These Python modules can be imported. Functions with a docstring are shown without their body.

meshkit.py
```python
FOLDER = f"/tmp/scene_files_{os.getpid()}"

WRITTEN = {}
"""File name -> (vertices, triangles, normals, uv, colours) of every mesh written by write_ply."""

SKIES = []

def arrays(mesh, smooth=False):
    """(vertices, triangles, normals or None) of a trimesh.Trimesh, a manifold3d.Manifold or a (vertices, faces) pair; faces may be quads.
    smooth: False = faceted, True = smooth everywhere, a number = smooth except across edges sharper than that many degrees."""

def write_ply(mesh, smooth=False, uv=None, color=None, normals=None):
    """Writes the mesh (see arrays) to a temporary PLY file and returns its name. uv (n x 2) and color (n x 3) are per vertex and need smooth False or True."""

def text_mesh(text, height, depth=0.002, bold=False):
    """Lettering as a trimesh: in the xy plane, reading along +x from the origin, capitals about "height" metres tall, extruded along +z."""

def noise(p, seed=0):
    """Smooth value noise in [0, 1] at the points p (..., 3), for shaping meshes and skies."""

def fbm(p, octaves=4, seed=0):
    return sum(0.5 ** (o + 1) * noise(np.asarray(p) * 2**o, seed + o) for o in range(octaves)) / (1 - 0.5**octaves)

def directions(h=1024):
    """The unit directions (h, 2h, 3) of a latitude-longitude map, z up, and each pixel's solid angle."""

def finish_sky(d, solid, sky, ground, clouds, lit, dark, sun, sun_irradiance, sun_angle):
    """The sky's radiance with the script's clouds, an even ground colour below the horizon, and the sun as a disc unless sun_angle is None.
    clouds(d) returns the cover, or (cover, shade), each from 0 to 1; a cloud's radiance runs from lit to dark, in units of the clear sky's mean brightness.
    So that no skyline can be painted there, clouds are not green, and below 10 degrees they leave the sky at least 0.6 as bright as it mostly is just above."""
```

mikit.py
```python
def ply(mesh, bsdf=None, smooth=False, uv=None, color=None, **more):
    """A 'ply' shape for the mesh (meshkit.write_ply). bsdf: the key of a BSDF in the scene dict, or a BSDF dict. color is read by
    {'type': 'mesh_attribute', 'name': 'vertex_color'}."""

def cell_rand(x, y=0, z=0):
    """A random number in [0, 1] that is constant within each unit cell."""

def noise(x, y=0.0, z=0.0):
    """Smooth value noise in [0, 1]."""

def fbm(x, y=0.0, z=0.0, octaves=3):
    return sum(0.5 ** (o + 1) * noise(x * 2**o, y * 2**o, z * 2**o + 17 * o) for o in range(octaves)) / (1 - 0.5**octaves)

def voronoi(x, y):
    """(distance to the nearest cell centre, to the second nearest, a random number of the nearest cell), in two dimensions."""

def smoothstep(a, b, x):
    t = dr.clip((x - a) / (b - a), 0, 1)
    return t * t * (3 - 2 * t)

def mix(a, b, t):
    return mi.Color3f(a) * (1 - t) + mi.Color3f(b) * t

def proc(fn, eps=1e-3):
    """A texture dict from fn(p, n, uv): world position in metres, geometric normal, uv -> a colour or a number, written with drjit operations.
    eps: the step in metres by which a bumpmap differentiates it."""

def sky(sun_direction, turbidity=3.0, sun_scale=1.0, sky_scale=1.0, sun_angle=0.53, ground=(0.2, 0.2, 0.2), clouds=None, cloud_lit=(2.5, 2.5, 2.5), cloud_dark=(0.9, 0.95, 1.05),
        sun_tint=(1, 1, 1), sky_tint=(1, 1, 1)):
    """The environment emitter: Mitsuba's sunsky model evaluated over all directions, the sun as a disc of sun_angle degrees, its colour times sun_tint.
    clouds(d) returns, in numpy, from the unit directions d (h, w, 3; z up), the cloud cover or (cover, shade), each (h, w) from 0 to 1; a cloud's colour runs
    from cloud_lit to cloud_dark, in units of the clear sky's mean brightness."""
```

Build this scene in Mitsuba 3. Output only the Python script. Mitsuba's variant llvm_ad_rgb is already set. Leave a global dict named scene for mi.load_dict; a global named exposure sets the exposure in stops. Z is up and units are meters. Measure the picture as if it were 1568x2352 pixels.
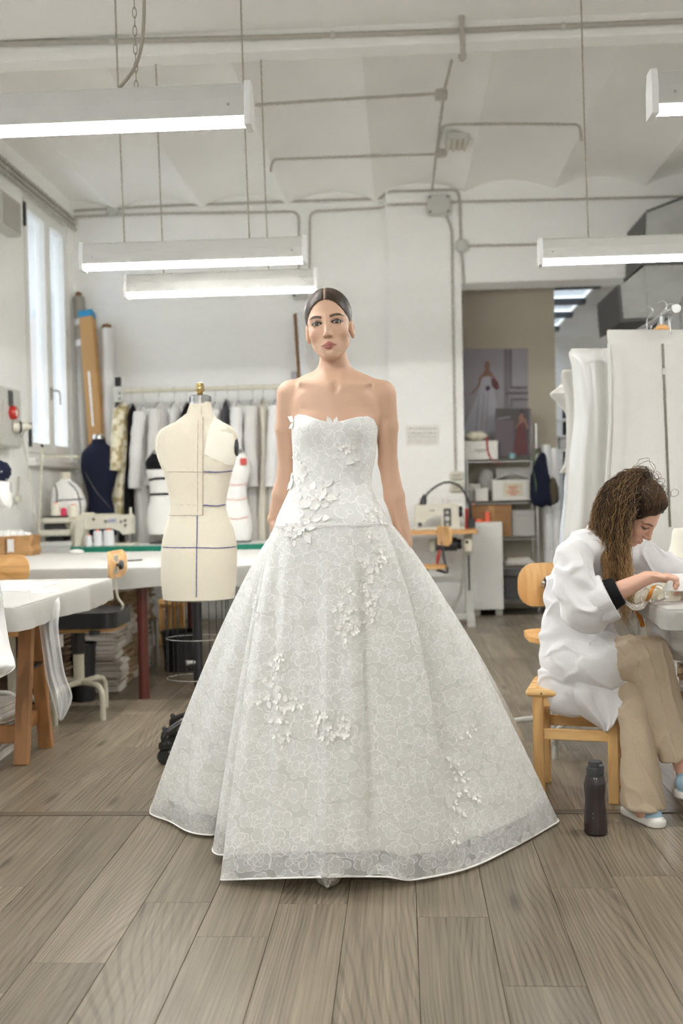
import math, random
import numpy as np, trimesh, manifold3d as m3, drjit as dr, mitsuba as mi
import mikit, meshkit
from mikit import proc, noise, fbm, voronoi, cell_rand, smoothstep, mix

rng = np.random.default_rng(7)
random.seed(7)
scene, labels = {}, {}
T = mi.ScalarTransform4f

# ------------------------------------------------------------------ camera, sky, exposure
F, EYE = 2465.0, 1.2
_ay = np.array([138, -45, F]); _ay /= np.linalg.norm(_ay)
_az = np.array([-0.02, -1, 0.0]); _az -= _ay * (_az @ _ay); _az /= np.linalg.norm(_az)
_R = np.array([np.cross(_ay, _az), _ay, _az])
EYEP = np.array([0, 0, EYE])
def _ray(px, py): return _R @ np.array([(px - 784) / F, (py - 1176) / F, 1.0])
def P(px, py, Y): d = _ray(px, py); return EYEP + d * (Y / d[1])          # the point of the photo's pixel at depth Y
def PZ(px, py, z=0.0): d = _ray(px, py); return EYEP + d * ((z - EYE) / d[2])
def PX(px, py, X): d = _ray(px, py); return EYEP + d * (X / d[0])
def pix(p):
    c = (np.atleast_2d(p) - EYEP) @ _R
    return np.stack([784 + F * c[:, 0] / c[:, 2], 1176 + F * c[:, 1] / c[:, 2], c[:, 2]], 1)
_fw = _R @ np.array([0, 0, 1.0]); _up = -(_R @ np.array([0, 1.0, 0]))
scene['camera'] = {'type': 'thinlens', 'fov': 2 * math.degrees(math.atan(784 / F)), 'fov_axis': 'x', 'aperture_radius': 0.0065, 'focus_distance': 3.42,
                   'near_clip': 0.05, 'far_clip': 200.0, 'to_world': T().look_at(origin=EYEP.tolist(), target=(EYEP + _fw).tolist(), up=_up.tolist())}
exposure = 1.43
SKY = 5.0
scene['sky'] = mikit.sky((-0.5, 0.3, 0.6), turbidity=6, sun_scale=0.0, sky_scale=SKY, ground=(0.3, 0.3, 0.3), clouds=lambda d: np.full(d.shape[:2], 0.85), cloud_lit=(1.7, 1.95, 2.25), cloud_dark=(1.7, 1.95, 2.25))
TUBE = 60.0      # radiance of the fluorescent tubes
TUBE_RGB = np.array([1.0, 0.99, 0.965])

# ------------------------------------------------------------------ helpers: materials
def L(*c):
    c = np.array(c, float) / 255
    return np.where(c <= 0.04045, c / 12.92, ((c + 0.055) / 1.055) ** 2.4)
def rgb(c): return {'type': 'rgb', 'value': [float(x) for x in c]}
def mat(name, color, rough=0.6, spec=0.5, two=True, bump=None, **kw):
    """a principled BSDF under key name; color: sRGB 0-255 triple, a proc, or 'vc' for vertex colours"""
    if isinstance(color, str): bc = {'type': 'mesh_attribute', 'name': 'vertex_color'}
    elif isinstance(color, dict): bc = color
    else: bc = rgb(L(*color))
    b = {'type': 'principled', 'base_color': bc, 'roughness': rough, 'specular': spec, **kw}
    if bump is not None: b = {'type': 'bumpmap', 'arbitrary': bump[0], 'scale': bump[1], 'bsdf': b}
    scene[name] = {'type': 'twosided', 'bsdf': b} if two else b
    return name
def lin(*c): return mi.Color3f(*[float(x) for x in L(*c)])

# ------------------------------------------------------------------ helpers: meshes
V = lambda *a: np.array(a, float)
def TM(v, f): return trimesh.Trimesh(np.asarray(v, float), np.asarray(f, int), process=False)
def box(lo, hi, b=0.0):
    lo, hi = np.minimum(lo, hi).astype(float), np.maximum(lo, hi).astype(float)
    if b <= 0:
        return trimesh.creation.box(bounds=[lo, hi])
    b = min(b, 0.45 * (hi - lo).min())
    c, h = (lo + hi) / 2, (hi - lo) / 2
    s = np.array([[x, y, z] for x in (-1, 1) for y in (-1, 1) for z in (-1, 1)])
    pts = np.vstack([c + s * (h - V(0, b, b)), c + s * (h - V(b, 0, b)), c + s * (h - V(b, b, 0))])
    return trimesh.convex.convex_hull(pts)
def rot(m, axis, deg, at=(0, 0, 0)):
    m = m.copy(); m.apply_transform(trimesh.transformations.rotation_matrix(math.radians(deg), axis, at)); return m
def move(m, *d): m = m.copy(); m.apply_translation(d); return m
def smooth_path(pts, n=6):
    p = np.asarray(pts, float)
    if len(p) < 3 or n < 2: return p
    q = np.vstack([2 * p[0] - p[1], p, 2 * p[-1] - p[-2]]); out = []
    for i in range(1, len(q) - 2):
        for t in np.arange(n) / n:
            a, b, c, d = q[i - 1:i + 3]
            out.append(0.5 * (2 * b + (c - a) * t + (2 * a - 5 * b + 4 * c - d) * t * t + (3 * b - a - 3 * c + d) * t ** 3))
    return np.vstack(out + [p[-1]])
def frames(p):
    t = np.gradient(p, axis=0); t /= np.linalg.norm(t, axis=1, keepdims=True) + 1e-12
    a = np.zeros_like(p); ref = V(0, 0, 1) if abs(t[0, 2]) < 0.9 else V(1, 0, 0)
    a[0] = np.cross(t[0], ref); a[0] /= np.linalg.norm(a[0])
    for i in range(1, len(p)):
        v = a[i - 1] - t[i] * (a[i - 1] @ t[i]); a[i] = v / (np.linalg.norm(v) + 1e-12)
    return t, a, np.cross(t, a)
def loft(rings, caps=True, closed=True):
    r = np.asarray(rings, float); n, k = r.shape[:2]
    i, j = np.meshgrid(np.arange(n - 1), np.arange(k if closed else k - 1), indexing='ij')
    a, b = i * k + j, i * k + (j + 1) % k
    f = np.stack([a, b, b + k, a + k], -1).reshape(-1, 4)
    f = np.vstack([f[:, [0, 1, 2]], f[:, [0, 2, 3]]]); v = r.reshape(-1, 3)
    if caps and closed:
        c0, c1 = len(v), len(v) + 1; v = np.vstack([v, r[0].mean(0), r[-1].mean(0)]); q = np.arange(k)
        f = np.vstack([f, np.stack([(q + 1) % k, q, q * 0 + c0], 1), np.stack([(n - 1) * k + q, (n - 1) * k + (q + 1) % k, q * 0 + c1], 1)])
    return TM(v, f)
def tube(pts, r, k=8, n=1, caps=True):
    p = smooth_path(pts, n) if n > 1 else np.asarray(pts, float)
    r = np.asarray(r, float)
    rr = np.interp(np.linspace(0, 1, len(p)), np.linspace(0, 1, len(np.atleast_1d(r))), np.atleast_1d(r))
    t, a, b = frames(p); ang = np.arange(k) * 2 * np.pi / k
    return loft(p[:, None] + rr[:, None, None] * (np.cos(ang)[None, :, None] * a[:, None] + np.sin(ang)[None, :, None] * b[:, None]), caps)
def rod(a, b, r, k=12): return tube([a, b], r, k)
def lathe(prof, at=(0, 0, 0), k=32, sx=1.0, sy=1.0):
    ang = np.arange(k) * 2 * np.pi / k
    return move(loft([[(r * sx * math.cos(a), r * sy * math.sin(a), z) for a in ang] for r, z in prof]), *at)
def ribbon(pts, w, th=0.0015, side=None, n=6):
    """a flat band along pts: width w along side (a vector or per-point), thickness th"""
    p = smooth_path(pts, n) if n > 1 else np.asarray(pts, float)
    t, a, b = frames(p)
    s = b if side is None else np.broadcast_to(np.asarray(side, float), p.shape)
    s = s / np.linalg.norm(s, axis=1, keepdims=True); nn = np.cross(t, s); nn /= np.linalg.norm(nn, axis=1, keepdims=True) + 1e-9
    return loft(np.stack([p + s * w / 2 + nn * th / 2, p - s * w / 2 + nn * th / 2, p - s * w / 2 - nn * th / 2, p + s * w / 2 - nn * th / 2], 1))
def sheet(g, th=0.0):
    """a grid (n, k, 3) as a surface; with thickness th a closed slab"""
    g = np.asarray(g, float); m = loft(g, False, False)
    if th <= 0: return m
    nv = np.array(m.vertex_normals); n, k = g.shape[:2]; N = n * k
    v = np.vstack([m.vertices + nv * th / 2, m.vertices - nv * th / 2]); f = [m.faces, m.faces[:, ::-1] + N]
    ring = np.concatenate([np.arange(k), np.arange(1, n) * k + k - 1, (n - 1) * k + np.arange(k - 2, -1, -1), np.arange(n - 2, 0, -1) * k])
    nx = np.roll(ring, -1)
    f += [np.stack([nx, ring, ring + N], 1), np.stack([nx, ring + N, nx + N], 1)]
    return TM(v, np.vstack(f))
def extrude(poly, th, frame=None):
    import shapely.geometry as sg
    m = trimesh.creation.extrude_polygon(sg.Polygon(poly), th, engine='earcut')
    if frame is not None: m.apply_transform(frame)
    return m
def rrect(w, h, r, n=5):
    out = []
    for cx, cy, a0 in ((w / 2 - r, h / 2 - r, 0), (-w / 2 + r, h / 2 - r, 90), (-w / 2 + r, -h / 2 + r, 180), (w / 2 - r, -h / 2 + r, 270)):
        out += [(cx + r * math.cos(math.radians(a0 + 90 * i / n)), cy + r * math.sin(math.radians(a0 + 90 * i / n))) for i in range(n + 1)]
    return out
def basis(o, x, y, z):
    m = np.eye(4); m[:3, 0], m[:3, 1], m[:3, 2], m[:3, 3] = x, y, z, o; return m
def cat(*ms): return trimesh.util.concatenate([m for m in ms])

# ---- smooth solids from distance fields (round cones and ellipsoids blended), meshed with sparse surface nets
def s_cone(p, a, b, ra, rb):
    a, b = np.asarray(a, float), np.asarray(b, float); d = b - a
    t = np.clip((p - a) @ d / (d @ d + 1e-12), 0, 1)
    return np.linalg.norm(p - a - t[:, None] * d, axis=1) - (ra + (rb - ra) * t)
def s_ell(p, c, r, M=None):
    q = p - np.asarray(c, float)
    if M is not None: q = q @ M
    r = np.asarray(r, float); k0 = np.linalg.norm(q / r, axis=1); k1 = np.linalg.norm(q / r ** 2, axis=1)
    return k0 * (k0 - 1) / np.maximum(k1, 1e-9)
def smin(a, b, k): h = np.clip(0.5 + 0.5 * (b - a) / k, 0, 1); return b + (a - b) * h - k * h * (1 - h)
def smax(a, b, k): return -smin(-a, -b, k)
def isomesh(f, lo, hi, h, B=8, safe=1.5):
    lo, hi = np.asarray(lo, float), np.asarray(hi, float)
    nb = np.ceil((hi - lo) / (h * B)).astype(int)
    g = np.stack(np.meshgrid(*[np.arange(n) for n in nb], indexing='ij'), -1).reshape(-1, 3)
    d = f(lo + (g + 0.5) * B * h); g = g[np.abs(d) < B * h * 0.87 * safe + 0.004]
    l = np.stack(np.meshgrid(*[np.arange(B + 1)] * 3, indexing='ij'), -1).reshape(-1, 3)
    ids = (g[:, None] * B + l[None])
    D = np.concatenate([f(lo + c.reshape(-1, 3) * h) for c in np.array_split(ids, max(1, len(ids) // 300))]).reshape(-1, B + 1, B + 1, B + 1)
    N = nb * B + 2; key = lambda q: (q[..., 0] * N[1] + q[..., 1]) * N[2] + q[..., 2]
    acc, cnt = 0, 0; C = lambda o: D[:, o[0]:o[0] + B, o[1]:o[1] + B, o[2]:o[2] + B]
    for ax in range(3):
        for u in (0, 1):
            for w in (0, 1):
                o = [0, 0, 0]; o[(ax + 1) % 3], o[(ax + 2) % 3] = u, w; e = list(o); e[ax] = 1
                a, b = C(o), C(e); s = (a < 0) != (b < 0); t = np.where(s, a / np.where(s, a - b, 1), 0)
                q = np.zeros(a.shape + (3,)); q[..., 0], q[..., 1], q[..., 2] = o; q[..., ax] = t
                acc = acc + q * s[..., None]; cnt = cnt + s
    on = cnt > 0; b, i, j, k = np.nonzero(on)
    cell = g[b] * B + np.stack([i, j, k], 1); v = lo + (cell + acc[on] / cnt[on][:, None]) * h
    ck = key(cell + 1); order = np.argsort(ck); cs = ck[order]; F4 = []
    for ax in range(3):
        o = [0, 0, 0]; o[ax] = 1; a, bb = C([0, 0, 0]), C(o); s = (a < 0) != (bb < 0)
        b, i, j, k = np.nonzero(s); q = g[b] * B + np.stack([i, j, k], 1); flip = a[s] < 0
        u, w = np.eye(3, dtype=int)[(ax + 1) % 3], np.eye(3, dtype=int)[(ax + 2) % 3]
        quad = []
        for off in (-u - w, -w, 0 * u, -u):
            kk = key(q + off + 1); at = np.clip(np.searchsorted(cs, kk), 0, len(cs) - 1); quad.append(np.where(cs[at] == kk, order[at], -1))
        quad = np.stack(quad, 1); quad[~flip] = quad[~flip][:, ::-1]; F4.append(quad[(quad >= 0).all(1)])
    F4 = np.vstack(F4)
    return TM(v, np.vstack([F4[:, [0, 1, 2]], F4[:, [0, 2, 3]]]))

# ------------------------------------------------------------------ helpers: the scene's entries
_used = {}
def num(key):
    n = _used.get(key, -1) + 1; _used[key] = n
    return key if n == 0 else f'{key}_{n:03d}'
def obj(name, mesh, m, parent=None, label=None, smooth=False, **kw):
    key = num(name if parent is None else parent + '__' + name)
    scene[key] = mesh if isinstance(mesh, dict) else mikit.ply(mesh, m, smooth=smooth, **kw)
    if label: labels[key] = {'label': label}
    return key
def thing(name, label, category, group=None, mesh=None, m=None, smooth=False, kind=None, **kw):
    key = num(name); labels[key] = {'label': label, 'category': category}
    if group: labels[key]['group'] = group
    if kind: labels[key]['kind'] = kind
    if mesh is not None: scene[key] = mikit.ply(mesh, m, smooth=smooth, **kw)
    return key
def struct(name, mesh, m, label=None, smooth=False, **kw):
    key = num(name); scene[key] = mikit.ply(mesh, m, smooth=smooth, **kw); labels[key] = {'kind': 'structure'}
    if label: labels[key]['label'] = label
    return key
# ------------------------------------------------------------------ materials
def _plaster(p, n, uv):
    a = fbm(p.x * 1.3, p.y * 1.3, p.z * 1.3, 4); b = noise(p.x * 40, p.y * 40, p.z * 40)
    return lin(240, 240, 237) * (0.94 + 0.08 * a + 0.02 * b)
mat('plaster', proc(_plaster), 0.85, 0.2)
mat('ceiling_paint', proc(lambda p, n, uv: lin(240, 239, 235) * (0.93 + 0.1 * fbm(p.x * 1.1, p.y * 0.9, p.z, 4))), 0.9, 0.2)
mat('grey_wall', (176, 168, 152), 0.85, 0.2)
mat('white_paint', (226, 225, 221), 0.45)
mat('white_gloss', (232, 232, 230), 0.25)
mat('conduit_grey', (170, 166, 157), 0.5)
mat('box_grey', (188, 188, 182), 0.5)
mat('steel', (190, 190, 188), 0.25, metallic=1.0)
mat('brushed', (175, 172, 165), 0.4, metallic=1.0)
mat('brass', (186, 165, 112), 0.32, metallic=1.0)
mat('black_plastic', (26, 26, 28), 0.4)
mat('black_satin', (20, 20, 22), 0.3)
mat('near_black', (14, 14, 16), 0.6)
mat('dark_grey', (60, 60, 62), 0.5)
mat('putty', (206, 203, 188), 0.45)
mat('putty_dark', (165, 162, 148), 0.5)
mat('beige_metal', (200, 196, 178), 0.4)
mat('red_plastic', (178, 40, 34), 0.4)
mat('orange_plastic', (232, 96, 48), 0.45)
mat('navy_cloth', (24, 28, 46), 0.85, 0.2)
mat('white_cloth', (232, 231, 228), 0.9, 0.15)
mat('cream_cloth', (228, 222, 202), 0.9, 0.15)
mat('black_cloth', (22, 22, 25), 0.9, 0.15)
def _wood(base, dark, f=26.0, ax=2):
    b, d = lin(*base), lin(*dark)
    def fn(p, n, uv):
        q = [p.x, p.y, p.z]; s = [3.0 if i == ax else f for i in range(3)]
        g = noise(q[0] * s[0] + 3 * noise(p.x * 4, p.y * 4, p.z * 4), q[1] * s[1], q[2] * s[2])
        h = noise(q[0] * s[0] * 5, q[1] * s[1] * 5, q[2] * s[2] * 5)
        return mix(b, d, dr.clip(0.75 * smoothstep(0.35, 0.8, g) + 0.25 * h, 0, 1))
    return proc(fn)
mat('pine_z', _wood((222, 180, 120), (190, 140, 84), 40, 2), 0.4)
mat('pine_x', _wood((226, 186, 126), (196, 148, 92), 40, 0), 0.4)
mat('beech', _wood((226, 180, 122), (208, 158, 100), 60, 2), 0.35)
mat('beech_x', _wood((222, 172, 110), (200, 148, 88), 50, 0), 0.35)
mat('trestle_wood', _wood((166, 120, 78), (130, 90, 54), 40, 2), 0.45)
mat('trestle_wood_y', _wood((162, 117, 76), (130, 88, 54), 40, 1), 0.45)
mat('maroon_paint', (92, 44, 38), 0.3)

# ------------------------------------------------------------------ the floor: planks laid in depth
def _plank(p, n, uv):
    u, v = uv.x, uv.y
    w = fbm(u * 1.6, v * 7.0, 0.0, 3)
    big = noise(u * 0.8 + 5, v * 4.0, 7.0)
    ring = dr.sin(v * 330 + 95 * big + 16 * w)
    area = smoothstep(0.38, 0.66, noise(u * 1.1 + 40, v * 5, 3))
    fine = noise(u * 7, v * 520, 1.0); mid = noise(u * 2.2, v * 130, 2.0)
    t = dr.clip(0.62 + 0.34 * (mid - 0.5) + 0.30 * (fine - 0.5) - 0.26 * smoothstep(0.1, 1.0, ring) * (0.25 + 0.75 * area) + 0.5 * (w - 0.5), 0, 1)
    c = mix(lin(80, 71, 59), lin(142, 131, 113), t)
    kx, ky, kr = voronoi(u * 1.1, v * 5 + 0.5)
    c = c * (1 - 0.45 * smoothstep(0.14, 0.01, kx) * smoothstep(0.6, 0.64, kr))
    tone = cell_rand(dr.floor(v / 0.5), 3, 1)
    return c * (0.84 + 0.24 * tone)
mat('plank_wood', proc(_plank), proc(lambda p, n, uv: 0.30 + 0.14 * noise(uv.x * 6, uv.y * 160, 0.0)), 0.42)
mat('subfloor', (58, 50, 42), 0.7)
XL, XR, YB, YF, ZC = -3.16, 3.4, 10.4, -4.0, 4.01
struct('floor', box((XL - 0.1, YF - 0.1, -0.2), (XR + 2.0, 17.2, -0.012)), 'subfloor', 'grey-brown wood plank floor of the workroom')
PW = 0.2018; x_seam = PZ(957, 2100)[0]
ends = {-4: 2214, -3: 2073, -2: 2152, -1: 2076, 1: 2106, 2: 2263, 3: 2040}        # end joints that the photo shows, by row
k = 0
for row in range(-18, 15):
    x0 = x_seam + (row - 1) * PW
    if x0 + PW < XL or x0 > 2.7: continue
    y_first = PZ(800, ends[row])[1] if row in ends else 2.3 + 1.25 * rng.random()
    for zone in (0, 1):
        ys = [2.0, 3.985] if zone == 0 else [4.03, 10.38]
        cuts = [ys[0]] + [y for y in (y_first + 1.38 * (np.arange(-3, 9)) + (0 if zone == 0 else 0.6 * rng.random())) if ys[0] + 0.08 < y < ys[1] - 0.08] + [ys[1]]
        for a, b in zip(cuts[:-1], cuts[1:]):
            xa, xb = max(x0, XL), x0 + PW
            far = max(abs(xa), abs(xb)) if xa * xb > 0 else 0
            if min(abs(xa), abs(xb)) > 0.36 * b + 0.5 or xb - xa < 0.03: continue
            g, c = 0.0006, 0.0012
            lo, hi = V(xa + g, a + g, -0.014), V(xb - g, b - g, 0.0)
            top = [(lo[0] + c, lo[1] + c, 0), (hi[0] - c, lo[1] + c, 0), (hi[0] - c, hi[1] - c, 0), (lo[0] + c, hi[1] - c, 0)]
            mid = [(lo[0], lo[1], -c), (hi[0], lo[1], -c), (hi[0], hi[1], -c), (lo[0], hi[1], -c)]
            bot = [(lo[0], lo[1], -0.014), (hi[0], lo[1], -0.014), (hi[0], hi[1], -0.014), (lo[0], hi[1], -0.014)]
            m = loft([bot, mid, top]); k += 1
            off = rng.random(2) * V(60, 90)
            uv = np.stack([m.vertices[:, 1] - a + off[0], (m.vertices[:, 0] - x0) + math.floor(off[1]) * 0.5 + 0.12], 1)
            obj('plank', m, 'plank_wood', 'floor', uv=uv)
mat('joint_metal', (92, 82, 68), 0.35)
struct('trim_1', box((XL, 3.985, -0.014), (2.0, 4.03, 0.004), 0.002), 'joint_metal', 'thin metal joint strip across the plank floor')

# ------------------------------------------------------------------ walls, ceiling
pl, pr = P(885, 470, 10.2)[0], P(1062, 800, 10.2)[0]          # the pillar beside the opening
LZ = P(1062, 650, 10.2)[2]
wy0, wy1, wz0, wz1 = 8.98, 10.20, 1.56, 3.84                 # the window in the left wall
wl = box((XL - 0.45, YF, -0.05), (XL, YB + 0.3, 4.4))
def minus(a, *bs):
    r = m3.Manifold(m3.Mesh(np.asarray(a.vertices, np.float32), np.asarray(a.faces, np.uint32)))
    for b in bs: r = r - m3.Manifold(m3.Mesh(np.asarray(b.vertices, np.float32), np.asarray(b.faces, np.uint32)))
    q = r.to_mesh(); return TM(q.vert_properties[:, :3], q.tri_verts)
more_windows = [(1.0, 2.4), (4.2, 5.6)]
struct('wall_left', minus(wl, box((XL - 1, wy0, wz0), (XL + 1, wy1, wz1)), *[box((XL - 1, a, wz0), (XL + 1, b, wz1)) for a, b in more_windows]), 'plaster', 'white plaster wall with a tall window')
struct('wall_back', box((XL - 0.4, YB, -0.05), (pl, YB + 0.35, 4.4)), 'plaster', 'white plaster back wall')
struct('wall_pillar', box((pl, 10.2, -0.05), (pr, 10.58, 4.4), 0.006), 'plaster', 'flat white pillar beside the opening')
struct('wall_lintel', box((pr, 10.2, LZ), (XR + 0.3, 10.58, 4.4)), 'plaster', 'white wall above the wide opening')
struct('wall_right', box((XR, YF, -0.05), (XR + 0.3, 10.2, 4.4)), 'plaster', 'white plaster side wall')
struct('wall_front', box((XL - 0.4, YF - 0.3, -0.05), (XR + 0.3, YF, 4.4)), 'plaster', 'white plaster wall at the near end of the room')
# shallow vaults that run in depth, their cusps down
xs = np.linspace(XL - 0.05, XR + 0.05, 260); per = 0.84
u = ((xs + 0.20) / per) % 1.0
zs = ZC + 0.10 * (1 - (2 * u - 1) ** 2)
YBM = 6.55
def vault(y0, y1):
    lo = np.stack([xs, xs * 0 + y0, zs], 1); hi = np.stack([xs, xs * 0 + y1, zs], 1)
    up0, up1 = lo + V(0, 0, 0.3), hi + V(0, 0, 0.3)
    prof = lambda a, b: np.vstack([a, b[::-1]])
    return loft([prof(lo, up0), prof(hi, up1)])
struct('ceiling', vault(YBM, 10.5), 'ceiling_paint', 'white ceiling of shallow vaults', smooth=25)
struct('ceiling', box((XL - 0.1, YF - 0.1, ZC + 0.02), (XR + 0.1, YBM, 4.4)), 'ceiling_paint', 'flat white ceiling in front of the beam')
bm = P(400, 126, YBM)[2]
struct('ceiling_beam', box((XL, YBM, bm), (XR, YBM + 0.16, ZC + 0.2), 0.006), 'ceiling_paint', 'low white ceiling beam across the room')

# the second room through the opening: a grey wall close behind, a deeper space to its right under roof glazing
gx = P(1276, 900, 11.1)[0]
struct('wall_grey', box((0.2, 11.1, -0.05), (gx, 11.25, 4.2)), 'grey_wall', 'grey wall seen through the opening')
struct('wall_side', box((0.1, 10.58, -0.05), (0.2, 17, 4.2)), 'grey_wall', 'grey side wall behind the opening')
struct('wall_far', box((0.1, 16.0, -0.05), (5.6, 16.2, 4.2)), 'plaster', 'far white wall beyond the grey wall')
struct('wall_far', box((5.4, 10.58, -0.05), (5.6, 16.2, 4.2)), 'plaster', 'far side wall beyond the opening')
struct('wall_far', box((XR + 0.3, 10.4, -0.05), (5.6, 10.58, 4.2)), 'plaster', 'return wall beyond the opening')
zb = 3.3
sk0, sk1 = 1.15, P(1378, 682, 11.7)[0]
roof = minus(box((0.1, 10.58, zb + 0.12), (5.6, 16.2, zb + 0.15)), box((sk0, 11.75, 3), (sk1, 15.9, 4)))
struct('ceiling_far', roof, 'plaster', 'grey ceiling of the room beyond')
mat('frame_dark', (44, 46, 48), 0.5)
scene['pane_glass'] = {'type': 'thindielectric', 'int_ior': 1.5}
mat('milk_glass', (205, 212, 218), 0.3, two=False, spec_trans=0.0)
for i, y in enumerate((11.72, 12.7, 13.65, 14.8, 15.85)):
    struct('trim_far', box((sk0, y, zb + 0.06), (sk1 + 0.02, y + 0.10, zb + 0.125)), 'frame_dark', 'dark roof light bar beyond the opening')
    if i < 4: struct('window_far', box((sk0, y + 0.1, zb + 0.145), (sk1, (12.7, 13.65, 14.8, 15.85)[i], zb + 0.149)), 'pane_glass', 'pale roof light pane beyond the opening')

# the window
w = struct('window_1', box((XL - 0.12, wy0, wz0), (XL - 0.04, wy0 + 0.05, wz1), 0.004), 'white_paint', 'tall white double casement window')
def bar(n, y0, y1, z0, z1, x0=-0.12, x1=-0.02, parent='window_1', m='white_paint'): return obj(n, box((XL + x0, y0, z0), (XL + x1, y1, z1), 0.005), m, parent)
bar('frame_bar', wy1 - 0.05, wy1, wz0, wz1); bar('frame_bar', wy0, wy1, wz1 - 0.05, wz1); bar('frame_bar', wy0, wy1, wz0, wz0 + 0.05)
ym = 9.61
for a, b in ((wy0 + 0.05, ym), (ym, wy1 - 0.05)):
    sash = bar('sash', a, a + 0.07, wz0 + 0.05, wz1 - 0.05, -0.09, 0.0)
    for q in ((b - 0.07, b, wz0 + 0.05, wz1 - 0.05), (a + 0.07, b - 0.07, wz0 + 0.05, wz0 + 0.14), (a + 0.07, b - 0.07, wz1 - 0.14, wz1 - 0.05)):
        bar('rail', *q, -0.09, 0.0, sash)
    bar('pane', a + 0.06, b - 0.06, wz0 + 0.13, wz1 - 0.13, -0.055, -0.05, sash, 'pane_glass')
hz = P(130, 905, 9.6)[2]
h = obj('handle', box((XL, ym - 0.035, hz - 0.05), (XL + 0.015, ym + 0.0, hz + 0.06), 0.003), 'brushed', 'window_1', 'steel lever handle')
obj('lever', tube([(XL + 0.01, ym - 0.017, hz + 0.03), (XL + 0.05, ym - 0.017, hz + 0.03), (XL + 0.055, ym + 0.07, hz + 0.02), (XL + 0.05, ym + 0.10, hz - 0.09)], 0.008, 8, 5), 'brushed', h, smooth=True)
obj('hinge', box((XL - 0.01, wy0 + 0.03, wz0 + 0.1), (XL + 0.012, wy0 + 0.06, wz0 + 0.3)), 'dark_grey', 'window_1'); obj('hinge', box((XL - 0.01, wy0 + 0.03, wz1 - 0.3), (XL + 0.012, wy0 + 0.06, wz1 - 0.1)), 'dark_grey', 'window_1')
struct('window_sill', box((XL - 0.3, wy0 - 0.06, wz0 - 0.07), (XL + 0.08, wy1 + 0.02, wz0), 0.006), 'white_paint', 'white sill under the window')
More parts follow.
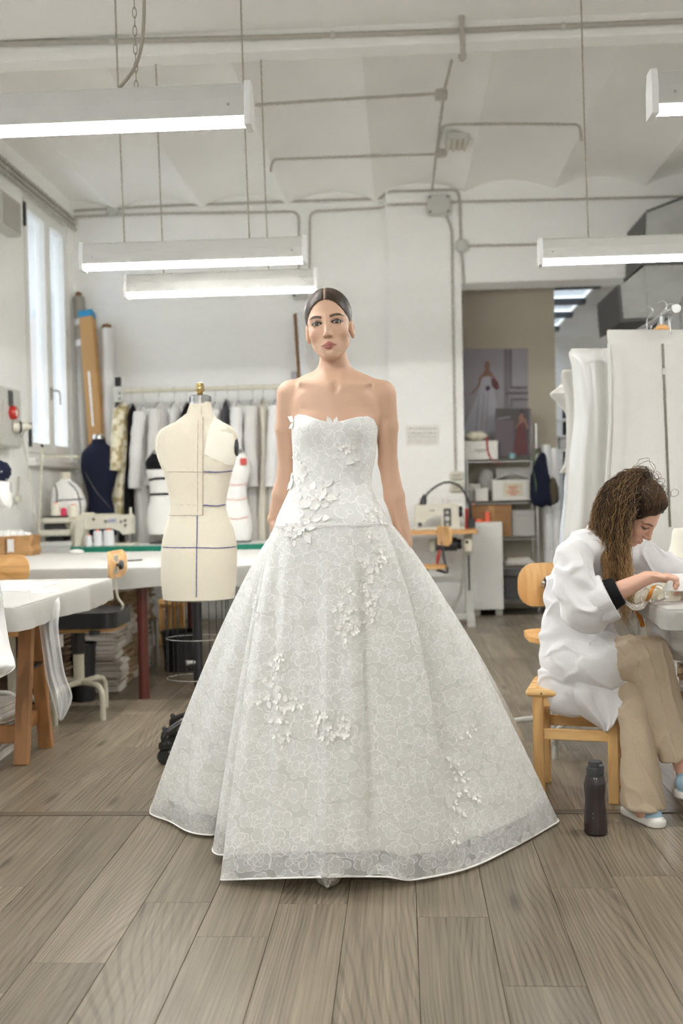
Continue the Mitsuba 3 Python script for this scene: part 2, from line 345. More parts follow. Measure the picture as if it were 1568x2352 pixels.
for a, b in more_windows:
    wn = struct('window_2', box((XL - 0.12, a, wz0), (XL - 0.04, a + 0.08, wz1)), 'white_paint', 'tall white window nearer the camera')
    for q in ((b - 0.08, b, wz0, wz1), (a, b, wz1 - 0.1, wz1), (a, b, wz0, wz0 + 0.1), ((a + b) / 2 - 0.05, (a + b) / 2 + 0.05, wz0, wz1)): bar('frame_bar', *q, parent=wn)
    bar('pane', a, b, wz0, wz1, -0.06, -0.055, wn, 'pane_glass')

# ------------------------------------------------------------------ fluorescent lamps on chains
mat('lamp_white', (188, 187, 182), 0.4)
mat('cable_grey', (150, 145, 130), 0.6)
scene['tube_off'] = {'type': 'diffuse', 'reflectance': rgb((0.7, 0.7, 0.7))}
def lamp(x0, x1, y, z, label, drops, chain=False, seen=True):
    t = thing('hanging_lamp', label, 'lamp', 'fluorescent lamps hung from the ceiling' if seen else 'fluorescent lamps nearer the camera')
    prof = [(0.045, 0.0), (0.03, 0.012), (0.018, 0.03), (-0.018, 0.03), (-0.03, 0.012), (-0.045, 0.0), (-0.045, 0.06), (-0.034, 0.108), (-0.02, 0.118), (0.02, 0.118), (0.034, 0.108), (0.045, 0.06)]
    rings = [[(x, y + a, z + 0.012 + b) for a, b in prof] for x in (x0 + 0.02, x1 - 0.02)]
    obj('housing', loft(rings), 'lamp_white', t)
    for s, x in ((1, x0), (-1, x1)):
        e = [(a * 1.04, b) for a, b in ((0.045, -0.03), (-0.045, -0.03), (-0.045, 0.06), (-0.03, 0.122), (0.03, 0.122), (0.045, 0.06))]
        obj('end_cap', loft([[(x, y + a, z + 0.012 + b) for a, b in e], [(x + s * 0.022, y + a, z + 0.012 + b) for a, b in e]]), 'white_gloss', t)
        obj('screw', lathe([(0.004, -0.003), (0.004, 0.003)], k=8), 'steel', t)
        q = scene[f'{t}__screw' if f'{t}__screw_001' not in scene else f'{t}__screw_001']; q['to_world'] = T().translate([float(x + s * 0.075), y - 0.046, z + 0.05]).rotate([1, 0, 0], 90)
    tb = tube([(x0 + 0.022, y, z + 0.003), (x1 - 0.022, y, z + 0.003)], 0.019, 14)
    e = mikit.ply(tb, 'tube_off', smooth=40); e['emitter'] = {'type': 'area', 'radiance': rgb(TUBE * TUBE_RGB)}
    obj('tube', e, None, t)
    for i, x in enumerate(drops):
        zt = ZC + 0.03
        if not chain: obj('drop_cable', tube([(x - 0.02, y, zt), (x - 0.012, y, (zt + z) / 2), (x, y, z + 0.125)], 0.0045, 6, 6), 'cable_grey', t, smooth=True); continue
        n = int((zt - z - 0.13) / 0.031)
        for j in range(n):
            zz = z + 0.128 + 0.031 * j; a = np.linspace(0, 2 * np.pi, 11)[:-1]; d = V(1, 0.25, 0) if j % 2 == 0 else V(-0.25, 1, 0)
            ring = np.array([V(x, y, zz + 0.0155) + d * 0.0065 * math.cos(q) + V(0, 0, 0.019 * math.sin(q)) for q in a])
            pts = np.vstack([ring, ring[:1]])
            obj('chain_link', tube(pts, 0.0017, 5, 1, False), 'cable_grey', t, smooth=True)
        obj('power_cable', tube([(x + 0.012, y, zt), (x + 0.02, y, z + 0.75), (x + 0.035, y, z + 0.45), (x + 0.012, y, z + 0.24), (x - 0.07, y + 0.01, z + 0.128)], 0.006, 8, 8), 'cable_grey', t, smooth=True)
lamp(-1.73, -0.482, 3.66, 2.47, 'long white fluorescent lamp on a chain, nearest to the camera', [-0.88], True)
lamp(-1.735, -0.489, 5.84, 2.47, 'white fluorescent lamp on two cables, second from the front near the window', [-1.49, -0.80])
lamp(-1.71, -0.495, 6.68, 2.47, 'white fluorescent lamp hung with its end just above the dark-haired bride', [-1.46, -0.80])
lamp(0.79, 2.03, 6.09, 2.47, 'white fluorescent lamp hung in front of the metal air duct', [1.07])
lamp(0.862, 2.1, 3.71, 2.47, 'white fluorescent lamp cut by the top of the frame above the garment bags', [1.5])
for x, y in ((-1.73, 1.2), (-1.73, -1.2), (0.86, -1.4)): lamp(x, x + 1.24, y, 2.47, {1.2: 'white fluorescent lamp over the floor before the bride, above the camera', -1.2: 'white fluorescent lamp behind the camera on the window side'}.get(y, 'white fluorescent lamp behind the camera, away from the windows'), [x + 0.6], seen=False)
lamp(2.75, 3.9, 12.4, 2.75, 'white fluorescent lamp in the far room, its end showing past the duct', [3.2], seen=False)
# ------------------------------------------------------------------ helpers that need geometry: rays from the eye onto a mesh, bodies from outlines
_hits = {}
def hit(mesh, px, py):
    """where the eye's ray through the photo's pixel meets the mesh: (point, normal facing the eye)"""
    if id(mesh) not in _hits:
        v = np.asarray(mesh.vertices); f = np.asarray(mesh.faces); q = pix(v)[:, :2][f]; _hits[id(mesh)] = (mesh, v[f], q.min(1), q.max(1))
    _, tri, lo, hi = _hits[id(mesh)]; k = np.where((lo <= (px + 0.01, py + 0.01)).all(1) & (hi >= (px - 0.01, py - 0.01)).all(1))[0]
    if len(k) == 0: return None, None
    o, d = EYEP, _ray(px, py); v = tri[k]; e1, e2 = v[:, 1] - v[:, 0], v[:, 2] - v[:, 0]
    pv = np.cross(d, e2); det = (e1 * pv).sum(1); det = np.where(np.abs(det) < 1e-14, 1e-14, det)
    tv = o - v[:, 0]; u = (tv * pv).sum(1) / det; qv = np.cross(tv, e1); w = (qv @ d) / det; t = (e2 * qv).sum(1) / det
    ok = (u >= -1e-6) & (w >= -1e-6) & (u + w <= 1 + 1e-6) & (t > 1e-4)
    if not ok.any(): return None, None
    i = np.where(ok)[0][np.argmin(t[ok])]; n = np.cross(e1[i], e2[i]); n /= np.linalg.norm(n) + 1e-15
    return o + d * t[i], (-n if n @ d > 0 else n)
def outline_body(rows, Y, depth, k=40, sq=2.3, sub=4, dy=0.0):
    """rows (py, left px, right px) of an outline at depth Y -> rings; depth: front-to-back over width, a number or one per row"""
    r = np.array(rows, float); dp = np.broadcast_to(np.asarray(depth, float), len(r))
    pts = np.array([[P(a, y, Y), P(b, y, Y)] for y, a, b in r]); cx = pts[:, :, 0].mean(1); hw = np.abs(pts[:, 1, 0] - pts[:, 0, 0]) / 2; z = pts[:, :, 2].mean(1)
    path = smooth_path(np.stack([cx, hw, z, dp, np.broadcast_to(np.asarray(dy, float), len(r))], 1), sub) if sub > 1 else np.stack([cx, hw, z, dp, np.broadcast_to(np.asarray(dy, float), len(r))], 1)
    a = np.arange(k) * 2 * np.pi / k; c, s = np.cos(a), np.sin(a); e = 2 / sq
    cs, ss = np.sign(c) * np.abs(c) ** e, np.sign(s) * np.abs(s) ** e
    return np.array([np.stack([q[0] + q[1] * cs, Y + q[4] + q[1] * q[3] * ss, np.full(k, q[2])], 1) for q in path])
def on_mesh_line(mesh, pts, r, off=0.001, n=24):
    q = smooth_path(np.array([(a, b, 0) for a, b in pts], float), n) if len(pts) > 2 else np.array([np.append(np.array(pts[0]) * (1 - t) + np.array(pts[1]) * t, 0) for t in np.linspace(0, 1, n)])
    out = []
    for a, b, _ in q:
        h, nn = hit(mesh, a, b)
        if h is not None: out.append(h + nn * off)
    return tube(out, r, 5)
# ------------------------------------------------------------------ conduits, boxes and fittings
def pipe(label, pts, r=0.011, n=1, clips=()):
    p = np.array(pts); out = [p[0]]
    for i in range(1, len(p) - 1):                      # rounded elbows
        a, b, c = p[i - 1], p[i], p[i + 1]; d = min(0.08, np.linalg.norm(b - a) * 0.4, np.linalg.norm(c - b) * 0.4)
        q0, q1 = b + (a - b) / np.linalg.norm(a - b) * d, b + (c - b) / np.linalg.norm(c - b) * d
        out += [(1 - t) ** 2 * q0 + 2 * t * (1 - t) * b + t * t * q1 for t in np.linspace(0, 1, 6)]
    out.append(p[-1])
    t = thing('conduit_pipe', label, 'pipe', 'grey conduits on walls and ceiling')
    obj('pipe', tube(out, r, 10), 'conduit_grey', t, smooth=40)
    for i in range(len(p) - 1):
        ln = np.linalg.norm(p[i + 1] - p[i])
        for j in range(int(ln / 0.9)):
            c = p[i] + (p[i + 1] - p[i]) * ((j + 0.5) / int(ln / 0.9)); d = (p[i + 1] - p[i]) / ln
            obj('clip', tube([c - d * 0.012, c + d * 0.012], r * 1.35, 10), 'box_grey', t)
W = lambda x, y: P(x, y, 10.38)
Q = lambda x, y: P(x, y, 10.18)
C = lambda x, y, z=3.995: PZ(x, y, z)
pipe('upper conduit along the back wall from the corner to the pillar', [W(170, 484), W(390, 472), W(876, 456), Q(888, 440), Q(1052, 436), Q(1056, 470), Q(1058, 556)])
pipe('lower conduit along the back wall that turns down behind the lamps', [W(168, 498), W(390, 490), W(686, 486), W(686, 672)])
pipe('conduit that rises beside the vent and turns towards the pillar box', [W(711, 672), W(711, 486), W(878, 478), Q(888, 470), Q(984, 469)])
pipe('conduit above the wide opening', [Q(1034, 464), Q(1300, 458), Q(1640, 449)])
pipe('conduit running down the pillar from the square box', [Q(1024, 494), Q(1037, 525), Q(1041, 800), Q(1046, 1086)])
pipe('short conduit from the round box to the opening corner', [Q(1059, 578), Q(1062, 600), Q(1065, 652)])
pipe('conduit from the round box to the lamp by the duct', [Q(1072, 565), Q(1245, 561)])
pipe('ceiling conduit running in depth to the pillar', [C(1037, 140), C(1020, 205), C(1004, 330), C(992, 436)])
pipe('ceiling conduit to the nearest lamp', [C(1014, 215), C(800, 227), C(585, 241)])
pipe('ceiling conduit to the lamps over the window side', [C(1000, 354), C(800, 360), C(626, 366), C(626, 366) - V(0.02, 0, 0.1)])
pipe('ceiling conduit to the lamp by the duct, with two bends', [C(1002, 352), C(1018, 286), C(1180, 284), C(1332, 286), C(1334, 288) - V(0, 0, 0.12)])
yb = YBM - 0.02
pipe('long conduit along the ceiling beam', [P(-20, 101, yb), P(540, 88, yb), P(990, 73, yb), P(1600, 47, yb)], 0.016)
pipe('thick conduit crossing the beam with a hooked end', [P(1059, -30, yb - 0.06), P(1060, 60, yb - 0.05), P(1064, 132, yb - 0.05), P(1060, 137, yb - 0.02), P(1057, 128, yb)], 0.017)
for i, (dz, dx, a) in enumerate(((0.0, 0.03, 'topmost'), (-0.05, 0.03, 'middle'), (-0.10, 0.035, 'lowest'))):
    pipe(f'{a} of three conduits high on the window wall', [V(XL + dx, 7.9, 3.93 + dz), V(XL + dx, 10.36, 3.93 + dz)], 0.017)
def panel_box(name, label, cat_, c, w, h, d, axis='y', m='box_grey', screws=True, r=0.02):
    t = thing(name, label, cat_)
    body = extrude(rrect(w, h, min(r, w * 0.3)), d)
    fr = basis(c, (1, 0, 0), (0, 0, 1), (0, -1, 0)) if axis == 'y' else basis(c, (0, 1, 0), (0, 0, 1), (1, 0, 0))
    body.apply_transform(fr); obj('body', body, m, t)
    lid = extrude(rrect(w * 0.93, h * 0.93, min(r, w * 0.3)), 0.006); lid.apply_translation((0, 0, d)); lid.apply_transform(fr); obj('lid', lid, m, t)
    for sx in (-1, 1):
        for sy in (-1, 1):
            if screws:
                s = trimesh.creation.cylinder(w * 0.05, 0.006, sections=10); s.apply_translation((sx * w * 0.38, sy * h * 0.38, d + 0.008)); s.apply_transform(fr); obj('screw', s, 'dark_grey', t)
    return t
panel_box('junction_box', 'square grey junction box on the back wall near the window corner', 'junction box', W(262, 483), 0.115, 0.13, 0.06)
panel_box('junction_box', 'large grey junction box with four screws at the top of the pillar', 'junction box', Q(1007, 474), 0.22, 0.18, 0.07)
t = thing('junction_box', 'round grey junction box beside the top of the opening', 'junction box'); c = Q(1060, 566)
m = lathe([(0.062, 0), (0.062, 0.03), (0.055, 0.042), (0.02, 0.045)], k=24); m.apply_transform(basis(c, (1, 0, 0), (0, 0, 1), (0, -1, 0))); obj('body', m, 'box_grey', t, smooth=35)
panel_box('junction_box', 'small grey junction box on the ceiling conduit, nearer the beam', 'junction box', C(1012, 217) + V(0, 0, -0.01), 0.09, 0.07, 0.05, m='conduit_grey', screws=False)
panel_box('junction_box', 'small grey junction box on the ceiling conduit beside the emergency light', 'junction box', C(1012, 351) + V(0, 0, -0.01), 0.10, 0.06, 0.05, m='conduit_grey', screws=False)
t = thing('emergency_light', 'small slatted ceiling light beside the conduits', 'lamp'); c = C(1048, 333)
obj('body', box(c + V(-0.09, -0.15, 0), c + V(0.09, 0.12, 0.06), 0.008), 'lamp_white', t)
for i in range(4): obj('fin', box(c + V(-0.08 + 0.045 * i, -0.14, -0.02), c + V(-0.055 + 0.045 * i, 0.11, 0.002), 0.004), 'putty', t)
t = thing('smoke_detector', 'round white smoke detector under the beam at the frame edge', 'smoke detector'); c = PZ(1553, 104, ZC)
obj('base', lathe([(0.07, 0), (0.07, 0.02), (0.06, 0.025)], c - V(0, 0.25, 0.035), 24), 'putty', t, smooth=30); obj('sensor', lathe([(0.02, -0.035), (0.045, -0.03), (0.055, -0.004), (0.055, 0.0)], c - V(0, 0.25, 0.035), 24), 'lamp_white', t, smooth=30)
t = thing('vent_cover', 'grey vent box on the back wall just behind the lamp end', 'vent'); obj('body', box(W(672, 664) + V(0, -0.1, 0), W(707, 690), 0.02), 'box_grey', t); obj('screw', rod(W(678, 682) + V(0, -0.11, 0), W(678, 682) + V(0, -0.1, 0), 0.012), 'dark_grey', t)
# things on the window wall
X0 = XL
t = thing('switch_box', 'grey electrical box with a red stop button on the window wall', 'electrical box')
a, b = PX(-40, 1022, X0 + 0.1), PX(31, 897, X0 + 0.1)
obj('body', box((X0, a[1], a[2]), (X0 + 0.16, b[1], b[2]), 0.015), 'box_grey', t)
c = PX(25, 948, X0 + 0.16); m = lathe([(0.05, 0), (0.055, 0.03), (0.04, 0.05), (0.034, 0.05), (0.034, 0.02)], k=20); m.apply_transform(basis(c, (0, 1, 0), (0, 0, 1), (1, 0, 0))); obj('stop_ring', m, 'red_plastic', t, 'red ring of the stop button', smooth=35)
m = lathe([(0.033, 0), (0.033, 0.045), (0.02, 0.05)], k=20); m.apply_transform(basis(c, (0, 1, 0), (0, 0, 1), (1, 0, 0))); obj('button', m, 'putty', t, smooth=35)
c = PX(24, 915, X0 + 0.16); obj('label_plate', box(c + V(0, -0.05, -0.06), c + V(0.004, 0.05, 0.06)), 'dark_grey', t)
t2 = thing('power_plug', 'pale round power plug in the side of the grey electrical box', 'plug'); c = PX(30, 981, X0 + 0.16)
obj('body', tube([c, c + V(0.05, 0.02, 0), c + V(0.09, 0.05, 0.01), c + V(0.12, 0.07, 0.0)], [0.042, 0.04, 0.032, 0.015], 14), 'putty', t2, smooth=40); obj('collar', tube([c + V(0.04, 0.02, 0), c + V(0.055, 0.028, 0)], 0.046, 14), 'dark_grey', t2, smooth=40)
obj('cord', tube([c + V(0.12, 0.07, 0), PX(52, 1000, X0 + 0.15), PX(62, 1060, X0 + 0.12), PX(72, 1130, X0 + 0.15), PX(84, 1200, X0 + 0.2), P(90, 1245, 8.9)], 0.006, 6, 8), 'putty', t2, smooth=True)
t = thing('wall_box', 'grey box high on the window wall at the frame edge', 'box'); a, b = PX(-30, 516, X0), PX(15, 468, X0); obj('body', box((X0, a[1], a[2]), (X0 + 0.12, b[1], b[2]), 0.01), 'box_grey', t); obj('lid', box((X0 + 0.12, a[1] + 0.03, a[2] + 0.02), (X0 + 0.126, b[1] - 0.03, b[2] - 0.02)), 'conduit_grey', t)
t = thing('pincushion', 'navy spotted pincushion hung at the frame edge above a white bundle', 'pincushion'); c = P(-1, 1084, 7.2)
obj('ball', lathe([(0.01, -0.075), (0.05, -0.06), (0.076, -0.02), (0.078, 0.02), (0.055, 0.06), (0.01, 0.08)], c, 20), 'navy_cloth', t, smooth=True)
for i in range(14):
    d = rng.normal(size=3); d[1] = -abs(d[1]); d /= np.linalg.norm(d); obj('pin_head', move(trimesh.creation.icosphere(1, 0.005), *(c + d * 0.075)), 'white_gloss', t)
obj('cord', tube([c + V(0, 0, 0.07), c + V(0, 0.1, 0.5)], 0.003, 5), 'cable_grey', t)
f = lambda p: smin(s_ell(p, P(2, 1128, 7.2), (0.085, 0.08, 0.09)), s_ell(p, P(-2, 1155, 7.2), (0.07, 0.07, 0.05)), 0.05) + 0.012 * np.sin(p[:, 0] * 70 + p[:, 2] * 25)
thing('cloth_bundle', 'white cloth bundle hung under the navy pincushion', 'cloth', mesh=isomesh(f, P(-40, 1190, 7.0), P(40, 1080, 7.4), 0.008), m='white_cloth', smooth=True)
t = thing('hanging_clip', 'thin pale cord with a clip on the wall under the window edge', 'cord'); obj('cord', tube([PX(43, 1095, X0 + 0.02), PX(41, 1150, X0 + 0.03)], 0.006, 6), 'putty_dark', t); obj('clip', box(PX(40, 1152, X0 + 0.02), PX(44, 1138, X0 + 0.06), 0.003), 'putty', t)

# ------------------------------------------------------------------ rolls and boxes leaning in the corner
mat('roll_grey', (150, 145, 135), 0.8)
mat('cardboard', (176, 136, 88), 0.8)
mat('cardboard_dark', (120, 88, 58), 0.85)
mat('blue_tape', (30, 126, 168), 0.5)
mat('plastic_wrap', (222, 221, 220), 0.22, clearcoat=0.6)
def lean(name, label, cat_, px0, py0, px1, py1, Y0, Y1, r, m):
    a, b = P(px0, py0, Y0), P(px1, py1, Y1); a = a + (b - a) * ((a[2] - 0.0) / (a[2] - b[2])) if False else a
    t = thing(name, label, cat_); return t, a, b
def to_floor(a, b):
    d = (b - a) / np.linalg.norm(b - a); s = a[2] / -d[2]; return a, a + d * (s - 0.05)
t = thing('fabric_roll', 'tall grey fabric roll leaning in the window corner', 'fabric roll'); a, b = to_floor(P(181, 684, 10.3), P(200, 1060, 10.0)); obj('cloth', tube([a, b], 0.055, 18), 'roll_grey', t, smooth=50)
obj('core', tube([a + (a - b) / np.linalg.norm(b - a) * 0.05, b], 0.03, 14), 'cardboard_dark', t, smooth=50)
for y in (745, 800): c = a + (b - a) * ((y - 684) / (1060 - 684)) * 0.45; obj('band', tube([c, c + (b - a) * 0.02], 0.057, 18), 'plastic_wrap', t, smooth=50)
t = thing('cardboard_box', 'tall narrow cardboard box with blue tape on its end, leaning in the corner', 'box')
a, b = to_floor(P(200, 722, 10.2), P(222, 1000, 9.9)); d = (a - b) / np.linalg.norm(a - b); s = np.cross(d, V(0, -1, 0)); s /= np.linalg.norm(s); n = np.cross(s, d)
m = box((-0.065, -0.06, 0), (0.065, 0.06, np.linalg.norm(a - b)), 0.006); m.apply_transform(basis(b, s, n, d)); obj('body', m, 'cardboard', t)
m = box((-0.067, -0.062, np.linalg.norm(a - b) - 0.05), (0.067, 0.062, np.linalg.norm(a - b) + 0.02), 0.004); m.apply_transform(basis(b, s, n, d)); obj('tape', m, 'blue_tape', t, 'blue tape cap')
m = box((-0.02, 0.0, np.linalg.norm(a - b) * 0.62), (0.0, 0.0625, np.linalg.norm(a - b) * 0.80)); m.apply_transform(basis(b, s, n, d)); obj('tape_strip', m, 'plastic_wrap', t)
t = thing('fabric_roll', 'white fabric roll in plastic wrap leaning beside the cardboard box', 'fabric roll'); a, b = to_floor(P(245, 748, 10.25), P(250, 1000, 9.95)); obj('core', tube([a, b], 0.045, 16), 'cardboard_dark', t, smooth=50)
p = np.linspace(a * 0.985 + b * 0.015, b, 60); obj('wrap', tube(p, 0.055 + 0.004 * rng.random(60), 20), 'plastic_wrap', t, smooth=60)
t = thing('fabric_roll', 'pale roll with a dark edge standing behind the bride by the pillar', 'fabric roll'); a, b = to_floor(P(696, 722, 10.3), P(706, 880, 10.1)); obj('sheet', tube([a, b], 0.07, 20), 'plastic_wrap', t, smooth=50); obj('board_edge', tube([a - V(0.07, 0.02, 0), b - V(0.07, 0.02, 0)], 0.022, 8), 'cardboard_dark', t)

# ------------------------------------------------------------------ clothes rail with garments
RY = 9.6
t = thing('clothes_rack', 'clothes rack with black posts and a pale steel rail against the back wall', 'clothes rack')
ra, rb = P(274, 899, RY), P(668, 887, RY)
rz = (ra[2] + rb[2]) / 2; ra[2] = rb[2] = rz
obj('rail', rod(ra, rb, 0.020, 14), 'beige_metal', t, smooth=40)
for x0, x1, yt in ((262, 275, 866), (668, 681, 853)):
    a, b = P(x0, yt, RY), P(x1, yt, RY); obj('post', box((a[0], RY + 0.01, 0), (b[0], RY + 0.06, a[2]), 0.004), 'black_satin', t)
    obj('bracket', box((a[0] - 0.005, RY - 0.02, rz - 0.1), (b[0] + 0.03, RY + 0.01, rz + 0.04), 0.004), 'box_grey', t)
    for dz in (-0.07, -0.02): obj('bolt', rod((b[0], RY - 0.03, rz + dz), (b[0], RY - 0.018, rz + dz), 0.01, 10), 'dark_grey', t)
    obj('foot', box((a[0], RY - 0.25, 0), (b[0], RY + 0.28, 0.04), 0.006), 'black_satin', t)
def _brocade(p, n, uv):
    a = fbm(p.x * 16, p.y * 16, p.z * 16, 3); return mix(lin(222, 214, 190), lin(168, 154, 112), smoothstep(0.45, 0.6, a))
mat('brocade', proc(_brocade), 0.55, sheen=0.4)
mat('coat_white', (216, 215, 214), 0.85, 0.15); mat('coat_grey', (205, 203, 200), 0.85, 0.15); mat('coat_beige', (210, 205, 192), 0.85, 0.15)
def garment(name, label, px, pw, ytop, ybot, m, seed, cat_='garment', Y=RY, sleeve=True, hang=True):
    cx = P(px, 1000, Y)[0]; hw = 1.3 * pw * Y / F / 2; zt, zb = P(px, ytop, Y)[2], P(px, ybot, Y)[2]; r = np.random.default_rng(seed)
    k, n = 44, 26; a = np.arange(k) * 2 * np.pi / k; ph = r.random(6) * 6.28; rings = []
    for i in range(n):
        s = i / (n - 1); z = zt + (zb - zt) * s; top = min(1.0, (s / 0.07) ** 0.6 + 0.04); w = hw * (0.55 + 0.45 * s ** 0.5) * top; d = 0.21 * top * (0.9 + 0.15 * s)
        fold = 1 + 0.16 * np.sin(7 * a + ph[0] + 2 * s) * s + 0.10 * np.sin(11 * a + ph[1] - 3 * s) * s + 0.06 * np.sin(3 * a + ph[2] + 6 * s)
        rings.append(np.stack([cx + w * np.cos(a) * fold + 0.018 * np.sin(5 * s + ph[3]), Y + d * np.sin(a) * (0.8 + 0.2 * fold), np.full(k, z) - 0.06 * np.abs(np.sin(a)) * (1 - s) ** 2], 1))
    body = loft(rings)
    t = thing(name, label, cat_, 'garments on the clothes rack')
    obj('body', body, m, t, smooth=50)
    if sleeve:
        L_ = (zt - zb) * 0.5; pts = [(cx + 0.01, Y - 0.17, zt - 0.10), (cx - 0.02 + 0.04 * r.random(), Y - 0.27, zt - 0.10 - L_ * 0.4), (cx - 0.03 + 0.06 * r.random(), Y - 0.30, zt - 0.12 - L_)]
        tt = np.linspace(0, 1, 25); obj('sleeve', tube(smooth_path(pts, 12), (0.055 + 0.003 * np.sin(tt * 22 + ph[4])) * min(1, hw / 0.06), 14), m, t, smooth=60)
    if hang:
        h = thing('clothes_hanger', f'wire hanger of the {label}'[:84].rsplit(' ', 1)[0], 'hanger', 'hangers on the clothes rack')
        obj('hook', tube([(cx, Y, zt - 0.01), (cx, Y, rz - 0.05), (cx, Y + 0.028, rz), (cx, Y, rz + 0.024), (cx, Y - 0.026, rz + 0.002)], 0.003, 6, 6), 'steel', h, smooth=True)
        obj('shoulder_bar', tube([(cx, Y - 0.17, zt - 0.075), (cx, Y - 0.05, zt - 0.02), (cx, Y + 0.05, zt - 0.02), (cx, Y + 0.17, zt - 0.075)], 0.004, 6, 4), 'black_plastic', h, smooth=True)
    return t
garment('jacket', 'gold and cream brocade jacket hung at the window end', 284, 40, 922, 1182, 'brocade', 1)
garment('dress', 'narrow black dress hung beside the brocade jacket', 304, 18, 925, 1215, 'black_cloth', 2, sleeve=False)
garment('coat', 'long white coat hung third on the rack after the black dress', 330, 36, 928, 1255, 'coat_white', 3)
garment('coat', 'grey-white coat with deep folds hung beside the cream dress form', 366, 40, 922, 1250, 'coat_grey', 4)
garment('dress', 'thin white dress on the rack beside the form neck', 402, 26, 920, 1240, 'coat_white', 5, sleeve=False)
garment('dress', 'short dark maroon dress mostly hidden behind the form', 430, 26, 922, 1230, 'black_cloth', 6, sleeve=False)
garment('blouse', 'white blouse hung just past the form neck', 496, 26, 922, 1240, 'coat_white', 7)
mat('stripe_dark', (70, 70, 74), 0.8)
garment('jacket', 'dark grey striped jacket hung between white garments', 524, 18, 915, 1230, 'stripe_dark', 8, sleeve=False)
garment('coat', 'white coat hung past the striped jacket', 549, 34, 918, 1255, 'coat_white', 9)
garment('coat', 'off-white coat hung mid-rack past the form shoulder', 582, 30, 915, 1260, 'coat_grey', 10)
garment('dress', 'beige satin dress hung near the bride', 606, 22, 912, 1255, 'coat_beige', 11, sleeve=False)
garment('coat', 'white coat hung last on the rack beside the bride', 634, 30, 915, 1260, 'coat_white', 12)

# ------------------------------------------------------------------ dress forms
def rings_mesh(rings): return loft(rings)
def _canvas(p, n, uv):
    return lin(214, 207, 190) * (0.93 + 0.05 * noise(p.x * 300, p.z * 300, p.y * 300) + 0.07 * fbm(p.x * 7, p.y * 7, p.z * 7, 2))
mat('canvas', proc(_canvas), 0.9, 0.15)
mat('canvas_light', (232, 228, 214), 0.9, 0.15)
mat('muslin', proc(lambda p, n, uv: lin(214, 206, 188) * (0.95 + 0.06 * noise(p.x * 200, p.z * 200, p.y * 200))), 0.92, 0.1)
mat('blue_tape_line', (52, 56, 120), 0.6)
mat('grey_tape_line', (150, 140, 128), 0.7)
FY = 4.9
rows = [(924, 437, 484), (938, 434, 486), (952, 428, 490), (962, 416, 498), (972, 396, 514), (984, 372, 534), (1000, 361, 544), (1030, 358, 545), (1058, 366, 541), (1085, 377, 533), (1120, 385, 525), (1160, 392, 518), (1188, 387, 525), (1220, 378, 537), (1258, 372, 543), (1300, 371, 543), (1340, 372, 541), (1374, 376, 538)]
dep = [0.95, 0.95, 0.85, 0.78, 0.7, 0.66, 0.66, 0.68, 0.72, 0.76, 0.76, 0.74, 0.74, 0.76, 0.78, 0.78, 0.78, 0.78]
t = form = thing('dress_form', 'cream canvas dress form with blue tape lines and a brass finial, nearest the bride', 'dress form')
fm = loft(outline_body(rows, FY, dep, 56, 2.2, 5)); obj('torso', fm, 'canvas', t, smooth=40)
fc = P(460, 924, FY); fz = fc[2]
obj('neck_cap', lathe([(0.048, -0.01), (0.049, 0.026), (0.045, 0.031), (0.012, 0.033)], V(fc[0], FY, fz), 32), 'steel', t, 'polished steel neck cap', smooth=30)
for i in range(18):
    a = math.pi + math.pi * i / 17; obj('cap_groove', rod((fc[0] + 0.0492 * math.cos(a), FY + 0.0492 * math.sin(a), fz + 0.0), (fc[0] + 0.0492 * math.cos(a), FY + 0.0492 * math.sin(a), fz + 0.024), 0.0011, 5), 'dark_grey', t)
q = P(461, 905, FY)[2]; s = (P(461, 881, FY)[2] - q) / 0.05
obj('finial', lathe([(0.010, 0.0), (0.018, 0.004), (0.010, 0.012), (0.019, 0.018), (0.022, 0.026), (0.019, 0.033), (0.0185, 0.038), (0.020, 0.042), (0.016, 0.054), (0.006, 0.06)], V(fc[0], FY, fz + 0.033), 28), 'brass', t, 'turned brass finial', smooth=35)
# a draped muslin half on the back and a pinned lighter shoulder piece
def patch(mesh, pl_, pr_, ys, off, n=14):
    g = []
    for y, a, b in zip(ys, pl_, pr_):
        row = []
        for x in np.linspace(a, b, n):
            h, nn = hit(mesh, x, y)
            if h is None: h, nn = row[-1] if row else (P(x, y, FY), V(0, -1, 0))
            row.append((h, nn))
        g.append([h + nn * off for h, nn in row])
    return sheet(np.array(g), 0.0012)
obj('muslin_drape', patch(fm, [436, 430, 402, 378, 366, 364, 370, 382, 389, 396, 393, 390], [462] * 2 + [466] * 10, [932, 950, 972, 986, 1003, 1030, 1058, 1086, 1120, 1150, 1172, 1184], 0.0035), 'muslin', t, 'pinned muslin drape over the back', smooth=True)
obj('shoulder_piece', patch(fm, [489, 482, 476, 472, 468, 496, 520], [494, 518, 534, 540, 541, 539, 535], [962, 980, 1000, 1022, 1044, 1056, 1068], 0.003), 'canvas_light', t, 'lighter pinned shoulder piece', smooth=True)
obj('arm_plate', move(lathe([(0.001, -0.004), (0.040, -0.004), (0.040, 0.004), (0.001, 0.004)], k=24), 0, 0, 0).apply_transform(basis(P(543, 1028, FY) + V(0.002, -0.01, 0), (0, 1, 0), (0, 0, 1), (1, 0, 0))), 'near_black', t, 'dark arm plate', smooth=35)
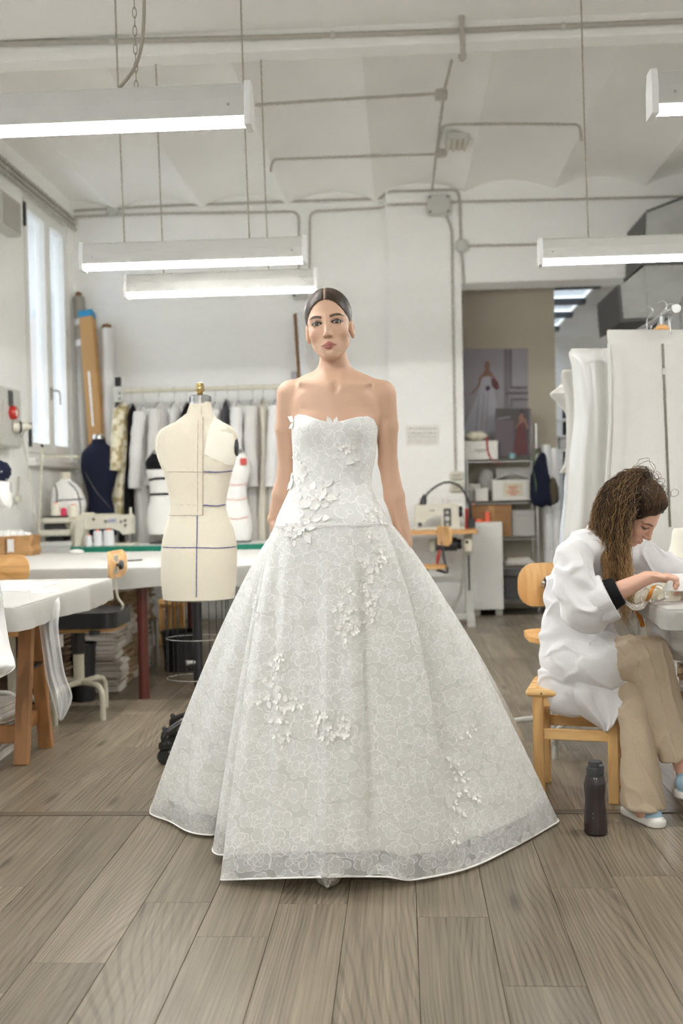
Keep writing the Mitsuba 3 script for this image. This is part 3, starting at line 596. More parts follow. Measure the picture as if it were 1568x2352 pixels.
for name, pts, m in (('blue_tape_line', [(374, 1257), (410, 1258), (452, 1258), (500, 1259), (541, 1256)], 'blue_tape_line'), ('blue_tape_line', [(453, 1184), (452, 1250), (451, 1320), (451, 1372)], 'blue_tape_line'), ('blue_tape_line', [(467, 1083), (500, 1084), (531, 1081)], 'blue_tape_line'), ('blue_tape_line', [(467, 1160), (495, 1162), (516, 1159)], 'blue_tape_line'),
                     ('seam_line', [(455, 955), (454, 1060), (454, 1180)], 'grey_tape_line'), ('seam_line', [(384, 1083), (466, 1084)], 'grey_tape_line'), ('seam_line', [(397, 1158), (466, 1161)], 'grey_tape_line'), ('seam_line', [(466, 958), (466, 1000), (465, 1182)], 'grey_tape_line')):
    obj(name, on_mesh_line(fm, pts, 0.0022 if m == 'blue_tape_line' else 0.0011, 0.005 if 'seam' in name or pts[0][0] == 467 else 0.001, 8), m, t, smooth=True)
px_ = P(452, 1400, FY)[0]; zbot = P(452, 1374, FY)[2]
obj('pole', rod((px_, FY, 0.14), (px_, FY, zbot + 0.05), 0.020, 16), 'black_satin', t, smooth=40)
zk = P(455, 1520, FY)[2]; obj('height_knob', tube([(px_, FY, zk), (px_ - 0.03, FY - 0.02, zk), (px_ - 0.05, FY - 0.03, zk)], [0.012, 0.009, 0.014], 10), 'steel', t, smooth=40)
z1, z2 = P(452, 1465, FY)[2], P(452, 1556, FY)[2]; cw = 0.145
def ring_pts(R, z, sx=1.0): a = np.linspace(0, 2 * np.pi, 37); return np.stack([px_ + 0.0 + R * np.cos(a), FY + 0.75 * R * np.sin(a), np.full(37, z)], 1)
for z in (zbot - 0.005, z1, z2): obj('cage_ring', tube(ring_pts(cw, z), 0.0024, 6, 1, False), 'steel', t, smooth=True)
for a in np.arange(12) * 2 * np.pi / 12: obj('cage_wire', rod((px_ + cw * math.cos(a), FY + 0.75 * cw * math.sin(a), z2), (px_ + cw * math.cos(a), FY + 0.75 * cw * math.sin(a), zbot), 0.002, 5), 'black_satin', t)
for i in range(4):
    a = math.radians(50 + 90 * i); e = V(px_ + 0.20 * math.cos(a), FY + 0.20 * math.sin(a), 0)
    lg = obj('base_leg', tube([(px_, FY, 0.19), V(px_, FY, 0.18) * 0.5 + 0.5 * (e + V(0, 0, 0.17)), e + V(0, 0, 0.135), e + V(0, 0, 0.10)], [0.02, 0.018, 0.015, 0.013], 10, 5), 'black_satin', t, smooth=True)
    obj('finial_cap', lathe([(0.012, 0.0), (0.017, 0.01), (0.009, 0.022), (0.012, 0.034), (0.004, 0.042)], e + V(0, 0, 0.13), 14), 'black_satin', lg, smooth=True)
    w_ = lathe([(0.006, -0.014), (0.03, -0.014), (0.036, -0.008), (0.036, 0.008), (0.03, 0.014), (0.006, 0.014)], k=20); w_.apply_transform(basis(e + V(0, 0, 0.036), (1, 0, 0), (0, 0, 1), (0, -1, 0))); obj('caster_wheel', w_, 'black_satin', lg, smooth=40)
    obj('caster_hub', move(lathe([(0.02, 0), (0.03, 0.01), (0.03, 0.03), (0.012, 0.045)], k=14), *(e + V(0, 0, 0.065))), 'black_satin', lg, smooth=40)

# ------------------------------------------------------------------ the long sewing worktop at the back, with machines and busts
WZ = P(260, 1255, 8.55)[2]
mat('green_edge', (22, 122, 98), 0.45)
mat('table_grey', (196, 196, 192), 0.5)
t = thing('sewing_table', 'long sewing worktop with a green front edge behind the cutting table', 'table')
wx0, wx1 = P(162, 1255, 8.55)[0], -0.75
obj('worktop', box((XL + 0.1, 8.56, WZ - 0.05), (wx1, 9.25, WZ - 0.003), 0.004), 'table_grey', t)
obj('green_edge', box((wx0, 8.54, WZ - 0.055), (wx1, 8.575, WZ), 0.004), 'green_edge', t, 'green front edge board')
for x in (XL + 0.2, -1.2):
    for y in (8.65, 9.15): obj('leg', box((x - 0.03, y - 0.03, 0), (x + 0.03, y + 0.03, WZ - 0.05), 0.004), 'green_edge', t)
obj('stretcher', box((XL + 0.2, 8.63, WZ - 0.18), (-1.2, 8.67, WZ - 0.11)), 'green_edge', t)
B8 = lambda x0, y0, x1, y1, Ya, Yb, b=0.01: box(V(P(x0, y0, Ya)[0], Ya, P(x0, y1, Ya)[2]), V(P(x1, y0, Ya)[0], Yb, P(x0, y0, Ya)[2]), b)
MY = 8.8
t = thing('sewing_machine', 'cream industrial sewing machine behind white thread cones', 'sewing machine')
z0 = WZ - 0.003; xa, xb = P(166, 1200, MY)[0], P(306, 1200, MY)[0]; zt, za = P(200, 1184, MY)[2], P(200, 1214, MY)[2]
obj('bed', box((xa - 0.02, MY - 0.09, z0), (xb + 0.02, MY + 0.1, z0 + 0.018), 0.006), 'putty', t)
obj('pillar', box((xa, MY - 0.065, z0 + 0.015), (xa + 0.13, MY + 0.065, zt - 0.01), 0.02), 'putty', t)
arm_poly = [(xa, zt), (xb - 0.09, zt), (xb - 0.012, zt + 0.004), (xb, zt - 0.02), (xb, P(0, 1231, MY)[2]), (xb - 0.075, P(0, 1233, MY)[2]), (xb - 0.11, za - 0.02), (xb - 0.18, za), (xa, za - 0.01)]
m = extrude(arm_poly, 0.12); m.apply_transform(basis(V(0, MY + 0.06, 0), (1, 0, 0), (0, 0, 1), (0, -1, 0))); obj('arm', m, 'putty', t)
obj('top_cover', box((xa + 0.02, MY - 0.05, zt - 0.004), (xb - 0.12, MY + 0.05, zt + 0.012), 0.006), 'beige_metal', t)
hw_ = lathe([(0.02, 0), (0.065, 0.005), (0.07, 0.02), (0.065, 0.035), (0.02, 0.04)], k=28); hw_.apply_transform(basis((xa - 0.045, MY, (zt + za) / 2 + 0.0), (0, 1, 0), (0, 0, 1), (1, 0, 0))); obj('hand_wheel', hw_, 'putty_dark', t, smooth=35)
for x, z in ((xb - 0.05, zt - 0.045), (xb - 0.05, zt - 0.085), (xb - 0.085, zt - 0.055), (xa + 0.2, zt - 0.03), (xa + 0.3, zt - 0.05)):
    obj('dial', rod((x, MY - 0.075, z), (x, MY - 0.055, z), 0.010, 12), 'dark_grey', t)
obj('needle_bar', rod((xb - 0.03, MY - 0.02, z0 + 0.03), (xb - 0.03, MY - 0.02, P(0, 1230, MY)[2]), 0.006), 'steel', t); obj('presser_foot', box((xb - 0.045, MY - 0.05, z0 + 0.018), (xb - 0.015, MY, z0 + 0.04), 0.004), 'steel', t)
obj('thread_post', rod((xb - 0.02, MY, zt), (xb - 0.02, MY, zt + 0.06), 0.011), 'putty', t)
lt = meshkit.text_mesh('JUKI', 0.022, 0.003, True); mat('logo_blue', (60, 84, 170), 0.5); lt.apply_transform(basis(P(246, 1199, MY - 0.063), (1, 0, 0), (0, 0, 1), (0, -1, 0))); obj('lettering', lt, 'logo_blue', t, 'blue lettering on the arm')
obj('needle_plate', B8(186, 1178, 213, 1184, MY - 0.03, MY + 0.03, 0.005), 'cream_cloth', t)
t = thing('overlock_machine', 'putty coloured overlock machine with a black tray beside the window', 'sewing machine'); OY = 8.75
obj('thread_tray', B8(94, 1190, 158, 1203, OY - 0.1, OY + 0.12), 'putty', t); obj('tray_mat', B8(97, 1186, 152, 1191, OY - 0.09, OY + 0.1, 0.003), 'near_black', t)
obj('motor', B8(100, 1203, 148, 1218, OY - 0.02, OY + 0.12), 'dark_grey', t); obj('frame_bar', B8(88, 1218, 158, 1232, OY - 0.08, OY + 0.06), 'putty', t)
obj('head', extrude([(P(152, 0, OY)[0], P(0, 1200, OY)[2]), (P(168, 0, OY)[0], P(0, 1196, OY)[2]), (P(168, 0, OY)[0], P(0, 1228, OY)[2]), (P(163, 0, OY)[0], P(0, 1240, OY)[2]), (P(160, 0, OY)[0], z0 + 0.005), (P(148, 0, OY)[0], z0 + 0.005), (P(150, 0, OY)[0], P(0, 1235, OY)[2])], 0.14).apply_transform(basis(V(0, OY + 0.04, 0), (1, 0, 0), (0, 0, 1), (0, -1, 0))), 'putty', t)
obj('bed', B8(84, 1246, 160, 1258, OY - 0.15, OY + 0.12), 'table_grey', t); obj('looper_guard', B8(104, 1233, 146, 1246, OY - 0.02, OY + 0.1, 0.004), 'near_black', t)
t = thing('thread_stand', 'thin cream thread stand pole rising before the window sill', 'thread stand'); sy = 8.62
obj('pole', tube([P(88, 1256, sy), P(97, 1028, sy)], 0.010, 10), 'beige_metal', t, smooth=40); obj('cap', move(trimesh.creation.icosphere(2, 0.013), *P(97, 1024, sy)), 'near_black', t, smooth=True)
obj('cross_bar', tube([P(97, 1049, sy), P(178, 1049, sy)], 0.011, 10), 'beige_metal', t, smooth=40); obj('clamp', lathe([(0.016, -0.03), (0.018, 0.03)], P(97, 1052, sy), 14), 'putty', t, smooth=40)
mat('thread_cream', proc(lambda p, n, uv: lin(236, 231, 214) * (0.93 + 0.07 * dr.sin(p.z * 2600))), 0.8); mat('thread_white', proc(lambda p, n, uv: lin(236, 236, 238) * (0.94 + 0.06 * dr.sin(p.z * 2600))), 0.8); mat('thread_pink', (206, 60, 96), 0.7)
def cone(label, px, y0, y1, w, Y, m, grp='thread cones by the sewing machines', zb=None):
    a, b = P(px, y1, Y), P(px, y0, Y); hgt = b[2] - a[2]; r = w * Y / F / 2
    if zb is not None: a[2] = zb
    t = thing('thread_cone', label, 'thread cone', grp)
    obj('thread', lathe([(r * 0.6, 0), (r, 0.01), (r * 0.92, hgt * 0.86), (r * 0.8, hgt * 0.93)], a, 24), m, t, smooth=40)
    obj('core', lathe([(r * 0.42, hgt * 0.9), (r * 0.36, hgt * 1.0), (r * 0.2, hgt)], a, 16), 'orange_plastic', t, 'orange cone core', smooth=40)
cone('tall cream thread cone on the overlock tray', 129, 1157, 1190, 22, OY - 0.02, 'thread_cream', zb=P(0, 1190, OY - 0.1)[2] - 0.0)
cone('cream thread cone on the machine top past the pink spool', 168, 1158, 1190, 24, OY, 'thread_cream')
cone('small pink spool between the two cream cones', 147, 1166, 1190, 15, OY, 'thread_pink')
for px, y0, w_, l in ((204, 1227, 16, 'smallest white thread cone standing on the green edged worktop'), (225, 1216, 21, 'white thread cone in the middle of the three on the worktop'), (250, 1215, 26, 'widest white thread cone on the worktop')): cone(l, px, y0, 1255, w_, 8.62, 'thread_white', 'white thread cones on the worktop', zb=WZ - 0.003)
def bust(label, rows, Y, m, dep=0.72, neck='steel', zfloor=None, k=40):
    t = thing('dress_form', label, 'dress form'); fm = loft(outline_body(rows, Y, dep, k, 2.2, 4)); obj('torso', fm, m, t, smooth=40)
    y, a, b = rows[0]; c = P((a + b) / 2, y, Y); r = (b - a) * Y / F / 2
    if neck: obj('neck_cap', lathe([(r * 1.0, -0.01), (r * 1.0, 0.02), (r * 0.9, 0.028), (0.01, 0.03)], V(c[0], Y, c[2]), 24), neck, t, smooth=30)
    y, a, b = rows[-1]; c = P((a + b) / 2, y, Y); obj('pole', rod((c[0], Y, 0 if zfloor is None else zfloor), (c[0], Y, c[2] + 0.03), 0.018), 'dark_grey', t, smooth=40)
    obj('base', lathe([(0.16, 0), (0.16, 0.012), (0.03, 0.03)], V(c[0], Y, 0 if zfloor is None else zfloor), 24), 'dark_grey', t, smooth=30); return t, fm
t, fm = bust('navy dress form with a chrome neck beside the brocade jacket', [(1006, 213, 241), (1018, 209, 244), (1030, 197, 258), (1044, 188, 268), (1080, 187, 269), (1112, 196, 263), (1142, 203, 256), (1170, 202, 262), (1230, 196, 268)], 9.35, 'navy_cloth')
obj('seam_tape', on_mesh_line(fm, [(196, 1085), (222, 1130), (258, 1172)], 0.004, 0.002, 8), 'dark_grey', t)
for x in (221, 233): obj('chrome_knob', move(trimesh.creation.icosphere(2, 0.016), *P(x, 1001, 9.31)), 'steel', t, smooth=True)
t, fm = bust('small white dress form with black tape lines under the window', [(1092, 140, 162), (1104, 137, 164), (1112, 127, 174), (1126, 121, 186), (1146, 119, 194), (1160, 118, 197), (1178, 121, 194), (1205, 123, 190)], 9.1, 'white_cloth', neck=None, zfloor=WZ - 0.003)
obj('neck_top', lathe([(0.045, -0.02), (0.043, 0.03), (0.04, 0.035)], P(151, 1094, 9.1), 20), 'canvas', t, smooth=30)
for pts in ([(130, 1150), (160, 1148), (196, 1146)], [(158, 1108), (176, 1128), (184, 1160), (184, 1200)], [(126, 1112), (131, 1130), (130, 1155)]): obj('tape_line', on_mesh_line(fm, pts, 0.005, 0.002, 8), 'black_cloth', t)
t, fm = bust('white dress form with black bands half hidden by the cream form', [(1040, 350, 420), (1060, 338, 432), (1085, 338, 434), (1110, 343, 428), (1140, 346, 424), (1165, 341, 430), (1195, 338, 432), (1226, 342, 430)], 9.0, 'white_cloth', zfloor=WZ - 0.003)
for pts in ([(343, 1102), (360, 1099), (400, 1098)], [(346, 1136), (365, 1135), (400, 1134)]): obj('band', on_mesh_line(fm, pts, 0.010, 0.002, 8), 'black_cloth', t, 'black band')
obj('black_top', loft(outline_body([(1037, 352, 418), (1058, 336, 434), (1078, 337, 434)], 9.0, 0.75, 30, 2.2, 3)), 'black_cloth', t, 'black cloth over the shoulders', smooth=40)
t, fm = bust('white dress form with pink lines between the cream form and the bride', [(1040, 500, 560), (1060, 490, 572), (1085, 490, 574), (1120, 496, 566), (1150, 496, 568), (1185, 492, 576), (1220, 492, 578), (1250, 496, 572)], 8.95, 'white_cloth', zfloor=WZ - 0.003)
mat('pink_line', (206, 160, 150), 0.7)
for y in (1112, 1146, 1190): obj('pink_line', on_mesh_line(fm, [(515, y), (545, y + 2), (570, y - 3)], 0.005, 0.002, 8), 'pink_line', t)
obj('red_tag', box(P(552, 1068, 8.85) , P(566, 1052, 8.84), 0.002), 'red_plastic', t, 'dark red tag')
# ------------------------------------------------------------------ tables on the window side
mat('table_cloth', proc(lambda p, n, uv: lin(172, 170, 165) * (0.94 + 0.05 * noise(p.x * 260, p.y * 260, p.z * 260) + 0.05 * fbm(p.x * 5, p.y * 5, p.z * 5, 2))), 0.9, 0.15)
mat('board_wood', (168, 130, 90), 0.6)
def cloth(name, label, x0, x1, y0, y1, z, drop, seed, k=260, wav=0.5):
    r = np.random.default_rng(seed); o = np.array(rrect(x1 - x0, y1 - y0, 0.02, 4)) + V((x0 + x1) / 2, (y0 + y1) / 2); o = np.vstack([o, o[:1]])
    s = np.concatenate([[0], np.cumsum(np.linalg.norm(np.diff(o, axis=0), axis=1))]); t = np.linspace(0, s[-1], k, endpoint=False)
    e = np.stack([np.interp(t, s, o[:, 0]), np.interp(t, s, o[:, 1])], 1); d = np.roll(e, -1, 0) - np.roll(e, 1, 0); n = np.stack([d[:, 1], -d[:, 0]], 1); n /= np.linalg.norm(n, axis=1, keepdims=True)
    w = sum(a * np.sin(t * f + r.random() * 6.28) for a, f in ((0.5, 9), (0.3, 23), (0.25, 41))) * wav; c = V((x0 + x1) / 2, (y0 + y1) / 2)
    dp = drop * (1 + 0.12 * np.sin(t * 2.3 + r.random() * 6) + 0.06 * np.sin(t * 7 + 1))
    R = lambda q, zz: np.column_stack([q, np.broadcast_to(zz, k)])
    rings = [R(c + (e - c) * 0.02, z), R(c + (e - c) * 0.6, z), R(e - n * 0.012, z), R(e - n * 0.003, z - 0.003), R(e + n * 0.002, z - 0.012)]
    for f in (0.35, 0.7, 1.0): rings.append(R(e + n * (0.004 + (0.012 * w * f)[:, None] + 0.004 * f), z - dp * f))
    rings.append(R(e + n * (0.001 + (0.012 * w)[:, None]), z - dp)); rings += [R(e + n * (0.0005 + (0.010 * w)[:, None] * 0.5), z - dp * 0.5), R(e - n * 0.001, z - 0.004)]
    return thing(name, label, 'tablecloth', mesh=loft(rings, caps=False), m='table_cloth', smooth=50)
T1z = 0.796; a = P(592, 1262, 7.0)[0]
t = thing('cutting_table', 'big cutting table under a white cloth with maroon column legs', 'table')
obj('tabletop', box((XL + 0.05, 6.2, T1z - 0.035), (-0.9, 7.98, T1z - 0.006)), 'board_wood', t)
for x, y in ((-1.561, 6.33), (-1.56, 7.8), (XL + 0.3, 6.4), (XL + 0.3, 7.8)): obj('leg', lathe([(0.034, 0), (0.034, 0.006), (0.031, 0.01), (0.031, T1z - 0.035)], (x, y, 0), 24), 'maroon_paint', t, smooth=30)
cloth('tablecloth', 'white cloth over the big cutting table behind', XL + 0.03, -0.88, 6.17, 8.0, T1z, 0.13, 3)
t = thing('pencil', 'dark blue pencil lying on the white cutting table', 'pencil'); a, b = PZ(292, 1288, T1z + 0.005), PZ(326, 1286, T1z + 0.005); obj('shaft', rod(a, b, 0.0045, 6), 'navy_cloth', t); obj('tip', tube([a, a + (a - b) * 0.06], [0.0045, 0.0008], 6), 'pine_x', t)
t = thing('white_bundle', 'small white rounded bundle at the back edge of the cutting table', 'bundle', mesh=lathe([(0.01, 0), (0.045, 0.0), (0.055, 0.012), (0.045, 0.028), (0.01, 0.034)], PZ(176, 1272, T1z), 18), m='white_cloth', smooth=True)
t = thing('paper_bag', 'brown paper bag with white tissue at the window end of the cutting table', 'bag'); by = 7.75
a, b = P(-60, 1272, by), P(82, 1230, by); rows_ = []
for i, (f, gx_) in enumerate(((0, 0.0), (0.25, 0.012), (0.5, -0.004), (0.75, 0.008), (1.0, 0.012))):
    w2, d2 = (b[0] - a[0]) / 2 + gx_, 0.11 - 0.02 * f; q = np.array(rrect(2 * w2, 2 * d2, 0.02, 2)); q += 0.004 * rng.normal(size=q.shape); rows_.append(np.column_stack([q + V((a[0] + b[0]) / 2, by), np.full(len(q), T1z + (b[2] - T1z) * f) + 0.008 * f * rng.normal(size=len(q))]))
mat('kraft', proc(lambda p, n, uv: mix(lin(184, 142, 94), lin(160, 120, 76), fbm(p.x * 14, p.y * 14, p.z * 14, 3))), 0.7)
obj('bag', loft(rows_, caps=False), 'kraft', t); obj('seam', box((P(25, 1250, by)[0], by - 0.118, T1z + 0.01), (P(27, 1250, by)[0], by - 0.108, b[2] - 0.01)), 'cardboard_dark', t); obj('tape', box((P(30, 1250, by)[0], by - 0.115, T1z + 0.03), (P(44, 1250, by)[0], by - 0.109, b[2] - 0.02)), 'plastic_wrap', t)
f = lambda p: s_ell(p, V((a[0] + b[0]) / 2, by, b[2]), (0.21, 0.085, 0.035)) + 0.010 * np.sin(p[:, 0] * 60) * np.cos(p[:, 1] * 70) + 0.008 * np.sin(p[:, 0] * 130 + p[:, 2] * 50)
obj('tissue', isomesh(f, V((a[0] + b[0]) / 2 - 0.26, by - 0.13, b[2] - 0.06), V((a[0] + b[0]) / 2 + 0.26, by + 0.13, b[2] + 0.07), 0.009), 'white_cloth', t, smooth=True)
# the nearer trestle table
T2z = 0.79
t = thing('trestle_table', 'trestle table with brown wooden legs at the window side, nearer the camera', 'table')
obj('tabletop', box((XL + 0.2, 4.06, T2z - 0.03), (-1.52, 5.44, T2z - 0.006)), 'board_wood', t)
def plank_between(a, b, w, th, side):
    a, b = V(*a), V(*b); d = b - a; l = np.linalg.norm(d); d /= l; s = np.asarray(side, float); s = s - d * (s @ d); s /= np.linalg.norm(s)
    m = box((-w / 2, -th / 2, 0), (w / 2, th / 2, l), 0.003); m.apply_transform(basis(a, s, np.cross(d, s), d)); return m
for x in (-1.745, -2.75):
    y0, y1, ym_ = 4.76, 5.10, 4.93
    for y, s in ((y0, -1), (y1, 1)): obj('leg', plank_between((x, y, 0.0), (x + 0.0, ym_ + s * 0.035, T2z - 0.035), 0.065, 0.042, (1, 0, 0)), 'trestle_wood', t)
    obj('end_rail', plank_between((x - 0.03, y0 + 0.03, 0.16), (x - 0.03, y1 - 0.02, 0.16), 0.07, 0.02, (0, 0, 1)), 'trestle_wood_y', t)
    obj('hinge', plank_between((x + 0.0, y0 + 0.07, 0.415), (x + 0.0, y1 - 0.06, 0.43), 0.012, 0.05, (0, 0, 1)), 'black_satin', t)
for y, z in ((4.79, 0.135), (5.07, 0.17)): obj('long_rail', box((-2.78, y - 0.015, z - 0.04), (-1.76, y + 0.015, z + 0.04), 0.003), 'trestle_wood', t)
cloth('tablecloth', 'white muslin cloth over the trestle table, hanging low at its corner', XL + 0.18, -1.495, 4.03, 5.46, T2z, 0.10, 5, wav=0.9)
thing('pattern_sheet', 'pale sheet with faint orange lines lying on the trestle table', 'paper', mesh=box((-2.5, 4.75, T2z + 0.0005), (-1.7, 5.25, T2z + 0.003)), m=mat('sheet_lines', proc(lambda p, n, uv: mix(lin(238, 234, 226), lin(222, 190, 150), 0.7 * smoothstep(0.86, 0.97, dr.sin(p.x * 40 + 6 * noise(p.x * 6, p.y * 6))))), 0.8))
scene['tulle'] = {'type': 'mask', 'opacity': 0.55, 'bsdf': {'type': 'twosided', 'bsdf': {'type': 'diffuse', 'reflectance': rgb(L(236, 236, 236))}}}
def drape(px_rows, Ys, m, fold, seed, th=0.0, n=30):
    """hanging cloth through pixel rows (y, left, right) at depths Ys, folded in depth"""
    r = np.random.default_rng(seed); ph = r.random(4) * 6.28; q = smooth_path(np.column_stack([np.array(px_rows, float), Ys]), 6); g = []
    for i, (y, a, b, Y) in enumerate(q):
        s = i / (len(q) - 1); u = np.linspace(0, 1, n); f = fold * (np.sin(u * 9 + ph[0] + 1.5 * s) + 0.6 * np.sin(u * 19 + ph[1] - 2 * s) + 0.4 * np.sin(u * 4 + ph[2] + 5 * s)) * (0.3 + 0.7 * s)
        g.append([P(a + (b - a) * uu, y, Y + ff) for uu, ff in zip(u, f)])
    return sheet(np.array(g), th)
thing('tulle_cloth', 'sheer white tulle hanging off the corner of the trestle table', 'cloth', mesh=drape([(1352, 70, 135), (1374, 74, 136), (1392, 84, 138), (1440, 90, 134), (1500, 98, 141), (1550, 105, 150), (1600, 118, 166), (1640, 130, 152), (1655, 136, 142)], [4.72, 4.55, 4.48, 4.46, 4.45, 4.45, 4.45, 4.45, 4.45], 'tulle', 0.02, 3), m='tulle', smooth=True)
t = thing('white_coat', 'white coat hanging into the frame edge beside the trestle table', 'coat')
obj('body', drape([(1080, -130, -50), (1200, -130, -14), (1290, -130, -6), (1365, -130, 4), (1420, -130, 12), (1480, -130, 22), (1520, -130, 34), (1540, -130, 30), (1562, -130, -8)], [3.93, 3.91, 3.9, 3.9, 3.9, 3.88, 3.85, 3.83, 3.84], 'x', 0.012, 4, 0.004), 'white_cloth', t, smooth=True)
obj('hem', drape([(1518, -40, 34), (1532, -40, 32), (1548, -40, 12)], [3.80, 3.79, 3.82], 'x', 0.006, 9, 0.003), 'white_cloth', t, smooth=True)
t = thing('coat_stand', 'slim post that carries the white coat at the frame edge', 'stand'); c = P(-190, 1300, 3.95); obj('pole', rod((c[0], 3.95, 0), (c[0], 3.95, 1.25), 0.015), 'black_satin', t, smooth=40); obj('base', lathe([(0.17, 0), (0.17, 0.015), (0.02, 0.03)], (c[0], 3.95, 0), 24), 'black_satin', t, smooth=30); obj('arm', rod((c[0] - 0.05, 3.95, 1.2), (c[0] + 0.2, 3.95, 1.2), 0.01), 'black_satin', t)

# ------------------------------------------------------------------ chairs
def ply_back(w, h, th, r, bend=0.03, n=16):
    o = np.array(rrect(w, h, r, 6)); ring = lambda s, off, zz: np.column_stack([o[:, 0] * s, off + bend * (o[:, 0] * s / (w / 2)) ** 2, o[:, 1] * s])
    return loft([ring(0.94, -th / 2, 0), ring(1, -th / 3, 0), ring(1, th / 3, 0), ring(0.94, th / 2, 0)])
def place(m, at, deg): return move(rot(m, (0, 0, 1), deg), *at)
t = thing('work_chair', 'swivel chair with a black seat and plywood back, between the two white tables', 'chair'); cx, cy = -1.80, 5.86
sz = P(200, 1418, 5.86)[2]
m = extrude(rrect(0.42, 0.40, 0.07), 0.085); obj('seat', move(m, cx + 0.04, cy, sz - 0.042), 'black_satin', t); obj('seat_pan', move(extrude(rrect(0.40, 0.37, 0.06), 0.018), cx + 0.03, cy, sz - 0.062), 'cardboard', t)
obj('care_label', box((P(153, 1460, cy)[0], cy - 0.21, P(0, 1476, cy)[2]), (P(172, 1460, cy)[0], cy - 0.205, P(0, 1448, cy)[2])), 'white_cloth', t, 'white care label'); obj('lever_knob', lathe([(0.005, -0.012), (0.03, -0.01), (0.03, 0.01), (0.005, 0.012)], P(217, 1454, 5.66), 16), 'black_plastic', t, smooth=40)
obj('column', tube([(cx - 0.01, cy, 0.17), (cx - 0.01, cy, sz - 0.06)], 0.03, 18), 'beige_metal', t, smooth=40); obj('collar', tube([(cx - 0.01, cy, sz - 0.2), (cx - 0.01, cy, sz - 0.07)], 0.036, 18), 'black_plastic', t, smooth=40)
for fx, fy in ((-1.64, 5.72), (-1.865, 5.60), (-1.72, 6.06), (-2.02, 6.0)):
    d = V(fx - cx, fy - cy); d /= np.linalg.norm(d); e = V(fx, fy)
    obj('base_leg', tube(np.vstack([[cx, cy, 0.185], [*(e - d * 0.07), 0.185], [*(e - d * 0.025), 0.172], [*(e - d * 0.004), 0.14], [*e, 0.09], [*e, 0.0]]), 0.0155, 12, 5), 'beige_metal', t, smooth=40)
bz = P(247, 1297, cy)[2]; m = ply_back(0.36, 0.155, 0.014, 0.06, 0.035); obj('backrest', place(m, (cx + 0.19, cy, bz), -90), 'beech', t, 'plywood backrest')
obj('back_strap', ribbon([(cx + 0.205, cy - 0.02, bz + 0.03), (cx + 0.21, cy - 0.02, bz - 0.08), (cx + 0.225, cy - 0.02, bz - 0.18), (cx + 0.25, cy - 0.02, bz - 0.24), (cx + 0.15, cy, sz - 0.055)], 0.03, 0.006, (0, 1, 0)), 'putty_dark', t)
obj('back_bracket', box((cx + 0.203, cy - 0.05, bz - 0.05), (cx + 0.219, cy + 0.03, bz + 0.055), 0.004), 'putty_dark', t); obj('back_knob', tube([(cx + 0.218, cy - 0.02, bz), (cx + 0.235, cy - 0.02, bz), (cx + 0.24, cy - 0.02, bz), (cx + 0.258, cy - 0.02, bz)], [0.008, 0.008, 0.028, 0.024], 14), 'black_plastic', t)
t = thing('work_chair', 'plywood chair back showing above the trestle table at the frame edge', 'chair'); c = P(18, 1306, 5.75)
obj('backrest', move(ply_back(0.40, 0.15, 0.014, 0.06, -0.03), c[0] - 0.07, 5.75, c[2]), 'beech_x', t, 'plywood backrest'); obj('back_post', tube([(c[0] - 0.07, 5.77, c[2]), (c[0] - 0.07, 5.80, 0.5), (c[0] - 0.07, 5.95, 0.45)], 0.015, 8, 4), 'black_plastic', t, smooth=True)
obj('seat', move(extrude(rrect(0.40, 0.36, 0.06), 0.03), c[0] - 0.07, 5.96, 0.45), 'beech_x', t); obj('column', rod((c[0] - 0.07, 5.96, 0.06), (c[0] - 0.07, 5.96, 0.46), 0.025), 'putty', t, smooth=40)
for i in range(5): a = i * 2 * np.pi / 5; obj('base_leg', tube([(c[0] - 0.07, 5.96, 0.1), (c[0] - 0.07 + 0.27 * math.cos(a), 5.96 + 0.27 * math.sin(a), 0.04)], [0.02, 0.014], 8), 'putty', t); obj('glide', lathe([(0.016, 0), (0.018, 0.05)], (c[0] - 0.07 + 0.265 * math.cos(a), 5.96 + 0.265 * math.sin(a), 0), 10), 'black_plastic', t)

# ------------------------------------------------------------------ under the tables
mat('bin_black', (24, 25, 28), 0.45)
def bin_(label, px, ybot, yt, w, Y):
    a, b = P(px, ybot, Y), P(px, yt, Y); r = w * Y / F / 2; h_ = b[2]
    t = thing('waste_bin', label, 'bin'); obj('body', lathe([(r * 0.80, 0), (r * 0.82, 0.004), (r * 0.97, h_ - 0.01), (r * 1.03, h_ - 0.008), (r * 1.03, h_), (r * 0.95, h_), (r * 0.78, 0.02), (0.001, 0.02)], (a[0], Y, 0), 36), 'bin_black', t, smooth=35); obj('rim', tube(np.array([[a[0] + r * 1.0 * math.cos(q), Y + r * 1.0 * math.sin(q), h_] for q in np.linspace(0, 2 * np.pi, 37)]), 0.006, 6, 1, False), 'bin_black', t, smooth=True)
bin_('black waste bin behind the swivel chair base', 193, 1605, 1478, 62, 6.28)
bin_('black waste bin behind the wire cage of the cream dress form', 415, 1532, 1450, 88, 7.35)
t = thing('steel_frame', 'pair of thin steel tubes standing beside the maroon table leg', 'frame')
for x in (350, 361): a = P(x, 1524, 7.6); obj('tube', rod((a[0], 7.6, 0), (a[0], 7.6, P(x, 1424, 7.6)[2]), 0.012), 'steel', t, smooth=40)
obj('cross_tube', rod(P(350, 1426, 7.6), P(361, 1426, 7.6), 0.012), 'steel', t, smooth=40)
t = thing('wooden_chair', 'pale wooden chair legs far behind the wire cage', 'chair'); cy_ = 9.9 - 1.6
for x in (402, 418): a = P(x, 1440, cy_); obj('leg', box((a[0] - 0.022, cy_ - 0.02, 0), (a[0] + 0.022, cy_ + 0.02, P(x, 1380, cy_)[2]), 0.004), 'beech', t)
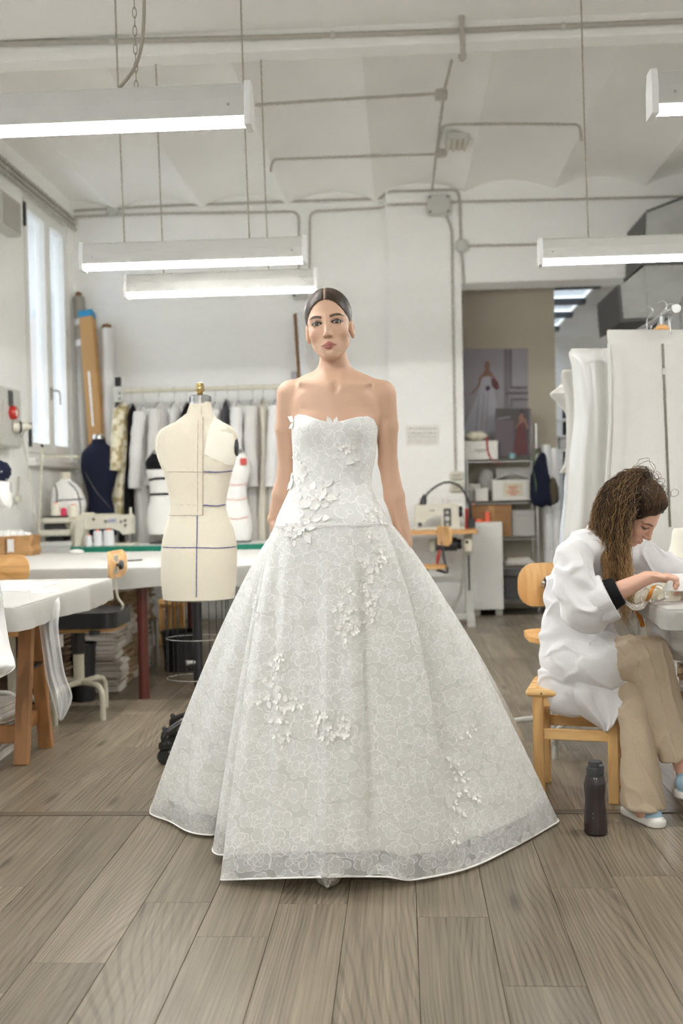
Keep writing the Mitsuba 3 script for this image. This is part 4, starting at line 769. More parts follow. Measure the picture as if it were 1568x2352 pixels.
for x in (372, 388): a = P(x, 1440, cy_ + 0.3); obj('leg', box((a[0] - 0.022, cy_ + 0.28, 0), (a[0] + 0.022, cy_ + 0.32, P(x, 1385, cy_)[2]), 0.004), 'beech', t)
a, b = P(368, 1396, cy_), P(422, 1386, cy_); obj('seat', box((a[0], cy_ - 0.03, a[2]), (b[0], cy_ + 0.34, b[2]), 0.006), 'beech_x', t)
# paper pattern bundles: each a block with a ragged side of many sheets
def _sheets(p, n, uv): return mix(lin(222, 220, 216), lin(160, 144, 122), smoothstep(0.35, 0.8, noise(p.z * 420 + 2 * noise(p.x * 7, p.y * 7), p.x * 2, p.y * 2)))
mat('paper_white', proc(_sheets), 0.85); mat('paper_brown', proc(lambda p, n, uv: mix(lin(176, 152, 120), lin(112, 92, 68), noise(p.z * 380 + 3 * noise(p.x * 7, p.y * 7), p.x * 2, p.y * 2))), 0.85); mat('paper_dark', proc(lambda p, n, uv: mix(lin(112, 92, 72), lin(52, 42, 34), noise(p.z * 260, p.x * 2, p.y * 2))), 0.85)
def bundle(label, c, w, d, h_, m, deg, seed, grp='bundles of paper patterns under the tables', n=None):
    r = np.random.default_rng(seed); n = n or max(4, int(h_ / 0.011)); rings = []; base = np.array([(-w / 2, -d / 2), (w / 2, -d / 2), (w / 2, d / 2), (-w / 2, d / 2)])
    for i in range(n):
        j = base + r.normal(size=(4, 2)) * 0.004 + r.normal(size=2) * 0.008
        for e in (0.0015, 0.85 * h_ / n): rings.append(np.column_stack([j * (1 if e < 0.003 else 1), np.full(4, i * h_ / n + e)]))
    m_ = loft(rings); return thing('paper_bundle', label, 'paper bundle', grp, mesh=place(m_, c, deg), m=m)
BL = 'bundle of folded paper patterns stacked under the cutting table'
i = 0; NTH = ('nearest', 'second', 'third', 'fourth', 'farthest'); ORD = ('lowest', 'second', 'third', 'fourth', 'fifth', 'sixth', 'seventh', 'eighth', 'ninth', 'tenth', 'eleventh')
for col, (bx, y_) in enumerate(((-1.93, 6.62), (-1.93, 6.86), (-1.95, 7.12), (-1.95, 7.38), (-1.97, 7.64))):
    z = 0.0; lev = 0
    while z < 0.66:
        h_ = 0.06 + 0.09 * rng.random(); wht = (col == 3 and z < 0.6) or rng.random() < 0.45
        bundle(f"{'white' if wht else 'brown'} paper bundle, {ORD[min(lev, 10)]} from the floor in the {NTH[col]} stack under the cutting table", (bx + 0.012 * rng.normal(), y_, z), 0.30, 0.235, h_, 'paper_white' if wht else 'paper_brown', 4 * rng.normal(), 100 + i, 'white paper bundles under the cutting table' if wht else 'brown paper bundles under the cutting table'); z += h_ + 0.001; i += 1; lev += 1
z = 0
for j in range(6):
    h_ = 0.085; bundle(f'dark brown paper bundle, {ORD[j]} from the floor behind the trestle legs', (-2.32, 6.3 + 0.01 * rng.normal(), z), 0.7, 0.35, h_, 'paper_dark', 2 * rng.normal(), 200 + j, 'dark bundles behind the trestle legs'); z += h_ + 0.001
z = 0
for j in range(3): bundle(f"pale folded paper bundle by the trestle foot, {('lowest', 'middle', 'topmost')[j]} of three", (-1.99 + 0.02 * j, 4.95, z), 0.22, 0.26, 0.085, 'paper_white', 6 * rng.normal(), 300 + j, 'pale bundles on the floor at the frame edge'); z += 0.087
t = thing('grey_hose', 'bent grey tube lying behind the trestle leg', 'tube', mesh=tube([P(-30, 1600, 5.6), P(0, 1594, 5.6), P(25, 1598, 5.6), P(38, 1612, 5.6), P(40, 1640, 5.6), P(41, 1660, 5.62)], 0.02, 10, 6), m='box_grey', smooth=True)
# ------------------------------------------------------------------ the pillar and the sewing corner before it
def facing(c, poly, th, m, name, parent, label=None):
    """a flat shape facing the camera side (-y): poly in metres (x, z) about c, front face th proud"""
    q = extrude(poly, th); q.apply_transform(basis(c, (1, 0, 0), (0, 0, 1), (0, -1, 0))); return obj(name, q, m, parent, label)
mat('paper_sheet', (224, 222, 214), 0.8); mat('print_grey', (150, 148, 142), 0.8); mat('print_light', (196, 194, 186), 0.8)
t = thing('wall_notice', 'white notice with rows of small grey print on the pillar', 'notice'); py_ = 10.197
a, b = P(932, 1024, py_), P(1007, 976, py_); obj('sheet', box((a[0], py_ - 0.004, a[2]), (b[0], py_, b[2])), 'paper_sheet', t)
for y, m in ((986, 'print_grey'), (996, 'print_grey'), (1004, 'print_grey'), (1010, 'print_light'), (1014, 'print_light'), (1018, 'print_light')):
    x = 937.0
    while x < 1000:
        w_ = 4 + 7 * rng.random(); c = P(x, y, py_); d = P(min(x + w_, 1002), y - 2.4, py_); obj('print_word', box((c[0], py_ - 0.0048, c[2]), (d[0], py_ - 0.003, d[2])), m, t); x += w_ + 2.2
t = thing('wall_switch', 'pair of pale switch boxes at the foot of the pillar conduit', 'switch')
for y0, y1 in ((1083, 1101), (1105, 1129)):
    a, b = P(1033, y1, 10.19), P(1062, y0, 10.19); obj('box', box((a[0], 10.13, a[2]), (b[0], 10.198, b[2]), 0.008), 'putty', t); obj('cover', box((a[0] + 0.02, 10.122, a[2] + 0.02), (b[0] - 0.02, 10.132, b[2] - 0.02), 0.003), 'putty_dark', t)
SY = 9.75
t = thing('sewing_table', 'wood topped sewing machine table on a grey steel stand before the pillar', 'table')
a, b = P(900, 1229, SY - 0.2), P(1097, 1217, SY - 0.2); tz = b[2]
m = extrude(rrect(b[0] - a[0], 0.5, 0.04), tz - a[2]); obj('tabletop', move(m, (a[0] + b[0]) / 2, SY + 0.02, a[2]), 'beech_x', t)
lx = P(1076, 1300, SY)[0]
for x in (lx, lx - 0.75):
    obj('post', box((x - 0.04, SY - 0.03, 0.1), (x + 0.04, SY + 0.03, a[2]), 0.004), 'box_grey', t); obj('post_slot', box((x - 0.008, SY - 0.034, 0.15), (x + 0.008, SY - 0.028, 0.62)), 'near_black', t)
    obj('foot', extrude([(-0.24, 0), (0.24, 0), (0.24, 0.05), (0.20, 0.09), (0.08, 0.11), (0.05, 0.3), (-0.05, 0.3), (-0.08, 0.11), (-0.2, 0.09), (-0.24, 0.05)], 0.07).apply_transform(basis((x - 0.035, SY, 0), (0, 1, 0), (0, 0, 1), (1, 0, 0))), 'lamp_white', t)
zc = P(1030, 1330, SY)[2]; obj('cross_bar', box((lx - 0.75, SY - 0.02, zc - 0.028), (lx, SY + 0.02, zc + 0.028), 0.003), 'box_grey', t)
zc = P(1030, 1412, SY)[2]; obj('treadle_bar', box((lx - 0.75, SY - 0.16, zc - 0.03), (lx, SY - 0.08, zc + 0.02), 0.006), 'lamp_white', t)
mo = P(1026, 1250, SY); obj('motor', tube([mo + V(-0.1, 0, 0), mo + V(0.09, 0, 0)], 0.06, 20), 'dark_grey', t, smooth=40); obj('motor_cap', tube([mo + V(0.09, 0, 0), mo + V(0.13, 0, 0)], 0.045, 20), 'near_black', t, smooth=40)
obj('drive_box', box(P(985, 1268, SY - 0.05), P(998, 1238, SY + 0.05), 0.006), 'putty_dark', t)
obj('switch_unit', box(P(1067, 1268, SY - 0.14), P(1083, 1238, SY - 0.1), 0.008), 'cream_cloth', t, 'cream switch unit'); c = P(1072, 1245, SY - 0.145); obj('switch_button', rod(c, c + V(0, 0.02, 0), 0.015), 'near_black', t)
obj('hose', tube([P(1064, 1250, SY - 0.1), P(1063, 1310, SY - 0.1), P(1058, 1360, SY - 0.12), P(1040, 1398, SY - 0.14)], 0.012, 8, 6), 'conduit_grey', t, smooth=True); obj('wire', tube([P(1020, 1265, SY), P(1036, 1290, SY), P(1030, 1305, SY), P(1000, 1310, SY)], 0.007, 6, 6), 'conduit_grey', t, smooth=True)
t = thing('sewing_machine', 'cream flatbed sewing machine with a dark control panel on the wood topped table', 'sewing machine'); my = SY - 0.02
X = lambda x: P(x, 1200, my)[0]; Z = lambda y: P(1010, y, my)[2]
obj('bed', box((X(950), my - 0.09, tz), (X(1066), my + 0.09, tz + 0.025), 0.008), 'putty', t)
m = extrude([(X(952), Z(1159)), (X(1052), Z(1157)), (X(1054), tz + 0.02), (X(1015), tz + 0.02), (X(1013), Z(1186)), (X(985), Z(1186)), (X(975), Z(1199)), (X(952), Z(1199))], 0.13); m.apply_transform(basis(V(0, my + 0.065, 0), (1, 0, 0), (0, 0, 1), (0, -1, 0))); obj('head', m, 'putty', t)
obj('control_panel', box((X(1018), my - 0.071, tz + 0.035), (X(1035), my - 0.06, Z(1168))), 'dark_grey', t, 'dark control panel'); c = V(X(1026), my - 0.07, Z(1191)); obj('dial', rod(c, c - V(0, 0.016, 0), 0.022, 16), 'lamp_white', t); 
for dz in (0.055, -0.05): c = V(X(1026), my - 0.07, Z(1191) + dz); obj('dial', rod(c, c - V(0, 0.01, 0), 0.016, 16), 'conduit_grey', t)
obj('hand_wheel', tube([V(X(1054), my, Z(1176)), V(X(1062), my, Z(1176))], 0.048, 20), 'black_plastic', t, smooth=40); obj('needle_clamp', box((X(960), my - 0.02, Z(1208)), (X(968), my + 0.02, Z(1199))), 'dark_grey', t); obj('needle', rod((X(964), my, tz + 0.02), (X(964), my, Z(1206)), 0.003, 6), 'steel', t)
for x in (1018, 1027, 1032): obj('spool_pin', rod((X(x), my, Z(1158)), (X(x), my, Z(1145)), 0.0025, 6), 'steel', t)
obj('stripe', box((X(985), my - 0.067, Z(1174)), (X(998), my - 0.064, Z(1170))), 'conduit_grey', t)
t = thing('gooseneck_lamp', 'black gooseneck lamp arching over the cream sewing machine', 'lamp'); gy = SY + 0.02
obj('base', box(P(1075, 1213, gy - 0.03), P(1090, 1190, gy + 0.03), 0.006), 'black_plastic', t); obj('neck', tube([P(x, y, gy) for x, y in ((1082, 1192), (1080, 1170), (1073, 1145), (1060, 1122), (1042, 1110), (1024, 1108), (1005, 1115), (985, 1130), (976, 1142))], 0.010, 10, 6), 'black_plastic', t, smooth=True)
c = P(974, 1141, gy); m = lathe([(0.012, 0.02), (0.02, 0.0), (0.03, -0.03), (0.034, -0.09), (0.031, -0.09), (0.02, -0.02)], k=20); m = rot(m, (0, 1, 0), 12); obj('shade', move(m, *c), 'black_plastic', t, 'cone shade', smooth=35)
t = thing('work_chair', 'small plywood chair seen from the side below the wood topped table', 'chair'); cy = 9.3
c = P(1013, 1231, cy); obj('backrest', move(rot(ply_back(0.34, 0.17, 0.014, 0.06, 0.03), (0, 0, 1), -72), *c), 'beech', t); q = P(1003, 1301, cy); obj('seat', move(extrude(rrect(0.36, 0.34, 0.07), 0.022), q[0] - 0.1, cy, q[2] - 0.011), 'beech_x', t)
obj('back_post', tube([c + V(0.01, 0, -0.05), c + V(0.02, 0, -0.2), q + V(0.09, 0, -0.05), q + V(0, 0, -0.03)], 0.011, 8, 4), 'dark_grey', t, smooth=True); obj('column', rod((q[0] - 0.1, cy, 0.08), (q[0] - 0.1, cy, q[2] - 0.01), 0.022), 'black_plastic', t, smooth=40)
for i in range(5): a_ = i * 1.2566; obj('base_leg', tube([(q[0] - 0.1, cy, 0.1), (q[0] - 0.1 + 0.24 * math.cos(a_), cy + 0.24 * math.sin(a_), 0.03)], [0.018, 0.014], 8), 'black_plastic', t)
thing('scissors', 'red handled tool hung behind the small plywood chair', 'tool', mesh=tube([P(1010, 1262, cy + 0.2), P(1006, 1280, cy + 0.2), P(1003, 1297, cy + 0.2)], [0.008, 0.016, 0.008], 8), m='red_plastic', smooth=True)
t = thing('cabinet', 'white narrow cabinet beside the sewing table, with spools on top', 'cabinet'); ky = 10.35
a, b = P(1086, 1401, ky), P(1153, 1199, ky); obj('body', box((a[0], ky, a[2]), (b[0], ky + 0.4, b[2]), 0.004), 'white_paint', t); obj('door', box((a[0] + 0.004, ky - 0.018, a[2] + 0.004), (b[0] - 0.004, ky, b[2] - 0.02), 0.003), 'white_paint', t)
for x in (a[0] + 0.03, b[0] - 0.05): obj('foot', box((x - 0.025, ky + 0.02, 0), (x + 0.04, ky + 0.08, a[2])), 'conduit_grey', t)
ct = b[2]
def spool(label, px, y0, y1, w, Y, m, z=None, m2=None):
    a, b = P(px, y1, Y), P(px, y0, Y); r = w * Y / F / 2; h_ = b[2] - a[2]; z = a[2] if z is None else z
    t = thing('thread_spool', label, 'spool', 'thread spools on the white cabinet'); obj('thread', lathe([(r, 0), (r * 1.05, h_ * 0.05), (r * 0.95, h_ * 0.9)], (a[0], Y, z), 16), m, t, smooth=40); obj('core', lathe([(r * 0.5, h_ * 0.9), (r * 0.4, h_), (r * 0.1, h_)], (a[0], Y, z), 12), m2 or 'lamp_white', t, smooth=40)
mat('orange_thread', (238, 110, 84), 0.7)
spool('tall orange thread spool on the white cabinet', 1119, 1172, 1198, 12, ky + 0.12, 'orange_thread', ct); spool('flat orange spool on the cabinet edge', 1100, 1190, 1198, 20, ky + 0.1, 'orange_plastic', ct)
spool('navy thread spool with an orange foot on the cabinet', 1087, 1150, 1198, 9, ky + 0.3, 'orange_thread', ct, 'navy_cloth'); spool('slim red spool behind the gooseneck lamp', 1072, 1160, 1212, 8, SY + 0.12, 'red_plastic', tz)

# ------------------------------------------------------------------ wire shelving before the grey wall, with its boxes
t = thing('wire_shelf', 'tall chrome wire shelving in the opening, loaded with boxes', 'shelving'); hy0, hy1 = 10.52, 10.95
sx0, sx1 = P(1072, 1100, hy0)[0], P(1232, 1100, hy0)[0]
for x, y in ((sx0, hy0), (sx1, hy0), (sx0, hy1), (sx1 + 0.0, hy1)):
    obj('post', rod((x, y, 0), (x, y, P(1232, 972, hy0)[2] if x == sx1 else P(1075, 1056, hy0)[2]), 0.0135), 'steel', t, smooth=40)
SZ = [P(1150, y, hy0)[2] for y in (1055, 1151, 1234, 1300, 1378)]
for z in SZ:
    s = obj('shelf', box((sx0, hy0 - 0.006, z - 0.025), (sx1, hy0 + 0.006, z - 0.019)), 'steel', t)
    obj('edge_wire', rod((sx0, hy0, z), (sx1, hy0, z), 0.0045, 6), 'steel', s); obj('edge_wire', rod((sx0, hy1, z), (sx1, hy1, z), 0.0045, 6), 'steel', s)
    for x in np.linspace(sx0 + 0.02, sx1 - 0.02, 22): obj('shelf_wire', rod((x, hy0, z), (x, hy1, z), 0.003, 5), 'steel', s)
    for y in np.linspace(hy0, hy1, 4)[1:-1]: obj('cross_wire', rod((sx0, y, z - 0.006), (sx1, y, z - 0.006), 0.004, 5), 'steel', s)
def shelf_box(label, x0, y0, x1, y1, z, m, Y=None, d=0.3, open_=False, cat_='box', lab=None):
    Y = hy0 + 0.03 if Y is None else Y; a, b = P(x0, y1, Y), P(x1, y0, Y); h_ = b[2] - a[2]; t = thing('storage_box', label, cat_)
    z += 0.0055
    if not open_: obj('body', box((a[0], Y, z), (b[0], Y + d, z + h_ * 0.86)), m, t); obj('lid', box((a[0] - 0.004, Y - 0.004, z + h_ * 0.78), (b[0] + 0.004, Y + d + 0.004, z + h_), 0.003), m, t)
    else:
        obj('body', box((a[0], Y, z), (b[0], Y + d, z + h_), 0.002), m, t)
        for s, x in ((1, a[0]), (-1, b[0])): obj('flap', sheet([[(x, Y, z + h_), (x, Y + d, z + h_)], [(x + s * 0.16, Y + 0.02, z + h_ + 0.06), (x + s * 0.16, Y + d - 0.02, z + h_ + 0.06)]], 0.004), m, t)
    return t, a, b, Y, z, h_
mat('box_white', (216, 214, 208), 0.7); mat('carton', (150, 112, 74), 0.8); mat('grey_bin', (170, 168, 164), 0.6)
t, a, b, Y_, z_, h_ = shelf_box('white lidded box with a red ribbon on the top wire shelf', 1068, 1007, 1142, 1051, SZ[0], 'box_white')
for dx, w_ in ((0.10, 0.17), (0.16, 0.06)): pass
obj('printed_line', box((a[0] + 0.09, Y_ - 0.006, z_ + 0.085), (a[0] + 0.21, Y_ - 0.0045, z_ + 0.095)), 'print_grey', t); obj('printed_line', box((a[0] + 0.12, Y_ - 0.006, z_ + 0.065), (a[0] + 0.18, Y_ - 0.0045, z_ + 0.072)), 'print_grey', t)
thing('ribbon', 'red ribbon trailing over the white lidded box', 'ribbon', mesh=ribbon([P(1118, 1004, Y_ - 0.01), P(1119, 1030, Y_ - 0.012), P(1126, 1052, Y_ - 0.015), P(1140, 1062, Y_ - 0.02), P(1150, 1066, Y_ - 0.02)], 0.018, 0.002, (1, 0.2, 0.2)), m=mat('ribbon_red', (150, 34, 44), 0.5), smooth=40)
thing('folded_cloth', 'yellowish folded cloth on the white lidded box', 'cloth', mesh=isomesh(lambda p: s_ell(p, P(1093, 1000, Y_ + 0.1) + V(0, 0, -0.005), (0.11, 0.09, 0.045)) + 0.006 * np.sin(p[:, 0] * 70), P(1060, 1015, Y_ - 0.02), P(1130, 980, Y_ + 0.22), 0.012), m='cream_cloth', smooth=True)
thing('teal_tin', 'small teal tin before the leaning poster', 'tin', mesh=lathe([(0.035, 0), (0.036, 0.05), (0.02, 0.055)], (P(1178, 1045, hy0)[0], hy0 + 0.07, SZ[0] + 0.006), 18), m=mat('teal', (120, 156, 160), 0.4), smooth=35)
shelf_box('small white box at the back of the second wire shelf', 1076, 1080, 1102, 1120, SZ[1], 'box_white', hy0 + 0.2, 0.15)
shelf_box('small white box on the second wire shelf before a clear bag', 1092, 1117, 1120, 1147, SZ[1], 'box_white', hy0 + 0.04, 0.13)
thing('plastic_bag', 'crumpled clear plastic bag on the second wire shelf', 'bag', mesh=isomesh(lambda p: s_ell(p, P(1116, 1112, hy0 + 0.3) + V(0, 0, 0.0), (0.085, 0.07, 0.16)) + 0.008 * np.sin(p[:, 0] * 60) * np.cos(p[:, 2] * 50), P(1090, 1160, hy0 + 0.18), P(1142, 1065, hy0 + 0.42), 0.012), m='grey_bin', smooth=True)
t, a, b, Y_, z_, h_ = shelf_box('large open white carton with a pale label on the second wire shelf', 1132, 1097, 1224, 1146, SZ[1], 'box_white', open_=True)
mat('label_beige', (206, 198, 176), 0.8); obj('label', box((a[0] + 0.1, Y_ - 0.002, z_ + 0.04), (a[0] + 0.29, Y_, z_ + 0.17)), 'label_beige', t)
for k_, (w_, dz) in enumerate(((0.10, 0.125), (0.07, 0.10), (0.12, 0.075), (0.06, 0.052))): obj('printed_line', box((a[0] + 0.195 - w_ / 2, Y_ - 0.003, z_ + dz), (a[0] + 0.195 + w_ / 2, Y_ - 0.0015, z_ + dz + 0.012)), mat('print_red', (196, 110, 96), 0.8) if k_ == 0 else 'print_red', t)
shelf_box('grey plastic tub behind the open white carton', 1140, 1070, 1222, 1146, SZ[1], 'grey_bin', hy0 + 0.34, 0.1)
t, a, b, Y_, z_, h_ = shelf_box('brown cardboard carton on the third wire shelf', 1083, 1156, 1173, 1230, SZ[2], 'carton'); obj('tape', box(((a[0] + b[0]) / 2 - 0.03, Y_ - 0.006, z_), ((a[0] + b[0]) / 2 + 0.03, Y_ - 0.003, z_ + h_)), 'kraft', t)
shelf_box('grey box beside the brown carton on the wire shelf', 1176, 1170, 1226, 1230, SZ[2], 'grey_bin', hy0 + 0.1, 0.25)
for i in range(3): thing('paper_stack', f"flat pile of pale papers on the fourth wire shelf, {('lowest', 'middle', 'topmost')[i]} of three", 'papers', 'paper piles on the fourth wire shelf', mesh=box((sx0 + 0.36 + 0.01 * i, hy0 + 0.02, SZ[3] + 0.007 + 0.022 * i), (sx1 - 0.03 - 0.02 * i, hy0 + 0.3, SZ[3] + 0.027 + 0.022 * i)), m='paper_white')
shelf_box('dark tray on the lowest wire shelf', 1160, 1325, 1226, 1374, SZ[4], 'dark_grey', hy0 + 0.05, 0.3)
shelf_box('pale lidded box on the lowest wire shelf behind the dark tray', 1160, 1308, 1226, 1374, SZ[4], 'grey_bin', hy0 + 0.36, 0.08)
# posters (flat prints)
mat('poster_wall', (132, 128, 132), 0.6); mat('poster_panel', (112, 106, 112), 0.6); mat('poster_line', (88, 78, 84), 0.6); mat('poster_gown', (166, 164, 174), 0.6); mat('poster_skin', (128, 92, 78), 0.6); mat('poster_red', (84, 36, 40), 0.6); mat('poster_dark', (66, 62, 62), 0.6); mat('poster_blue', (52, 56, 68), 0.6); mat('poster_pale', (146, 142, 148), 0.6)
t = thing('poster', 'large poster of a bride in white with red flowers on the grey wall', 'poster'); wy = 11.098
def pp(name, m, pts, lay, Y=wy, label=None):
    q = [P(x, y, Y) for x, y in pts]; g = extrude([(c[0], c[2]) for c in q], 0.0006); g.apply_transform(basis(V(0, Y - 0.001 - 0.0007 * lay, 0), (1, 0, 0), (0, 0, 1), (0, -1, 0))); obj(name, g, m, t, label)
pp('print_sheet', 'poster_wall', [(1040, 1010), (1212, 1010), (1212, 801), (1040, 801)], 0)
pp('panel_print', 'poster_pale', [(1040, 800), (1155, 802), (1155, 1000), (1040, 1000)], 1); pp('panel_print', 'poster_panel', [(1158, 802), (1168, 802), (1168, 940), (1158, 940)], 1)
pp('panel_print', 'poster_line', [(1170, 802), (1174, 802), (1174, 888), (1212, 888), (1212, 893), (1170, 893)], 2); pp('panel_print', 'poster_line', [(1160, 900), (1212, 900), (1212, 906), (1160, 906)], 2); pp('panel_print', 'poster_line', [(1172, 915), (1212, 915), (1212, 920), (1176, 920), (1176, 935), (1172, 935)], 2); pp('panel_print', 'poster_pale', [(1176, 803), (1211, 803), (1211, 887), (1176, 887)], 1)
pp('gown_print', 'poster_gown', [(1102, 868), (1110, 865), (1124, 865), (1132, 868), (1133, 890), (1140, 930), (1146, 990), (1060, 1000), (1078, 950), (1098, 900)], 3)
pp('skin_print', 'poster_skin', [(1100, 868), (1108, 858), (1114, 850), (1112, 838), (1115, 830), (1121, 829), (1125, 838), (1123, 850), (1130, 858), (1135, 868), (1132, 872), (1125, 865), (1110, 865), (1104, 874), (1102, 886), (1085, 905), (1078, 907), (1097, 885)], 4)
pp('flower_print', 'poster_red', [(1127, 872), (1136, 868), (1144, 880), (1146, 892), (1138, 896), (1130, 888)], 5); pp('flower_print', 'poster_blue', [(1115, 888), (1122, 885), (1126, 893), (1120, 899), (1115, 896)], 5)
for x in (1098, 1110, 1120): pp('fold_print', 'poster_pale', [(x, 905), (x + 2, 905), (x - 2, 988), (x - 7, 988)], 4)
t = thing('poster', 'smaller dark poster of a woman in a red dress, leaning on the shelf', 'poster'); w2 = hy0 + 0.12
pp('print_sheet', 'poster_dark', [(1136, 1050), (1220, 1050), (1219, 938), (1137, 938)], 0, w2); pp('floor_print', 'poster_line', [(1137, 965), (1180, 965), (1180, 1048), (1137, 1048)], 1, w2)
pp('light_print', 'poster_panel', [(1141, 960), (1172, 955), (1172, 960), (1141, 965)], 2, w2); pp('gown_print', 'poster_red', [(1189, 968), (1203, 968), (1208, 1000), (1212, 1044), (1176, 1046), (1184, 1000)], 2, w2); pp('skin_print', 'poster_skin', [(1192, 968), (1191, 958), (1195, 948), (1200, 948), (1202, 958), (1208, 966), (1214, 985), (1210, 986), (1203, 968), (1190, 976), (1186, 985), (1184, 982)], 3, w2); pp('hair_print', 'near_black', [(1193, 952), (1195, 942), (1201, 942), (1203, 952), (1199, 947)], 4, w2); pp('edge_print', 'poster_panel', [(1214, 940), (1219, 940), (1219, 1046), (1216, 1046)], 2, w2)
# coat and rolls by the end post
f = lambda p: smin(smin(s_cone(p, P(1245, 1052, 10.4), P(1240, 1145, 10.4), 0.05, 0.085), s_cone(p, P(1240, 1080, 10.42), P(1262, 1140, 10.42), 0.06, 0.09), 0.05), s_cone(p, P(1228, 1075, 10.38), P(1226, 1140, 10.38), 0.03, 0.045), 0.03) + 0.008 * np.sin(p[:, 0] * 80 + p[:, 2] * 10)
t = thing('jacket', 'navy jacket hung on the end of the wire shelving', 'jacket'); obj('body', isomesh(f, P(1205, 1200, 10.2), P(1300, 1025, 10.6), 0.012), 'navy_cloth', t, smooth=True)
mat('olive_cloth', (74, 66, 50), 0.85); obj('lining', isomesh(lambda p: s_ell(p, P(1270, 1128, 10.36), (0.055, 0.05, 0.13)) + 0.006 * np.sin(p[:, 0] * 90), P(1250, 1170, 10.25), P(1292, 1080, 10.5), 0.012), 'olive_cloth', t, 'olive lining', smooth=True); obj('loop', tube([P(1244, 1046, 10.4), P(1238, 1030, 10.45), P(1232, 1040, 10.5)], 0.006, 6, 4), 'navy_cloth', t)
thing('strap', 'green strap looped over the shelf post', 'strap', mesh=ribbon([P(1232, 1030, 10.42), P(1228, 1050, 10.40), P(1226, 1080, 10.36), P(1231, 1120, 10.34), P(1230, 1150, 10.34)], 0.016, 0.002, (1, 0, 0)), m=mat('strap_green', (62, 82, 50), 0.7))
for i, (x, x2, y0) in enumerate(((1252, 1262, 1022), (1270, 1280, 1030))):
    thing('paper_roll', ('pale paper roll standing behind the navy jacket', 'second pale roll behind the navy jacket, nearer the white garment bags')[i], 'roll', mesh=tube([P(x, y0, 10.9), V(P(x2, 1400, 10.9)[0], 10.85, 0)], 0.05, 16), m='plastic_wrap', smooth=50)
t = thing('far_shelf', 'dark shelf unit in the far room beside the garment bags', 'shelf'); fy_ = 13.5
for y in (962, 1000, 1032, 1075): a = P(1283, y, fy_); obj('board', box((a[0], fy_, a[2] - 0.02), (a[0] + 0.9, fy_ + 0.3, a[2])), 'white_paint', t)
obj('back', box((P(1283, 0, fy_)[0], fy_ + 0.3, 0), (P(1283, 0, fy_)[0] + 0.9, fy_ + 0.32, P(0, 960, fy_)[2])), 'near_black', t)
a = P(1286, 1000, fy_); thing('storage_box', 'violet-grey box on the far shelf', 'box', mesh=box((a[0], fy_ + 0.02, a[2] - 0.16), (a[0] + 0.25, fy_ + 0.25, a[2] - 0.02)).apply_translation((0, 0, 0)), m='grey_bin')

# ------------------------------------------------------------------ the air duct
def _galv(p, n, uv): return lin(176, 177, 174) * (0.75 + 0.4 * fbm(p.x * 5, p.y * 5, p.z * 7, 3))
mat('galvanised', proc(_galv), 0.42, metallic=0.35); mat('galv_dark', (92, 93, 92), 0.5, metallic=0.6)
t = thing('air_duct', 'galvanised metal air duct with an open mouth at the top of the opening', 'duct'); dy0, dy1 = 9.35, 10.05
def duct(pts, name, m, y0=dy0, y1=dy1):
    g = extrude([(P(x, y, 9.5)[0], P(x, y, 9.5)[2]) for x, y in pts], y1 - y0); g.apply_transform(basis(V(0, y1, 0), (1, 0, 0), (0, 0, 1), (0, -1, 0))); return obj(name, g, m, t)
duct([(1468, 612), (1700, 612), (1700, 405), (1568, 462), (1475, 496)], 'riser', 'galvanised')
duct([(1472, 500), (1475, 494), (1568, 458), (1568, 464)], 'seam', 'galv_dark', dy0 - 0.012, dy1); duct([(1466, 612), (1470, 500), (1474, 496), (1471, 612)], 'seam', 'galv_dark', dy0 - 0.012, dy1)
duct([(1462, 618), (1566, 616), (1566, 608), (1462, 611)], 'flange', 'galv_dark', dy0 - 0.03, dy1 + 0.02)
duct([(1472, 618), (1562, 616), (1560, 660), (1556, 690), (1545, 715), (1520, 733), (1480, 738)], 'elbow', 'galvanised')
duct([(1472, 618), (1482, 738), (1420, 742), (1412, 668)], 'mouth_hood', 'galvanised', dy0 + 0.02, dy1 + 0.25)
duct([(1410, 662), (1416, 662), (1424, 742), (1416, 746)], 'mouth_rim', 'galv_dark', dy0, dy1 + 0.27); duct([(1416, 738), (1524, 734), (1524, 740), (1416, 747)], 'mouth_rim', 'galv_dark', dy0, dy1 + 0.02)
for x, y in ((1476, 616),): pass

# ------------------------------------------------------------------ garment bags on a chrome rail
t = thing('garment_rail', 'chrome rail end with hooks above the white garment bags', 'clothes rack')
ra, rb = P(1552, 709, 4.9), P(1462, 762, 6.6); rb2 = rb + (rb - ra) * 0.4
obj('rail', rod(ra, rb2, 0.014, 14), 'steel', t, smooth=40)
for d in (0, 0.012, 0.024): obj('end_ring', rod(ra + (ra - rb) * 0.01 + (rb - ra) / np.linalg.norm(rb - ra) * d, ra + (rb - ra) / np.linalg.norm(rb - ra) * (d + 0.007), 0.02, 14), 'steel', t)
for q in (0.55, 0.95): c = ra + (rb2 - ra) * q; obj('post', rod((c[0] + 0.05, c[1], 0), (c[0], c[1], c[2]), 0.014), 'steel', t)
obj('foot_bar', rod(V((ra + (rb2 - ra) * 0.55)[0] + 0.05, (ra + (rb2 - ra) * 0.45)[1], 0.016), V((ra + (rb2 - ra) * 0.95)[0] + 0.05, (rb2)[1], 0.016), 0.014), 'steel', t)
mat('bag_white', proc(lambda p, n, uv: lin(194, 192, 187) * (0.95 + 0.04 * noise(p.x * 240, p.y * 240, p.z * 240) + 0.04 * fbm(p.x * 4, p.y * 4, p.z * 4, 2))), 0.85, 0.2)
mat('zip_dark', (88, 86, 74), 0.5); mat('plastic_film', (204, 204, 200), 0.16, clearcoat=0.8)
